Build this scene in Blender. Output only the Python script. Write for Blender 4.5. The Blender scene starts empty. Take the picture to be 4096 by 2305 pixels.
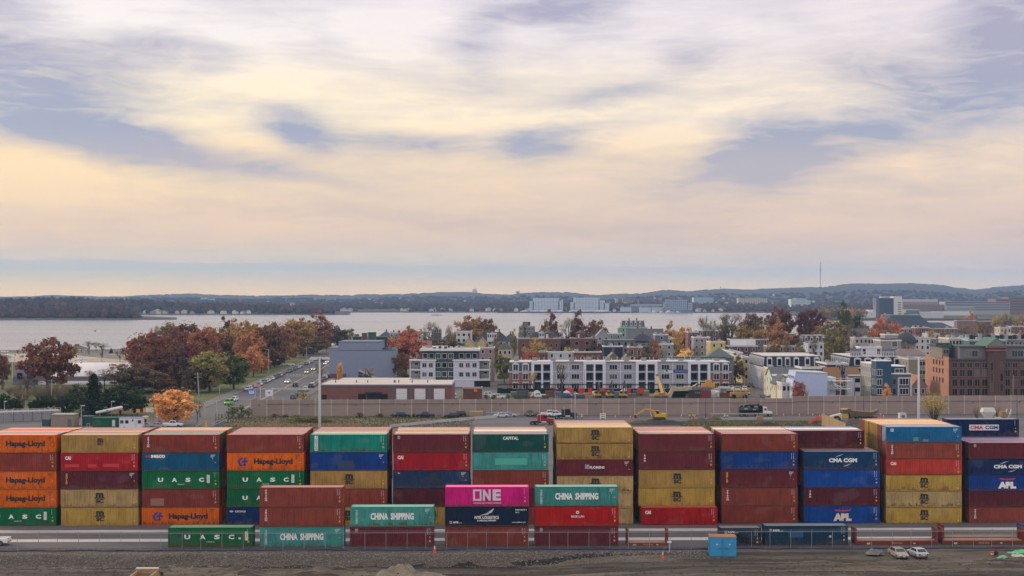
import bpy,bmesh,math,random
from mathutils import Vector,Matrix
C=bpy.context;D_=bpy.data;scene=C.scene;COL=scene.collection
R=math.radians;PI=math.pi;rnd=random.Random(7)
# ---------------------------------------------------------------- camera, light, sky
F=50/36*4096;H=36.3;HV=1190.0          # focal length and horizon row of the 4096 px photograph, camera height
cam=D_.objects.new('camera',D_.cameras.new('camera'));COL.objects.link(cam)
cam.location=(0,0,H);cam.rotation_euler=(R(90),0,0)
cam.data.lens=50;cam.data.sensor_width=36;cam.data.shift_y=(HV-1152.5)/4096
cam.data.clip_start=1;cam.data.clip_end=60000
scene.camera=cam
vs=scene.view_settings;vs.view_transform='Standard';vs.look='None';vs.exposure=0;vs.gamma=1
SUN_AZ,SUN_EL=-58.0,17.0
sd=D_.lights.new('sun','SUN');sd.energy=2.2;sd.angle=R(8);sd.color=(1.0,.78,.52)
sun=D_.objects.new('sun',sd);COL.objects.link(sun)
sv=Vector((math.sin(R(SUN_AZ))*math.cos(R(SUN_EL)),math.cos(R(SUN_AZ))*math.cos(R(SUN_EL)),math.sin(R(SUN_EL))))
sun.rotation_euler=sv.to_track_quat('Z','Y').to_euler();sun.location=(-120,300,150)

def s2l(c):
    f=lambda x: x/12.92 if x <= .04045 else ((x+.055)/1.055)**2.4
    return tuple(f(v/255) for v in c[:3])
def L(r,g,b,k=1.0): return tuple(min(1,v*k) for v in s2l((r,g,b)))

class NT:
    """small helper to wire shader nodes"""
    def __init__(s,tree): s.t=tree;s.n=tree.nodes;s.l=tree.links
    def node(s,typ,**kw):
        n=s.n.new(typ)
        for k,v in kw.items(): setattr(n,k,v)
        return n
    def put(s,sock,v):
        if isinstance(v,bpy.types.NodeSocket): s.l.new(v,sock)
        elif v is not None:
            if isinstance(v,tuple) and len(v) == 3 and sock.type == 'RGBA': v=(*v,1)
            sock.default_value=v
    def math(s,op,a,b=None,clamp=False):
        n=s.node('ShaderNodeMath',operation=op,use_clamp=clamp);s.put(n.inputs[0],a)
        if b is not None: s.put(n.inputs[1],b)
        return n.outputs[0]
    def vmath(s,op,a,b=None):
        n=s.node('ShaderNodeVectorMath',operation=op);s.put(n.inputs[0],a)
        if b is not None: s.put(n.inputs[1],b)
        return n.outputs['Value'] if op in ('LENGTH','DOT_PRODUCT') else n.outputs[0]
    def mix(s,f,a,b,mode='MIX'):
        n=s.node('ShaderNodeMix',data_type='RGBA',blend_type=mode)
        s.put(n.inputs[0],f);s.put(n.inputs[6],a);s.put(n.inputs[7],b);return n.outputs[2]
    def rng(s,v,a,b,c=0.0,d=1.0,smooth=False):
        n=s.node('ShaderNodeMapRange');n.interpolation_type='SMOOTHSTEP' if smooth else 'LINEAR'
        s.put(n.inputs[0],v);s.put(n.inputs[1],a);s.put(n.inputs[2],b);s.put(n.inputs[3],c);s.put(n.inputs[4],d)
        return n.outputs[0]
    def noise(s,vec,scale,detail=3,rough=.55,dim='3D',dist=0.0,w=None):
        n=s.node('ShaderNodeTexNoise',noise_dimensions=dim)
        if vec is not None: s.put(n.inputs['Vector'],vec)
        if w is not None: s.put(n.inputs['W'],w)
        n.inputs['Scale'].default_value=scale;n.inputs['Detail'].default_value=detail
        n.inputs['Roughness'].default_value=rough;n.inputs['Distortion'].default_value=dist
        return n.outputs['Fac']
    def mapping(s,vec,loc=(0,0,0),rot=(0,0,0),scale=(1,1,1),typ='POINT'):
        n=s.node('ShaderNodeMapping',vector_type=typ);s.put(n.inputs[0],vec)
        n.inputs[1].default_value=loc;n.inputs[2].default_value=rot;n.inputs[3].default_value=scale
        return n.outputs[0]
    def ramp(s,f,stops,interp='EASE'):
        n=s.node('ShaderNodeValToRGB');cr=n.color_ramp;cr.interpolation=interp
        while len(cr.elements) < len(stops): cr.elements.new(.5)
        for e,(p,c) in zip(cr.elements,stops): e.position=p;e.color=(*c,1)
        s.put(n.inputs[0],f);return n.outputs[0]
    def comb(s,x,y,z=0.0):
        n=s.node('ShaderNodeCombineXYZ')
        for i,v in enumerate((x,y,z)): s.put(n.inputs[i],v)
        return n.outputs[0]

def build_world():
    w=D_.worlds.new('World');scene.world=w;w.use_nodes=True
    n=NT(w.node_tree);n.n.clear()
    out=n.node('ShaderNodeOutputWorld')
    d=n.node('ShaderNodeTexCoord').outputs['Generated']
    sp=n.node('ShaderNodeSeparateXYZ');n.l.new(d,sp.inputs[0]);x,y,z=sp.outputs
    az=n.math('ARCTAN2',x,y);el=n.math('ARCSINE',z)
    # direction chart in degrees: azimuth, elevation
    A=n.math('MULTIPLY',az,57.2958);E=n.math('MULTIPLY',el,57.2958)
    P=n.comb(A,E)
    # wind-drawn warp
    w1=n.noise(n.mapping(P,scale=(.10,.28,1),rot=(0,0,R(7))),1.0,4,.55)
    w2=n.noise(n.mapping(P,loc=(31,7,2),scale=(.10,.28,1)),1.0,4,.55)
    wp=n.vmath('ADD',P,n.comb(n.math('MULTIPLY',n.math('SUBTRACT',w1,.5),4.5),
                                  n.math('MULTIPLY',n.math('SUBTRACT',w2,.5),1.5)))
    def spot(px,py,rx,ry,st,rot=0):
        a=math.degrees(math.atan((px*1.5901-2048)/F));e=math.degrees(math.atan((HV-py*1.5901)/F))
        q=n.mapping(wp,loc=(a,e,0),rot=(0,0,R(rot)),scale=(rx*.0155,ry*.0155,1),typ='TEXTURE')
        return n.rng(n.vmath('LENGTH',q),0.0,1.75,st,0.0,True)
    def total(lst):
        acc=None
        for b in lst:
            v=spot(*b);acc=v if acc is None else n.math('ADD',acc,v)
        return acc
    dark=total([(120,255,250,110,.85,-12),(340,375,260,50,.95,-10),(0,70,120,80,.55),(420,155,230,45,.55,-4),
                  (735,330,85,48,1.0,-10),(1010,368,230,34,.7,-3),(1395,362,150,52,1.1,8),(1500,240,170,30,.5,12),
                  (1195,100,65,90,.5,8),(1310,18,220,45,.65),(1900,375,130,90,.9,10),(1870,440,260,80,.65,4),(2200,400,300,45,.4),
                  (2130,340,140,22,.5,-4),(2450,245,330,100,.9,8),(2560,60,130,120,.75),(1750,150,80,45,.4),
                  (2150,185,140,35,.4,-6),(2350,475,260,20,.4),(1000,545,300,24,.28,-8),(1450,20,130,60,.5),
                  (1700,580,400,28,.25,-4),(700,430,240,24,.35,-10)])
    lite=total([(965,85,110,60,1.0),(690,130,110,45,.8),(330,50,230,45,.7,-6),(760,215,330,45,.6,-5),
                  (110,455,330,70,.5,-8),(1210,312,230,38,.7,3),(1610,350,270,40,.7,-2),(2230,425,150,30,.7),
                  (1490,262,140,26,.6,8),(1080,60,220,70,.6),(1960,280,260,40,.5),(2250,100,260,60,.35),(550,340,150,26,.6,-8)])
    st=n.noise(n.mapping(P,scale=(.055,.34,1),rot=(0,0,R(-5))),1.0,7,.62,dist=.6)
    st2=n.noise(n.mapping(P,loc=(5,3,0),scale=(.16,.95,1),rot=(0,0,R(6))),1.0,6,.6,dist=.4)
    st3=n.noise(n.mapping(wp,loc=(9,1,4),scale=(.42,2.0,1),rot=(0,0,R(9))),1.0,5,.62,dist=1.2)
    t=n.math('ADD',n.math('SUBTRACT',n.math('MULTIPLY',dark,n.rng(st3,.30,.70,.86,1.36)),n.math('MULTIPLY',lite,n.rng(st2,.3,.7,.8,.35))),
               n.math('ADD',n.math('MULTIPLY',n.math('SUBTRACT',st,.5),1.15),n.math('ADD',n.math('MULTIPLY',n.math('SUBTRACT',st2,.5),1.0),n.math('MULTIPLY',n.math('SUBTRACT',st3,.5),.55))))
    t=n.rng(t,-.32,1.02,0,1)
    e01=n.rng(E,0,12.5)
    k=lambda *c: L(*c)
    brightL=n.ramp(e01,[(0,k(250,226,186)),(.10,k(242,220,184)),(.22,k(246,210,174)),(.42,k(254,222,174)),(.62,k(255,236,200)),(.85,k(246,236,230)),(1,k(240,230,234))])
    brightR=n.ramp(e01,[(0,k(226,208,196)),(.10,k(226,204,190)),(.22,k(234,202,180)),(.42,k(246,216,186)),(.62,k(252,232,210)),(.85,k(238,226,226)),(1,k(230,218,226))])
    darkC=n.ramp(e01,[(0,k(176,176,184)),(.22,k(192,174,168)),(.40,k(182,174,180)),(.55,k(160,164,184)),(.8,k(168,164,184)),(1,k(176,170,190))])
    lr=n.rng(A,-20,20,0,1)
    col=n.mix(t,n.mix(lr,brightL,brightR),darkC)
    # low grey-blue bank with a ragged top edge
    bank=n.math('ADD',E,n.math('ADD',n.math('MULTIPLY',n.math('SUBTRACT',n.noise(n.mapping(P,scale=(.35,2.2,1)),1.0,5,.6),.5),.50),n.math('MULTIPLY',A,.008)))
    bf=n.math('MULTIPLY',n.rng(bank,1.38,1.16,0,1,True),n.rng(E,-.2,1.0,.15,.85))
    col=n.mix(bf,col,n.mix(lr,k(198,198,190),k(194,192,194)))
    # brighter air close to the horizon, warmest on the left
    hz=n.rng(E,1.5,.1,0,1,True)
    col=n.mix(hz,col,n.mix(1,col,n.mix(lr,(1.58,1.20,.70),(1.34,1.12,.90)),'MULTIPLY'))
    # the rest of the dome: unseen pale cloud, brightened to light camera-facing surfaces
    fr=n.math('MULTIPLY',n.rng(y,.90,.55,1,0,True),1.0) if False else n.rng(y,.55,.90,0,1,True)
    up=n.rng(E,13,30,1,0,True)
    infront=n.math('MULTIPLY',fr,up)
    cn=n.noise(n.mapping(d,scale=(2.2,2.2,4)),1.0,5,.6)
    rest=n.mix(n.rng(cn,.35,.65),(.85,.82,.85),(1.14,1.08,1.04))
    col=n.mix(infront,rest,col)
    bg=n.node('ShaderNodeBackground');n.put(bg.inputs[0],col);bg.inputs[1].default_value=1.19
    sky=n.node('ShaderNodeTexSky',sky_type='NISHITA');sky.sun_disc=False
    sky.sun_elevation=R(SUN_EL);sky.sun_rotation=R(SUN_AZ);sky.air_density=1.0;sky.dust_density=1.5
    bs=n.node('ShaderNodeBackground');n.l.new(sky.outputs[0],bs.inputs[0]);bs.inputs[1].default_value=.08
    mx=n.node('ShaderNodeMixShader');mx.inputs[0].default_value=.92
    n.l.new(bs.outputs[0],mx.inputs[1]);n.l.new(bg.outputs[0],mx.inputs[2]);n.l.new(mx.outputs[0],out.inputs[0])
    w.cycles.sampling_method='MANUAL';w.cycles.sample_map_resolution=512
build_world()
scene.cycles.max_bounces=6;scene.cycles.diffuse_bounces=3;scene.cycles.glossy_bounces=3
scene.cycles.transparent_max_bounces=8;scene.cycles.volume_bounces=0;scene.cycles.use_denoising=True

# ---------------------------------------------------------------- photo pixel -> place
def X(u,d): return (u-2048)/F*d
def Zv(v,d): return H-(v-HV)/F*d
def gd(v,z=0.0): return (H-z)*F/(v-HV)
def G(u,v,z=0.0):
    d=gd(v,z);return Vector((X(u,d),d,z))
def T(i,x,y): return (1024*i+x/2.41699,1120+y/2.41667)
def B(i,x,y): return (1024*i+x/2.18066,1640+y/2.18045)

# ---------------------------------------------------------------- object helpers
def tag(o,label=None,cat=None,group=None,kind=None):
    if label: o['label']=label
    if cat: o['category']=cat
    if group: o['group']=group
    if kind: o['kind']=kind
    return o
def thing(name,label,cat,loc=(0,0,0),rz=0.0,group=None,scale=1.0):
    o=D_.objects.new(name,None);COL.objects.link(o);o.empty_display_size=.2
    o.location=loc;o.rotation_euler=(0,0,rz);o.scale=(scale,)*3
    return tag(o,label,cat,group)
def link(name,me,parent=None,color=None,loc=None,rot=None,scale=None):
    o=D_.objects.new(name,me);COL.objects.link(o)
    if parent is not None: o.parent=parent
    if color is not None: o.color=(*color[:3],1)
    if loc is not None: o.location=loc
    if rot is not None: o.rotation_euler=rot
    if scale is not None: o.scale=scale if isinstance(scale,(tuple,list)) else (scale,)*3
    return o
def copy_tree(o,parent=None):
    c=o.copy();COL.objects.link(c)
    if parent is not None: c.parent=parent
    for ch in o.children: copy_tree(ch,c)
    return c

class MB:
    """collects shapes, builds one mesh"""
    def __init__(s): s.v=[];s.f=[];s.m=[];s.mi=0
    def add(s,vs,fs):
        o=len(s.v);s.v += [tuple(p) for p in vs];s.f += [tuple(o+i for i in f) for f in fs];s.m += [s.mi]*len(fs);return s
    def mat(s,i): s.mi=i;return s
    def box(s,x0,x1,y0,y1,z0,z1,tx=0.0,ty=0.0):
        return s.add([(x0,y0,z0),(x1,y0,z0),(x1,y1,z0),(x0,y1,z0),(x0+tx,y0+ty,z1),(x1-tx,y0+ty,z1),(x1-tx,y1-ty,z1),(x0+tx,y1-ty,z1)],
                     [(0,3,2,1),(4,5,6,7),(0,1,5,4),(1,2,6,5),(2,3,7,6),(3,0,4,7)])
    def cbox(s,cx,cy,cz,sx,sy,sz): return s.box(cx-sx/2,cx+sx/2,cy-sy/2,cy+sy/2,cz-sz/2,cz+sz/2)
    def tube(s,p,q,r0,r1=None,n=8,caps=True):
        r1=r0 if r1 is None else r1;p=Vector(p);q=Vector(q);a=q-p
        if a.length < 1e-6: return s
        a.normalize();u=a.cross(Vector((0,0,1)) if abs(a.z) < .9 else Vector((1,0,0))).normalized();w=a.cross(u)
        vs=[c+(u*math.cos(2*PI*i/n)+w*math.sin(2*PI*i/n))*r for c,r in ((p,r0),(q,r1)) for i in range(n)]
        fs=[(i,(i+1) % n,n+(i+1) % n,n+i) for i in range(n)]
        if caps: fs += [tuple(range(n-1,-1,-1)),tuple(range(n,2*n))]
        return s.add(vs,fs)
    def bar(s,p,q,w,h=None,up=(0,0,1)):
        h=w if h is None else h;p=Vector(p);q=Vector(q);a=(q-p).normalized();up=Vector(up)
        if abs(a.dot(up)) > .98: up=Vector((1,0,0))
        u=a.cross(up).normalized()*w/2;k=u.cross(a).normalized()*h/2
        return s.add([p-u-k,p+u-k,p+u+k,p-u+k,q-u-k,q+u-k,q+u+k,q-u+k],
                     [(0,1,2,3),(7,6,5,4),(0,4,5,1),(1,5,6,2),(2,6,7,3),(3,7,4,0)])
    def prism(s,pts,y0,y1,axis='y'):
        """polygon in (a, z), extruded along y (or x)"""
        n=len(pts);P=(lambda a,z,t: (a,t,z)) if axis == 'y' else ((lambda a,z,t: (t,a,z)) if axis == 'x' else (lambda a,z,t: (a,z,t)))
        vs=[P(a,z,y0) for a,z in pts]+[P(a,z,y1) for a,z in pts]
        return s.add(vs,[tuple(range(n)),tuple(range(2*n-1,n-1,-1))]+[(i,n+i,n+(i+1) % n,(i+1) % n) for i in range(n)])
    def loft(s,rings,close=True):
        n=len(rings[0]);o=[p for r in rings for p in r];fs=[]
        for k in range(len(rings)-1):
            fs += [(k*n+i,k*n+(i+1) % n,(k+1)*n+(i+1) % n,(k+1)*n+i) for i in range(n)]
        if close: fs += [tuple(range(n-1,-1,-1)),tuple(range((len(rings)-1)*n,len(rings)*n))]
        return s.add(o,fs)
    def ball(s,c,r,nu=8,nv=5,sz=1.0):
        c=Vector(c);rings=[]
        for j in range(1,nv):
            a=PI*j/nv;rings.append([c+Vector((math.sin(a)*math.cos(2*PI*i/nu),math.sin(a)*math.sin(2*PI*i/nu),-math.cos(a)*sz))*r for i in range(nu)])
        return s.loft(rings)
    def quad(s,a,b,c,d): return s.add([a,b,c,d],[(0,1,2,3)])
    def move(s,M,start=0):
        for i in range(start,len(s.v)): s.v[i]=tuple(M @ Vector(s.v[i]))
        return s
    def mesh(s,name,mats,smooth=False,fix=True):
        me=D_.meshes.new(name);me.from_pydata(s.v,[],s.f)
        for m in (mats if isinstance(mats,(list,tuple)) else [mats]): me.materials.append(m)
        if max(s.m,default=0) > 0: me.polygons.foreach_set('material_index',s.m)
        if fix:
            bm=bmesh.new();bm.from_mesh(me);bmesh.ops.recalc_face_normals(bm,faces=bm.faces);bm.to_mesh(me);bm.free()
        if smooth: me.polygons.foreach_set('use_smooth',[True]*len(me.polygons))
        me.update();return me
    def build(s,name,mats,parent=None,color=None,smooth=False,loc=None,rot=None,fix=True):
        return link(name,s.mesh(name,mats,smooth,fix),parent,color,loc,rot)

# ---------------------------------------------------------------- materials
MATS={}
def new_mat(name):
    m=D_.materials.new(name);m.use_nodes=True;n=NT(m.node_tree);b=n.n['Principled BSDF'];MATS[name]=m
    return m,n,b
def bump(n,b,h,strength=.4,dist=.05):
    k=n.node('ShaderNodeBump');k.inputs['Strength'].default_value=strength;k.inputs['Distance'].default_value=dist
    n.put(k.inputs['Height'],h);n.l.new(k.outputs[0],b.inputs['Normal'])
def ocol(n):
    i=n.node('ShaderNodeObjectInfo');return i.outputs['Color'],i.outputs['Random']
def obj_co(n): return n.node('ShaderNodeTexCoord').outputs['Object']
def world_co(n): return n.node('ShaderNodeNewGeometry').outputs['Position']
def m_tinted(name,rough=.5,var=.12,scale=1.5,metal=0.0,spec=.5,dirt=.0,dirtc=(.06,.05,.045)):
    """colour of the object with a little soft wear"""
    m,n,b=new_mat(name);c,r=ocol(n);co=obj_co(n)
    f=n.noise(co,scale,5,.6)
    col=n.mix(1.0,c,n.mix(f,(1-var,)*3,(1+var*.6,)*3),'MULTIPLY')
    if dirt: col=n.mix(n.rng(n.noise(co,scale*.6,6,.7,w=r,dim='4D'),.52,.78,0,dirt),col,dirtc)
    n.put(b.inputs['Base Color'],col);b.inputs['Roughness'].default_value=rough;b.inputs['Metallic'].default_value=metal
    b.inputs['Specular IOR Level'].default_value=spec
    return m
m_tinted('paint',.45);m_tinted('matte',.85,.15,.8,spec=.25);m_tinted('plain',.6,.03)
m_tinted('metal',.4,.15,2,.8);m_tinted('worn',.6,.2,1.2,dirt=.6);m_tinted('carpaint',.22,.04,1)
m_tinted('roofing',.8,.22,.35,spec=.3,dirt=.35,dirtc=(.12,.11,.10));m_tinted('rubber',.8,.2,4)

def m_container():
    m,n,b=new_mat('container_paint');c,r=ocol(n);co=obj_co(n)
    sep=n.node('ShaderNodeSeparateXYZ');n.l.new(co,sep.inputs[0])
    big=n.noise(co,.55,4,.6,'4D',w=n.math('MULTIPLY',r,40))
    col=n.mix(1.0,c,n.mix(n.rng(big,.3,.7),(.72,.71,.72),(1.12,1.11,1.09)),'MULTIPLY')
    # faded patches where the paint was touched up
    touched=n.rng(n.noise(n.mapping(co,scale=(.35,.35,.5)),1,2,.4,'4D',w=n.math('MULTIPLY',r,91)),.60,.66,0,.16)
    col=n.mix(touched,col,n.mix(.5,c,(.34,.33,.32)))
    # vertical rain streaks
    stk=n.noise(n.mapping(co,scale=(5,5,.35)),1,4,.65,'4D',w=n.math('MULTIPLY',r,17))
    col=n.mix(n.rng(stk,.48,.74,0,.75),col,n.mix(1,col,(.42,.35,.31),'MULTIPLY'))
    # rust creeping up from the bottom rail and speckled over the panels
    low=n.rng(sep.outputs[2],.10,1.0,1,0)
    rs=n.noise(n.mapping(co,scale=(2.4,2.4,1.2)),1,6,.75,'4D',w=n.math('MULTIPLY',r,63))
    amount=n.math('MULTIPLY',n.rng(n.math('ADD',rs,n.math('MULTIPLY',low,.17)),.57,.69),n.rng(r,.15,.95,.15,.95))
    col=n.mix(amount,col,n.mix(rs,(.05,.022,.012),(.16,.07,.032)))
    n.put(b.inputs['Base Color'],col);n.put(b.inputs['Roughness'],n.rng(rs,.3,.8,.36,.62));b.inputs['Specular IOR Level'].default_value=.14
    return m
m_container()
def m_croof():
    m,n,b=new_mat('container_roof');c,r=ocol(n);co=obj_co(n)
    g=n.noise(n.mapping(co,scale=(.8,.8,1)),1,6,.7,'4D',w=n.math('MULTIPLY',r,40))
    chalk_sheen=n.mix(1,n.mix(1,c,(1.55,1.5,1.45),'MULTIPLY'),(.13,.105,.082),'ADD')  # faded paint, lightened further to put the sky's reflection into the colour
    n.put(b.inputs['Base Color'],n.mix(n.rng(g,.42,.8,0,.4),chalk_sheen,n.mix(1,chalk_sheen,(.6,.55,.52),'MULTIPLY')));n.put(b.inputs['Roughness'],n.rng(g,.3,.7,.30,.5));b.inputs['Specular IOR Level'].default_value=.6
m_croof()
def m_wallkind(name,kind):
    m,n,b=new_mat(name);c,r=ocol(n);co=obj_co(n)
    sep=n.node('ShaderNodeSeparateXYZ');n.l.new(co,sep.inputs[0])
    if kind == 'brick':
        # running bond on whichever way the wall faces
        run=n.math('ADD',sep.outputs[0],sep.outputs[1])
        t=n.node('ShaderNodeTexBrick');n.put(t.inputs['Vector'],n.comb(run,sep.outputs[2]));t.inputs['Scale'].default_value=1.0
        t.inputs['Brick Width'].default_value=.42;t.inputs['Row Height'].default_value=.15;t.inputs['Mortar Size'].default_value=.018
        n.put(t.inputs['Color1'],n.mix(1,c,(.78,.74,.74),'MULTIPLY'));n.put(t.inputs['Color2'],n.mix(1,c,(1.10,1.06,1.04),'MULTIPLY'));n.put(t.inputs['Mortar'],n.mix(.5,c,(.3,.29,.28)))
        col=n.mix(n.rng(n.noise(co,.35,5,.65),.4,.75,0,.45),t.outputs[0],n.mix(1,c,(.6,.58,.6),'MULTIPLY'));rough=.85
    elif kind == 'siding':
        lap=n.math('FRACT',n.math('MULTIPLY',sep.outputs[2],1/.18))
        col=n.mix(n.rng(lap,.80,1,0,.35),c,n.mix(1,c,(.45,.45,.45),'MULTIPLY'))
        col=n.mix(n.rng(n.noise(n.mapping(co,scale=(.6,.6,.2)),1,5,.6),.45,.8,0,.3),col,n.mix(1,c,(.72,.70,.68),'MULTIPLY'));rough=.6
    elif kind == 'panels':
        lap=n.math('FRACT',n.math('MULTIPLY',sep.outputs[2],1/1.06));
        g=n.noise(n.mapping(co,scale=(.15,.15,.8)),1,5,.6)
        col=n.mix(n.rng(lap,.93,.99,0,.4),n.mix(1,c,n.mix(g,(.66,.65,.65),(1.2,1.19,1.17)),'MULTIPLY'),n.mix(1,c,(.5,.5,.5),'MULTIPLY'));rough=.85
    elif kind == 'shingle':
        rw=n.math('FRACT',n.math('MULTIPLY',sep.outputs[2],1/.22))
        g=n.noise(co,2.5,4,.7)
        col=n.mix(n.rng(rw,.7,1,0,.3),n.mix(1,c,n.mix(g,(.7,.7,.7),(1.35,1.33,1.3)),'MULTIPLY'),n.mix(1,c,(.5,.5,.5),'MULTIPLY'));rough=.8
    n.put(b.inputs['Base Color'],col);b.inputs['Roughness'].default_value=rough;b.inputs['Specular IOR Level'].default_value=.3
    return m
for k in ('brick','siding','panels','shingle'): m_wallkind(k,k)
def m_glass():
    m,n,b=new_mat('glass');c,r=ocol(n)
    col=n.mix(n.math('POWER',r,5.0),(.010,.013,.015),(.13,.12,.11))     # some panes have a blind drawn behind them
    n.put(b.inputs['Base Color'],col);b.inputs['Roughness'].default_value=.07;b.inputs['Specular IOR Level'].default_value=.35
    m,n,b=new_mat('vehicle_glass');b.inputs['Base Color'].default_value=(.015,.018,.02,1);b.inputs['Roughness'].default_value=.05
m_glass()
def m_leaf():
    m,n,b=new_mat('leaf');c,r=ocol(n)
    isl=n.node('ShaderNodeNewGeometry').outputs['Random Per Island'];co=obj_co(n)
    cl=n.noise(co,5.5,3,.6,'4D',w=n.math('MULTIPLY',r,30))
    v=n.math('ADD',n.math('MULTIPLY',isl,.9),n.math('MULTIPLY',n.math('SUBTRACT',cl,.5),2.0))
    col=n.mix(1,c,n.mix(n.rng(v,-.2,1.2),(.48,.43,.38),(1.85,1.66,1.38)),'MULTIPLY')
    hs=n.node('ShaderNodeHueSaturation');n.put(hs.inputs['Color'],col);hs.inputs['Saturation'].default_value=.82;n.put(hs.inputs['Hue'],n.rng(cl,.25,.75,.478,.522))
    n.put(b.inputs['Base Color'],hs.outputs[0]);b.inputs['Roughness'].default_value=.7;b.inputs['Specular IOR Level'].default_value=.15
    tr=n.node('ShaderNodeBsdfTranslucent');n.put(tr.inputs[0],hs.outputs[0])
    mx=n.node('ShaderNodeMixShader');mx.inputs[0].default_value=.22
    n.l.new(b.outputs[0],mx.inputs[1]);n.l.new(tr.outputs[0],mx.inputs[2]);n.l.new(mx.outputs[0],n.n['Material Output'].inputs[0])
    m,n,b=new_mat('bark');c,r=ocol(n)
    n.put(b.inputs['Base Color'],n.mix(n.noise(obj_co(n),14,4,.7),(.035,.028,.024),(.13,.105,.088)));b.inputs['Roughness'].default_value=.9
m_leaf()
def m_ground(name,cols,scale,stretch=(1,1,1),rough=.9,bumps=.5,bd=.08,fine=6.0,rr=None):
    """ground of three mixed tones, laid out in world metres"""
    m,n,b=new_mat(name);p=n.mapping(world_co(n),scale=stretch)
    a=n.noise(p,scale,7,.65,dist=.5);f=n.noise(p,scale*fine,5,.7)
    col=n.ramp(n.math('ADD',n.math('MULTIPLY',a,.72),n.math('MULTIPLY',f,.28)),[(.30,cols[0]),(.5,cols[1]),(.70,cols[2])],'LINEAR')
    n.put(b.inputs['Base Color'],col)
    if rr: n.put(b.inputs['Roughness'],n.rng(a,rr[0],rr[1],rr[2],rr[3]))
    else: b.inputs['Roughness'].default_value=rough
    b.inputs['Specular IOR Level'].default_value=.3
    bump(n,b,f,bumps,bd);return m
m_ground('asphalt',[(.070,.066,.072),(.105,.098,.102),(.150,.140,.142)],.12,(.35,1.4,1),.85,.2,.02,14)
m_ground('yard_concrete',[(.34,.31,.31),(.48,.44,.44),(.60,.55,.55)],.25,(.3,1,1),.8,.15,.02,10)
m_ground('gravel',[(.040,.032,.026),(.100,.082,.068),(.205,.175,.15)],2.6,(1,1,1),.95,1.0,.15,4)
m_ground('tan_soil',[(.12,.095,.07),(.22,.18,.14),(.33,.28,.22)],.9,(1,1,1),.95,1.0,.15,6)
m_ground('dirt',[(.022,.017,.013),(.092,.071,.053),(.20,.16,.122)],.16,(.28,1.5,1),.9,1.0,.22,8)
m_ground('mud',[(.012,.010,.008),(.046,.036,.028),(.15,.122,.10)],.20,(.22,1.8,1),.8,1.0,.22,7,(.3,.45,.22,.9))
m_ground('verge',[(.045,.045,.022),(.105,.092,.050),(.20,.175,.115)],.16,(.5,1,1),.95,.8,.15,8)
m_ground('lawn',[(.035,.036,.018),(.062,.066,.022),(.11,.100,.042)],.10,(1,1,1),.95,.6,.1,10)
m_ground('walkway',[(.11,.10,.093),(.15,.137,.127),(.20,.18,.165)],.2,(1,1,1),.9,.2,.05,8)
m_ground('city_ground',[(.06,.058,.056),(.11,.102,.095),(.17,.15,.13)],.05,(1,1,1),.9,.3,.1,10)
m_ground('sand',[(.24,.20,.16),(.34,.29,.23),(.44,.38,.31)],.05,(1,1,1),.9,.3,.1,8)
m_ground('wood_floor',[(.034,.026,.025),(.055,.038,.034),(.085,.056,.042)],.012,(1,.5,1),.95,.8,2.0,7)
m_ground('puddled',[(.03,.03,.03),(.06,.055,.05),(.10,.095,.09)],.3,(.3,1,1),.3,.3,.05,6)
def m_water():
    m,n,b=new_mat('water');b.inputs['Base Color'].default_value=(.22,.20,.20,1)
    b.inputs['Roughness'].default_value=.22;b.inputs['IOR'].default_value=1.33
    p=world_co(n)
    h=n.math('ADD',n.noise(n.mapping(p,scale=(.05,.12,1)),1,6,.65),n.math('MULTIPLY',n.noise(n.mapping(p,scale=(.004,.02,1)),1,4,.6),1.5))
    bump(n,b,n.math('MULTIPLY',h,n.rng(n.noise(n.mapping(p,scale=(.0016,.016,1)),1,4,.6),.3,.7,.4,1.6)),.42,.9)
    lanes=n.noise(n.mapping(p,scale=(.0011,.011,1)),1,5,.6)                  # slicks and wind lanes
    n.put(b.inputs['Roughness'],n.rng(lanes,.35,.65,.17,.24))
m_water()
P_=lambda k: MATS[k]
# ================================================================ SETTING: land, water, roads
from mathutils import noise as mn
YA=R(1.0);Y0=227.1                                   # the yard's rows run one degree off square
ca,sa=math.cos(YA),math.sin(YA)
def Y(x,y,z=0.0): return Vector((x*ca-y*sa,Y0+x*sa+y*ca,z))
def yard_x(u,y=0.0,z=0):                                 # yard x of photo column u on the line y
    lo,hi=-200.0,200.0
    for _ in range(50):
        m=(lo+hi)/2;p=Y(m,y)
        if 2048+p.x/p.y*F < u: lo=m
        else: hi=m
    return (lo+hi)/2
def structure(o): o['kind']='structure';return o
def sheet(name,pts,mat,z,th=0.0):
    mb=MB()
    if th: mb.prism([(p[0],p[1]) for p in pts],z-th,z,'z')
    else: mb.add([(p[0],p[1],z) for p in pts],[tuple(range(len(pts)))])
    o=structure(mb.build(name,P_(mat)))
    return o
def pix(*uv): return [G(u,v) for u,v in uv]

# one ground sheet from the yard to the shore
shore=[(-1400,905),(-500,950),(-330,965),(-200,1010),(-60,1120),(60,1190),(200,1290),(330,1480),(430,1660),(620,1790),(900,1800),(1500,1700)]
sheet('ground',[(-1400,206),(-300,206)]+[tuple(Y(x,-20.6)[:2]) for x in (-150,150)]+[(500,212),(1500,212)]+shore[::-1],'city_ground',0.0)
mb=MB();m_=20
mb.add([(-9000,60,-1.5),(9000,60,-1.5),(9000,9800,-1.5),(-9000,9800,-1.5)],[(0,1,2,3)])
structure(mb.build('water',P_('water')))
# sea wall along the near shore
mb=MB()
for a,b in zip(shore,shore[1:]): mb.bar((*a,-.75),(*b,-.75),1.6,2.2)
structure(mb.build('shore_wall',P_('gravel')))

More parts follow.
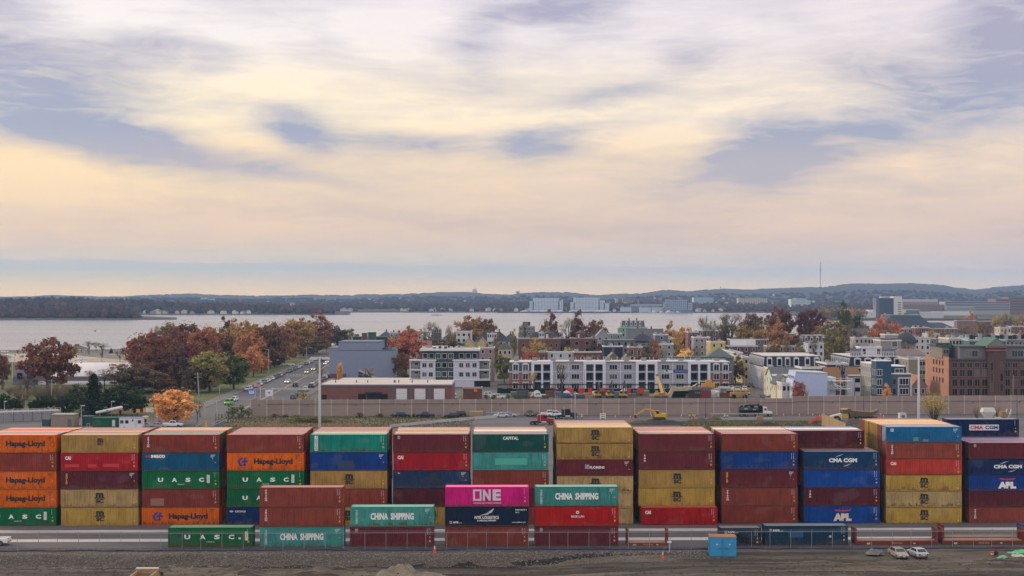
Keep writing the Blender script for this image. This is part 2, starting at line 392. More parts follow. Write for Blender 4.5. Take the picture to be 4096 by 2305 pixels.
# torn-up ground in front of the fence: bank, ruts and heaps
def smooth(a,b,x):
    t=min(1,max(0,(x-a)/(b-a)));return t*t*(3-2*t)
heaps=[]                                                # (yard x, yard y, radius, height)
def heap(u,v,r,h):
    p=G(u,v,-.5);q=p-Vector((0,Y0,0));heaps.append((q.x*ca+q.y*sa,-q.x*sa+q.y*ca,r,h))
heap(1690,2312,4.2,1.5);heap(1560,2318,3.4,1.1);heap(1500,2322,3.0,.9);heap(960,2276,2.6,.75);heap(930,2268,2.2,.8)
heap(1290,2266,3.2,.7);heap(840,2308,2.4,.9);heap(760,2250,5.0,.35);heap(4000,2262,4.0,.3);heap(3330,2262,5.0,.25)
def gh(x,y):
    n1=mn.fractal(Vector((x*.07,y*.16,3.1)),1.0,2.0,5);n2=mn.fractal(Vector((x*.5,y*.9,8.7)),1.0,2.0,4)
    left=1-smooth(-4,26,x)
    z=-(.25+1.05*left)*smooth(-25.5-1.2*n1,-28.2-1.2*n1,y)
    z += (.16*n1+.05*n2)*smooth(-23.4,-26,y)+.03*n2*smooth(-20.8,-22,y)
    # wheel ruts running along the haul road
    z += -.09*max(0,math.sin(y*2.1+.9*math.sin(x*.045)+2.2*n1))**3*smooth(-29,-32,y)
    for hx,hy,r,h in heaps:
        d=math.hypot(x-hx,(y-hy)*1.25)/r
        if d < 1.6: z += h*max(0,1-d*d/1.9)**1.4*(.8+.6*n2+.3*n1)
    return z
m_ground('shaded_soil',[(.008,.007,.006),(.016,.013,.011),(.04,.033,.028)],.8,(.5,1,1),.8,1.0,.15,6)  # near-black soil tone that also paints in the bank's shadow line
def make_dirt():
    nx,ny=520,190;x0,x1,y0,y1=-112.0,112.0,-58.0,-20.2
    vsx=[];mi=[]
    for j in range(ny+1):
        y=y1+(y0-y1)*j/ny
        for i in range(nx+1):
            x=x0+(x1-x0)*i/nx;p=Y(x,y);vsx.append((p.x,p.y,gh(x,y)-.012))
    fs=[]
    for j in range(ny):
        for i in range(nx):
            a=j*(nx+1)+i;fs.append((a,a+nx+1,a+nx+2,a+1))
            x=x0+(x1-x0)*(i+.5)/nx;y=y1+(y0-y1)*(j+.5)/ny
            n1=mn.fractal(Vector((x*.05,y*.2,1.7)),1.0,2.0,5);n2=mn.fractal(Vector((x*.03,y*.45,9.1)),1.0,2.0,4)
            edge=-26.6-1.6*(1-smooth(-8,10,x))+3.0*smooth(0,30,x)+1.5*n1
            k=0 if y > edge else 4 if (x < 14 and edge-1.5-.9*n2 < y and n1+n2*.6 > -.12) else (2 if n2 > .06-.20*smooth(-36,-42,y) and y < edge-.8 else 1)  # dark strip and mud bands also stand in for shaded bank and ruts
            if any(math.hypot(x-hx,(y-hy)*1.2) < r*.95 for hx,hy,r,h in heaps[:3]): k=3
            mi.append(k)
    me=D_.meshes.new('dirt');me.from_pydata(vsx,[],fs)
    for k in ('gravel','dirt','mud','tan_soil','shaded_soil'): me.materials.append(P_(k))
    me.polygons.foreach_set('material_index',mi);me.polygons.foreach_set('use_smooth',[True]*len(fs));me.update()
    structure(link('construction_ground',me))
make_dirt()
m_ground('pale_stone',[(.09,.075,.065),(.20,.175,.155),(.40,.36,.33)],2.0,(1,1,1),.9,.2,.02,4)
# loose stones on the bank
def stones(name,n,fx,rmin,rmax,mat,zc):
    mb=MB();r_=random.Random(5)
    for _ in range(n):
        x,y=fx(r_);p=Y(x,y,gh(x,y));r=r_.uniform(rmin,rmax)
        vs=[(p.x+r*dx*r_.uniform(.6,1.2),p.y+r*dy*r_.uniform(.6,1.2),p.z+r*dz*r_.uniform(.5,.9)) for dx,dy,dz in ((1,0,0),(0,1,0),(-1,0,0),(0,-1,0),(0,0,1),(0,0,-1))]
        mb.add(vs,[(0,1,4),(1,2,4),(2,3,4),(3,0,4),(1,0,5),(2,1,5),(3,2,5),(0,3,5)])
    o=mb.build(name,P_(mat));o['kind']='stuff';return o
stones('stones',3800,lambda r: (r.uniform(-75,30),r.triangular(-29.5,-23,-26)),.04,.15,'pale_stone',0)
stones('rubble',1500,lambda r: (r.uniform(-75,75),r.uniform(-44,-28)),.05,.30,'dirt',0)

# yard paving, crane strips, yellow marks
sheet('yard_pavement',[Y(-150,-20.3)[:2],Y(150,-20.3)[:2],Y(150,60)[:2],Y(85,160)[:2],Y(-150,190)[:2]],'asphalt',.02)
for a,b in ((-6.6,-4.3),(-15.0,-12.6)): sheet('concrete_strip',[Y(-150,a)[:2],Y(150,a)[:2],Y(150,b)[:2],Y(-150,b)[:2]],'yard_concrete',.03)
MATS['yellow_line']=(lambda t: t[0])(new_mat('yellow_line'));MATS['yellow_line'].node_tree.nodes['Principled BSDF'].inputs['Base Color'].default_value=(.52,.34,.06,1)
MATS['white_line']=(lambda t: t[0])(new_mat('white_line'));MATS['white_line'].node_tree.nodes['Principled BSDF'].inputs['Base Color'].default_value=(.62,.60,.58,1)

# beyond the yard
sheet('lawn',[(-420,436),(-104.6,440),(-109.1,560),(-114.5,700),(-120.5,860),(-420,860)],'lawn',.03)
m_ground('park_grass',[(.050,.060,.018),(.090,.105,.028),(.135,.125,.045)],.12,(1,1,1),.95,.6,.1,10)
sheet('park_lawn',[(-122,452),(-105.2,452),(-109.2,560),(-114.6,700),(-119.6,835),(-140,835),(-134,700),(-126,560)],'park_grass',.06)
sheet('playing_field',[(-420,790),(-190,800),(-150,850),(-150,905),(-420,925)],'sand',.06)
sheet('path',pix((560,1447),(330,1425),(270,1410),(330,1408),(560,1430)),'walkway',.09)
verge=sheet('verge',pix((860,1722),(1010,1664),(2150,1658),(1570,1706),(1500,1722)),'verge',.05)
sheet('grass_verge',pix((2700,1712),(2760,1690),(3090,1686),(3300,1694),(3420,1712)),'verge',.06)
sheet('road',pix((1505,1722),(1590,1706),(2140,1656),(2560,1655),(4250,1646),(4250,1674),(3300,1676),(2540,1690),(2300,1722)),'asphalt',.04)
sheet('trench_ground',pix((2480,1722),(2500,1694),(2800,1684),(3440,1681),(3500,1722)),'mud',.055)
# the street running away to the left of the wall
SA=math.atan2(-5.8,152.3);ss,sc=math.sin(SA),math.cos(SA);S0=Vector((-88.8,503.7,0))
def S(x,y,z=0.0): return Vector((S0.x+x*sc+y*ss,S0.y-x*ss+y*sc,z))
def sq(x0,x1,y0,y1): return [S(x0,y0)[:2],S(x1,y0)[:2],S(x1,y1)[:2],S(x0,y1)[:2]]
sheet('street',sq(-13.2,12.2,-72,335),'asphalt',.045)
sheet('cross_street',sq(-120,-13.2,240,250),'asphalt',.045)
for a,b in ((-18.0,-13.2),(12.2,15.2)): sheet('pavement',sq(a,b,-66,335),'walkway',.16,.12)
mb=MB()
for a in (-.25,.12):
    for y0,y1 in ((-60,55),(66,148),(172,330)): q=sq(a,a+.16,y0,y1);mb.add([(*p,.052) for p in q],[(0,1,2,3)])
structure(mb.build('centre_line',P_('yellow_line')))
mb=MB()
for yy in (57.5,62.5,152.5,165):
    for k in range(17):
        q=sq(-12.4+k*1.45,-12.4+k*1.45+.8,yy,yy+1.1);mb.add([(*p,.052) for p in q],[(0,1,2,3)])
structure(mb.build('crossing_marking',P_('white_line')))
# the street at the far right between the houses
sheet('side_street',[(X(2955,470),446),(X(3085,470),446),(X(3010,640),640),(X(2900,700),700),(X(2885,700),700),(X(2930,560),560)],'asphalt',.04)
sheet('storage_yard',[(X(1830,450),440),(X(2950,450),446),(X(2950,520),520),(X(2080,530),526),(X(1840,530),526)],'dirt',.04)

# ================================================================ FAR SHORE
def interp(tab,u):
    if u <= tab[0][0]: return tab[0][1]
    for (a,p),(b,q) in zip(tab,tab[1:]):
        if u <= b: return p+(q-p)*smooth(0,1,(u-a)/(b-a))
    return tab[-1][1]
sky_pts=[]
for i,xs in ((0,'0,172 300,166 520,156 700,162 1000,168 1200,166 1350,157 1700,144 1850,141 2100,151 2475,158'),
              (1,'300,156 600,148 900,156 1060,146 1400,149 1500,138 1740,133 2080,128 2250,140 2475,146'),
              (2,'100,132 300,122 500,123 620,134 700,146 830,153 1000,146 1250,136 1500,102 1700,116 1900,101 2100,93 2250,101 2475,91'),
              (3,'200,82 500,76 850,44 1150,46 1350,38 1600,51 1850,86 2000,101 2250,71 2475,59 2800,80')):
    sky_pts += [T(i,*map(float,s.split(','))) for s in xs.split()]
sky_pts=[(-700,1190)]+sky_pts+[(4900,1160)]
def far_height(u,d):
    zt=Zv(interp(sky_pts,u),8300)
    f=smooth(4700,8300,d)
    base=.5+10*smooth(3560,4700,d)
    n=mn.fractal(Vector((u*.004,d*.0011,4.4)),1.0,2.0,5)
    return base*(1-f)+zt*f+n*(2.5+9*f)*smooth(3560,4300,d)*(1-smooth(7600,8300,d)*.75)
def shore_d(u): return 3560+25*math.sin(u*.006)+12*math.sin(u*.021)-(0 if u < 2480 else 60*smooth(2480,2700,u))-420*smooth(3150,3500,u)
def fan(name,u0,u1,nu,ds,hf,mat):
    vs=[];
    for d in ds:
        for i in range(nu+1):
            u=u0+(u1-u0)*i/nu;dd=d(u) if callable(d) else d;vs.append((X(u,dd),dd,hf(u,dd)))
    fs=[(j*(nu+1)+i,j*(nu+1)+i+1,(j+1)*(nu+1)+i+1,(j+1)*(nu+1)+i) for j in range(len(ds)-1) for i in range(nu)]
    me=D_.meshes.new(name);me.from_pydata(vs,[],fs);me.materials.append(P_(mat))
    me.polygons.foreach_set('use_smooth',[True]*len(fs));me.update()
    return structure(link(name,me))
def between(k): return lambda u: shore_d(u)+(4700-shore_d(u))*k
ds=[lambda u: shore_d(u)-3,shore_d]+[between(k) for k in (.03,.08,.15,.25,.4,.55,.7,.85)]+[4700,5000,5300,5600,5900,6200,6500,6800,7100,7400,7700,8000,8200,8300,8400,8900]
def fh(u,d):
    if d < shore_d(u)-1: return -2.2
    if d > 8350: return Zv(interp(sky_pts,u),8300)-(d-8300)*.12
    return far_height(u,d)
fan('far_hills',-650,4750,360,ds,fh,'wood_floor')
# the peninsula behind the left island and the wooded island itself
def penin(u,d):
    n=mn.fractal(Vector((u*.006,d*.003,2.0)),1.0,2.0,4)
    if d < 3062: return -2.2
    if d > 3495: return -2.2
    return max(.4,(8+15*smooth(1050,250,u)+6*n)*smooth(3070,3300,d)*(1-.5*smooth(3380,3490,d)))*smooth(1420,1000,u)+.1
fan('peninsula',-650,1400,120,[3060,3068,3085,3110,3150,3200,3260,3320,3380,3440,3490,3500],penin,'wood_floor')
def isl(u,d):
    w=smooth(760,560,u)
    if d < 2392 or d > 2688: return -2.0
    return (.6+8*smooth(560,380,u)*smooth(2400,2520,d)*(1-.6*smooth(2600,2690,d)))*w-2.0*(1-w)+.05
fan('island',-650,780,90,[2390,2396,2410,2430,2470,2520,2570,2620,2660,2686,2690],isl,'wood_floor')
mb=MB();rr_=random.Random(3)
for k in range(40):
    c=G(1749+rr_.gauss(0,9),1261.5,-1.3);mb.ball((c.x,c.y+rr_.uniform(-4,4),-1.4),rr_.uniform(1.2,2.6),6,4,.7)
structure(mb.build('islet',P_('gravel')))

# distant woods: thousands of rough crowns nobody could count
def crown_blob(mb,p,r,h,rg):
    rings=[]
    for j,(zz,rr) in enumerate(((0,.55),(.35,1.0),(.7,.8),(1.0,.25))):
        ph=rg.uniform(0,1);rings.append([(p[0]+r*rr*rg.uniform(.75,1.25)*math.cos(2*PI*(i+ph)/6),p[1]+r*rr*rg.uniform(.75,1.25)*math.sin(2*PI*(i+ph)/6),p[2]+h*(zz+rg.uniform(-.08,.08))) for i in range(6)])
    mb.loft(rings)
def m_woods():
    m,n,b=new_mat('woods');i=n.node('ShaderNodeNewGeometry').outputs['Random Per Island'];p=world_co(n)
    zone=n.noise(n.mapping(p,scale=(.004,.0012,.002)),1,4,.6)
    c1=n.ramp(i,[(0,(.035,.026,.026)),(.22,(.075,.038,.028)),(.42,(.10,.058,.028)),(.55,(.055,.045,.040)),(.68,(.13,.070,.022)),(.80,(.042,.046,.026)),(.92,(.11,.040,.024)),(1,(.20,.12,.035))],'CONSTANT')
    col=n.mix(n.rng(zone,.4,.62),n.mix(.5,c1,(.060,.036,.034)),c1)
    sp=n.node('ShaderNodeSeparateXYZ');n.l.new(p,sp.inputs[0]);col=n.mix(n.rng(sp.outputs[1],5200,7600,0,.85),col,(.052,.036,.034))      # crown colours flattened with distance to soften the hills' contrast
    f=n.noise(n.mapping(p,scale=(.35,.35,.35)),1,3,.7)
    n.put(b.inputs['Base Color'],n.mix(1,col,n.mix(f,(.6,.6,.6),(1.3,1.28,1.25)),'MULTIPLY'));b.inputs['Roughness'].default_value=1;b.inputs['Specular IOR Level'].default_value=.05
m_woods()
def woods(name,n,pick,seed):
    mb=MB();rg=random.Random(seed);k=0
    while k < n:
        got=pick(rg)
        if got is None: continue
        p,r,h=got;crown_blob(mb,p,r,h,rg);k += 1
    o=mb.build(name,P_('woods'),fix=False);o['kind']='stuff';return o
def pk_far(rg):
    u=rg.uniform(-500,4600);t=rg.random()
    d=shore_d(u)+55+(rg.random()**1.5)*1500 if t < .60 else (rg.uniform(4900,6600) if rg.random() < .7 else rg.uniform(8230,8300))
    if d < shore_d(u)+130 and rg.random() < .75: return None
    r=rg.uniform(5,10)*(1 if d < 5500 else 1.35);z=far_height(u,d)
    if 1420 < u < 1600 and d < 4000: return None
    return (X(u,d),d,z-2),r,rg.uniform(7,13)*(1 if d < 7700 else .6)
woods('distant_woods',9500,pk_far,11)
def pk_pen(rg):
    u=rg.uniform(-500,1330);d=rg.uniform(3110,3470)
    if u > 560 and rg.random() < .35: return None
    return (X(u,d),d,penin(u,d)-1.5),rg.uniform(4,8),rg.uniform(8,16)
woods('peninsula_woods',1700,pk_pen,12)
def pk_isl(rg):
    u=rg.uniform(-500,575);d=rg.uniform(2420,2670)
    h=rg.uniform(7,11)*(1+.55*smooth(240,420,u)) * smooth(590,500,u)
    if h < 4: return None
    return (X(u,d),d,isl(u,d)-1.2),rg.uniform(3.5,6.0),h
woods('island_woods',1500,pk_isl,13)
# ================================================================ CONTAINERS
CW=2.438;DIM={'40hc': (12.19,2.896),'40': (12.19,2.591),'20': (6.058,2.591)}
CC={}
def cmesh(kind):
    if kind in CC: return CC[kind]
    Ln,h=DIM[kind];x0,x1=-Ln/2+.14,Ln/2-.14;f=-CW/2;d={}
    m=P_('container_paint')
    n=int((x1-x0)/.278);p=(x1-x0)/n;xs=[]
    for i in range(n):
        a=x0+i*p;xs += [(a,.012),(a+.07,.012),(a+.138,.048),(a+.21,.048)]
    xs.append((x1,.012));mb=MB()
    mb.add([(x,f+o,z) for x,o in xs for z in (.16,h-.11)],[(2*i,2*i+2,2*i+3,2*i+1) for i in range(len(xs)-1)])
    d['side_wall']=mb.mesh('side_wall',m,fix=False)
    mb=MB();xr=[]
    for i in range(n):
        a=x0+i*p;xr += [(a,h-.045),(a+.09,h-.045),(a+.14,h-.022),(a+.23,h-.022)]
    xr.append((x1,h-.045))
    mb.add([(x,y,z) for x,z in xr for y in (f+.06,-f-.06)],[(2*i,2*i+2,2*i+3,2*i+1) for i in range(len(xr)-1)])
    d['roof']=mb.mesh('roof',P_('container_roof'),fix=False)
    mb=MB()
    for sx in (-1,1):
        for sy in (-1,1):
            mb.cbox(sx*(Ln/2-.07),sy*(CW/2-.07),h/2,.14,.14,h-.24)
            for z in (.06,h-.06): mb.cbox(sx*(Ln/2-.085),sy*(CW/2-.08),z,.178,.162,.12)
    for sy in (-1,1):
        mb.cbox(0,sy*(CW/2-.035),.10,Ln-.36,.06,.13);mb.cbox(0,sy*(CW/2-.03),h-.075,Ln-.36,.055,.075)
    for sx in (-1,1):
        mb.cbox(sx*(Ln/2-.05),0,.1,.09,CW-.33,.15);mb.cbox(sx*(Ln/2-.05),0,h-.07,.09,CW-.33,.11)
    mb.box(-Ln/2+.2,Ln/2-.2,f+.08,-f-.08,.13,.17)
    d['frame']=mb.mesh('frame',m)
    mb=MB();n2=9;py=(CW-.28)/n2;ys=[]
    for i in range(n2):
        a=f+.14+i*py;ys += [(a,.02),(a+.06,.02),(a+.11,.055),(a+.19,.055)]
    ys.append((-f-.14,.02))
    mb.add([(Ln/2-.01-o,y,z) for y,o in ys for z in (.17,h-.12)],[(2*i,2*i+2,2*i+3,2*i+1) for i in range(len(ys)-1)])
    d['end_wall']=mb.mesh('end_wall',m,fix=False)
    mb=MB();a,b=-Ln/2+.015,-Ln/2+.05
    mb.box(a,b,-CW/2+.145,-.008,.18,h-.13)
    for k in range(5):
        z=.18+(h-.31)*k/5;mb.box(a-.018,a-.001,-CW/2+.20,-.06,z+.08,z+(h-.31)/5-.08)
    d['door']=mb.mesh('door',m)
    mb=MB()
    for yy in (-.95,-.30):
        mb.tube((a-.045,yy,.2),(a-.045,yy,h-.16),.022,n=6)
        mb.cbox(a-.045,yy+.12,1.15,.02,.34,.045)
    d['lock_rods']=mb.mesh('lock_rods',P_('metal'))
    CC[kind]=d;return d
TXT={}
def tmesh(body,bold=0.0,mat='plain',spacing=1.0,line=.9):
    key=(body,bold,mat,spacing,line)
    if key in TXT: return TXT[key]
    cu=D_.curves.new('t','FONT');cu.body=body;cu.size=1;cu.offset=bold;cu.space_character=spacing;cu.space_line=line
    cu.align_x='CENTER';cu.resolution_u=2
    o=D_.objects.new('t',cu);COL.objects.link(o)
    dg=C.evaluated_depsgraph_get();me=D_.meshes.new_from_object(o.evaluated_get(dg),depsgraph=dg)
    D_.objects.remove(o);D_.curves.remove(cu)
    co=[v.co.copy() for v in me.vertices]
    if not co: return None
    a0,a1=min(c.x for c in co),max(c.x for c in co);b0,b1=min(c.y for c in co),max(c.y for c in co)
    for v,c in zip(me.vertices,co): v.co=((c.x-a0)/(a1-a0)-.5,0,(c.y-b0)/(b1-b0)-.5)
    me.materials.clear();me.materials.append(P_(mat));me.update()
    TXT[key]=me;return me
WHT=L(225,225,222);BLK=L(22,24,26);YEL=L(235,175,30)
def put_text(par,body,x0,x1,z0,z1,y,color=WHT,bold=0.03,rot=0.0,name='lettering',spacing=1.0,line=.9):
    me=tmesh(body,bold,'plain',spacing,line);w,h=x1-x0,z1-z0
    if rot: w,h=h,w
    return link(name,me,par,color,((x0+x1)/2,y,(z0+z1)/2),(0,R(rot),0),(w,1,h))
def put_poly(par,polys,y,color,name='emblem'):
    mb=MB()
    for pl in polys: mb.add([(a,y,b) for a,b in pl],[tuple(range(len(pl)))])
    return mb.build(name,P_('plain'),par,color,fix=False)
def rect(a,b,c,d): return [(a,c),(b,c),(b,d),(a,d)]
MARK={}
def marks(par,kind,style,dark=False):
    """the block of small print and warning signs at the right end of a side"""
    key=(kind,style,dark)
    if key not in MARK:
        Ln,h=DIM[kind];r=Ln/2;y=-CW/2-.004;mb=MB();g=random.Random(style)
        Q=lambda a,b,c,d: mb.add([(a,y,c),(b,y,c),(b,y,d),(a,y,d)],[(0,1,2,3)])
        if style == 0:
            for a in (r-.95,r-.62):
                for k in range(8):
                    if g.random() < .85: Q(a,a+.07,h-.36-k*.115,h-.28-k*.115)
            Q(r-.64,r-.53,h-1.50,h-1.40)
        elif style == 1:
            for j in range(3):
                for k in range(5-j):
                    Q(r-1.3+k*.15,r-1.19+k*.15,h-.42-j*.16,h-.32-j*.16)
            Q(r-1.1,r-.98,h-1.0,h-.88)
        else:
            for k in range(7): Q(r-.72,r-.66,h-.32-k*.12,h-.25-k*.12)
        mb.mat(1);t=h-1.25
        mb.add([(r-.70,y,t-.38),(r-.48,y,t-.38),(r-.59,y,t-.18)],[(0,1,2)])
        if style != 1: Q(r-.70,r-.46,t-.95,t-.72)
        MARK[key]=mb.mesh('marking',[P_('mark_white') if not dark else P_('mark_black'),P_('mark_yellow')],fix=False)
    link('marking',MARK[key],par)
for nme,c in (('mark_white',L(205,203,200)),('mark_black',L(60,52,40)),('mark_yellow',L(225,165,30))):
    m,n,b=new_mat(nme);b.inputs['Base Color'].default_value=(*c,1);b.inputs['Roughness'].default_value=.6

def decal(o,kind,what,var=0):
    Ln,h=DIM[kind];y=-CW/2-.005;fx=lambda t: -Ln/2+t*Ln;fz=lambda t: t*h;B_=rect
    if what == 'msc' or what == 'msc_small':
        s=1.0 if what == 'msc' else .70;cx,cz=fx(.505),fz(.52)+(.25 if s < 1 else 0)
        put_text(o,'m',cx-.62*s,cx+.62*s,cz+.06*s,cz+.86*s,y,BLK,.06)
        put_poly(o,[B_(cx-.86*s,cx+.86*s,cz-.06*s,cz+.06*s),B_(cx-.70*s,cx-.48*s,cz+.0,cz+.14*s),B_(cx+.48*s,cx+.70*s,cz+.0,cz+.14*s)],y-.001,BLK)
        put_text(o,'SC',cx-.64*s,cx+.64*s,cz-.78*s,cz-.12*s,y,BLK,.06)
        put_text(o,'MEDITERRANEAN',fx(.062),fx(.062)+.10,fz(.18),fz(.82),y,L(70,56,30),.0,90)
        put_text(o,'SHIPPING CO S.A.',fx(.087),fx(.087)+.09,fz(.24),fz(.80),y,L(70,56,30),.0,90)
        marks(o,kind,2,True);return
    if what == 'hapag':
        a=fx(.14);w=1.72;z0=fz(.27);hh=fz(.46);P=lambda u,v: (a+u*w,z0+v*hh);bl=L(28,42,130)
        put_poly(o,[[P(.28,1),P(.52,1),P(.26,.62),P(.20,.5),P(.22,.36),P(.46,0),P(.22,0),P(0,.42),P(.02,.60)],
                     [P(.62,1),P(.86,1),P(.72,.66),P(1,.66),P(.90,.42),P(.62,.42),P(.46,.0),P(.70,.0),P(.76,.14),P(.60,.14),P(.52,.5)],
                     [P(.40,.66),P(.56,.66),P(.50,.42),P(.36,.42)]],y,bl)
        put_text(o,'Hapag-Lloyd',fx(.35),fx(.855),fz(.28),fz(.68),y,L(30,22,22),.05);marks(o,kind,1,True);return
    if what in ('uasc','uasc_dot'):
        for ch,t in zip('UASC',(.237,.417,.594,.769) if what == 'uasc' else (.228,.410,.580,.752)):
            put_text(o,ch,fx(t)-.42,fx(t)+.42,fz(.40),fz(.63),y,WHT,.05)
        if what == 'uasc_dot': put_poly(o,[B_(fx(.835),fx(.835)+.36,fz(.40),fz(.485))],y,WHT,'lettering')
        a=fx(.838 if what == 'uasc' else .912);put_poly(o,[B_(a,a+.46,fz(.34),fz(.78))],y,L(215,212,210),'label_panel')
        put_text(o,'UASC',a+.08,a+.38,fz(.38),fz(.74),y-.002,L(170,45,50),.0,90)
        put_text(o,'www.uasc.net',fx(.455),fx(.55),fz(.245),fz(.30),y,WHT,.01);marks(o,kind,2);return
    if what in ('triton','tex','gold'):
        s,c,wd,z0,z1={'triton': ('T\nR\nI\nT\nO\nN',WHT,.36,.30,.87),'tex': ('t\ne\nx',WHT,.40,.46,.86),'gold': ('G\nO\nL\nD',YEL,.34,.30,.87)}[what]
        a=fx(.062);put_text(o,s,a,a+wd,fz(z0),fz(z1),y,c,.03,line=.78);marks(o,kind,1 if what == 'gold' else 0);return
    if what == 'cai':
        put_text(o,'CAI',fx(.055),fx(.13),fz(.62),fz(.82),y,WHT,.05);marks(o,kind,0)
        if var: put_poly(o,[B_(fx(.05),fx(.24),fz(.22),fz(.38)),B_(fx(.35),fx(.47),fz(.20),fz(.38)),B_(fx(.55),fx(.76),fz(.23),fz(.41))],y+.001,L(190,40,44),'paint_patch')
        return
    if what == 'seaco':
        put_text(o,'seaco',fx(.115),fx(.30),fz(.72),fz(.90),y,WHT,.04);put_poly(o,[B_(fx(.045),fx(.108),fz(.74),fz(.86))],y,L(150,50,60));marks(o,kind,1);return
    if what == 'cronos':
        put_text(o,'CRONOS',fx(.11),fx(.25),fz(.72),fz(.82),y,WHT,.03);put_poly(o,[[(fx(.035),fz(.77)),(fx(.06),fz(.84)),(fx(.095),fz(.77)),(fx(.06),fz(.71))]],y,L(190,195,210));marks(o,kind,2);return
    if what == 'dongfang':
        put_poly(o,[B_(fx(.055),fx(.098),fz(.10),fz(.92))],y,L(210,216,218),'label_panel')
        put_text(o,'D\nO\nN\nG\nF\nA\nN\nG',fx(.062),fx(.092),fz(.13),fz(.76),y-.002,L(40,60,110),.02,line=.75)
        put_poly(o,[[(fx(.066),fz(.80)),(fx(.09),fz(.89)),(fx(.083),fz(.80))]],y-.002,L(60,80,120));marks(o,kind,0);return
    if what == 'capital':
        put_text(o,'CAPITAL',fx(.40),fx(.605),fz(.68),fz(.86),y,WHT,.03);marks(o,kind,2);return
    if what == 'florens':
        a=fx(.375);put_poly(o,[B_(a,a+.62,fz(.44),fz(.69))],y,L(200,205,215),'label_panel');put_poly(o,[B_(a+.05,a+.57,fz(.46),fz(.67))],y-.002,L(45,85,150))
        put_poly(o,[[(a+.1,fz(.48)),(a+.3,fz(.64)),(a+.52,fz(.65)),(a+.33,fz(.58)),(a+.45,fz(.57)),(a+.27,fz(.52))]],y-.004,L(225,205,90))
        put_text(o,'FLORENS',fx(.435),fx(.63),fz(.44),fz(.60),y,WHT,.04);marks(o,kind,1);return
    if what == 'f':
        a=fx(.062);put_poly(o,[B_(a,a+.36,fz(.74),fz(.90))],y,L(195,200,205),'label_panel');put_poly(o,[B_(a+.04,a+.32,fz(.76),fz(.88))],y-.002,L(40,60,95))
        put_poly(o,[[(a+.07,fz(.77)),(a+.17,fz(.865)),(a+.3,fz(.87)),(a+.2,fz(.83)),(a+.26,fz(.82)),(a+.15,fz(.79))]],y-.004,L(225,205,80));marks(o,kind,0);return
    if what == 'tex_blue':
        put_poly(o,[B_(fx(.06),fx(.092),fz(.80),fz(.90))],y,L(190,35,50),'label_panel');put_text(o,'TEX',fx(.064),fx(.088),fz(.825),fz(.875),y-.002,WHT,.02)
        dk=L(22,36,58);put_poly(o,[B_(fx(.05),fx(.215),fz(.22),fz(.32)),B_(fx(.35),fx(.645),fz(.30),fz(.50)),B_(fx(.41),fx(.60),fz(.50),fz(.66)),B_(fx(.48),fx(.57),fz(.66),fz(.84)),B_(fx(.80),fx(.95),fz(.20),fz(.29))],y+.001,dk,'paint_patch')
        marks(o,kind,1);return
    if what == 'blue_patch':
        put_poly(o,[B_(fx(.36),fx(.575),fz(.06),fz(.36)),B_(fx(.37),fx(.56),fz(.36),fz(.56))],y+.001,L(34,52,84),'paint_patch');marks(o,kind,1);return
    if what == 'brown_patch':
        put_poly(o,[B_(fx(.11),fx(.285),fz(.10),fz(.50))],y+.001,L(138,92,80),'paint_patch');marks(o,kind,0);return
    if what in ('cma','cma_off'):
        sh=0 if what == 'cma' else .0;put_text(o,'CMA CGM',fx(.327+sh),fx(.70+sh),fz(.40),fz(.63),y,WHT,.05)
        def arc(x0,x1,zc,zr,up,t0,t1):
            q=[];N=12
            for k in range(N+1):
                t=t0+(t1-t0)*k/N;q.append((x0+(x1-x0)*k/N,zc+zr*math.sin(t)*(1 if up else -1)))
            th=[.07*math.sin(PI*min(1,(k+.4)/N))+.012 for k in range(N+1)]
            return [(a,b) for (a,b) in q]+[(a,b+(-w if up else w)) for (a,b),w in reversed(list(zip(q,th)))]
        put_poly(o,[arc(fx(.41),fx(.52),fz(.66),fz(.18),True,.1,1.5)],y,WHT);
        q=arc(fx(.52),fx(.63),fz(.36),fz(.18),False,1.5,.1);put_poly(o,[q],y,WHT);marks(o,kind,0);return
    if what == 'cma_panel':
        put_poly(o,[B_(fx(.31),fx(.72),fz(.35),fz(.68))],y,L(205,205,210),'label_panel')
        put_text(o,'CMA',fx(.325),fx(.505),fz(.405),fz(.625),y-.002,L(185,40,45),.05);put_text(o,'CGM',fx(.53),fx(.708),fz(.405),fz(.625),y-.002,L(32,42,80),.05);marks(o,kind,2);return
    if what == 'apl':
        c=fx(.508);z=fz(.72);rd=L(200,40,50);wr=WHT if not var else L(214,200,180)
        w=lambda s: [(c+s*.05,z-.10),(c+s*.28,z-.12),(c+s*.95,z-.06),(c+s*1.18,z+.06),(c+s*1.45,z+.20),(c+s*.40,z+.14),(c+s*.20,z+.06),(c+s*.05,z+.10)]
        put_poly(o,[w(-1),w(1),B_(c-.14,c+.14,z-.14,z+.12),[(c-.16,z-.14),(c,z-.27),(c+.16,z-.14)],[(c-.07,z+.12),(c,z+.24),(c+.07,z+.12)]],y,rd)
        put_text(o,'APL',fx(.385),fx(.625),fz(.155),fz(.575),y,wr,.09);marks(o,kind,0);return
    if what == 'china':
        put_text(o,'CHINA  SHIPPING',fx(.24),fx(.757),fz(.34),fz(.685),y,WHT,.05)
        put_text(o,'中\n国\n海\n运\n集\n团',fx(.06),fx(.088),fz(.12),fz(.86),y,L(190,200,200),.02,line=.95);marks(o,kind,1);return
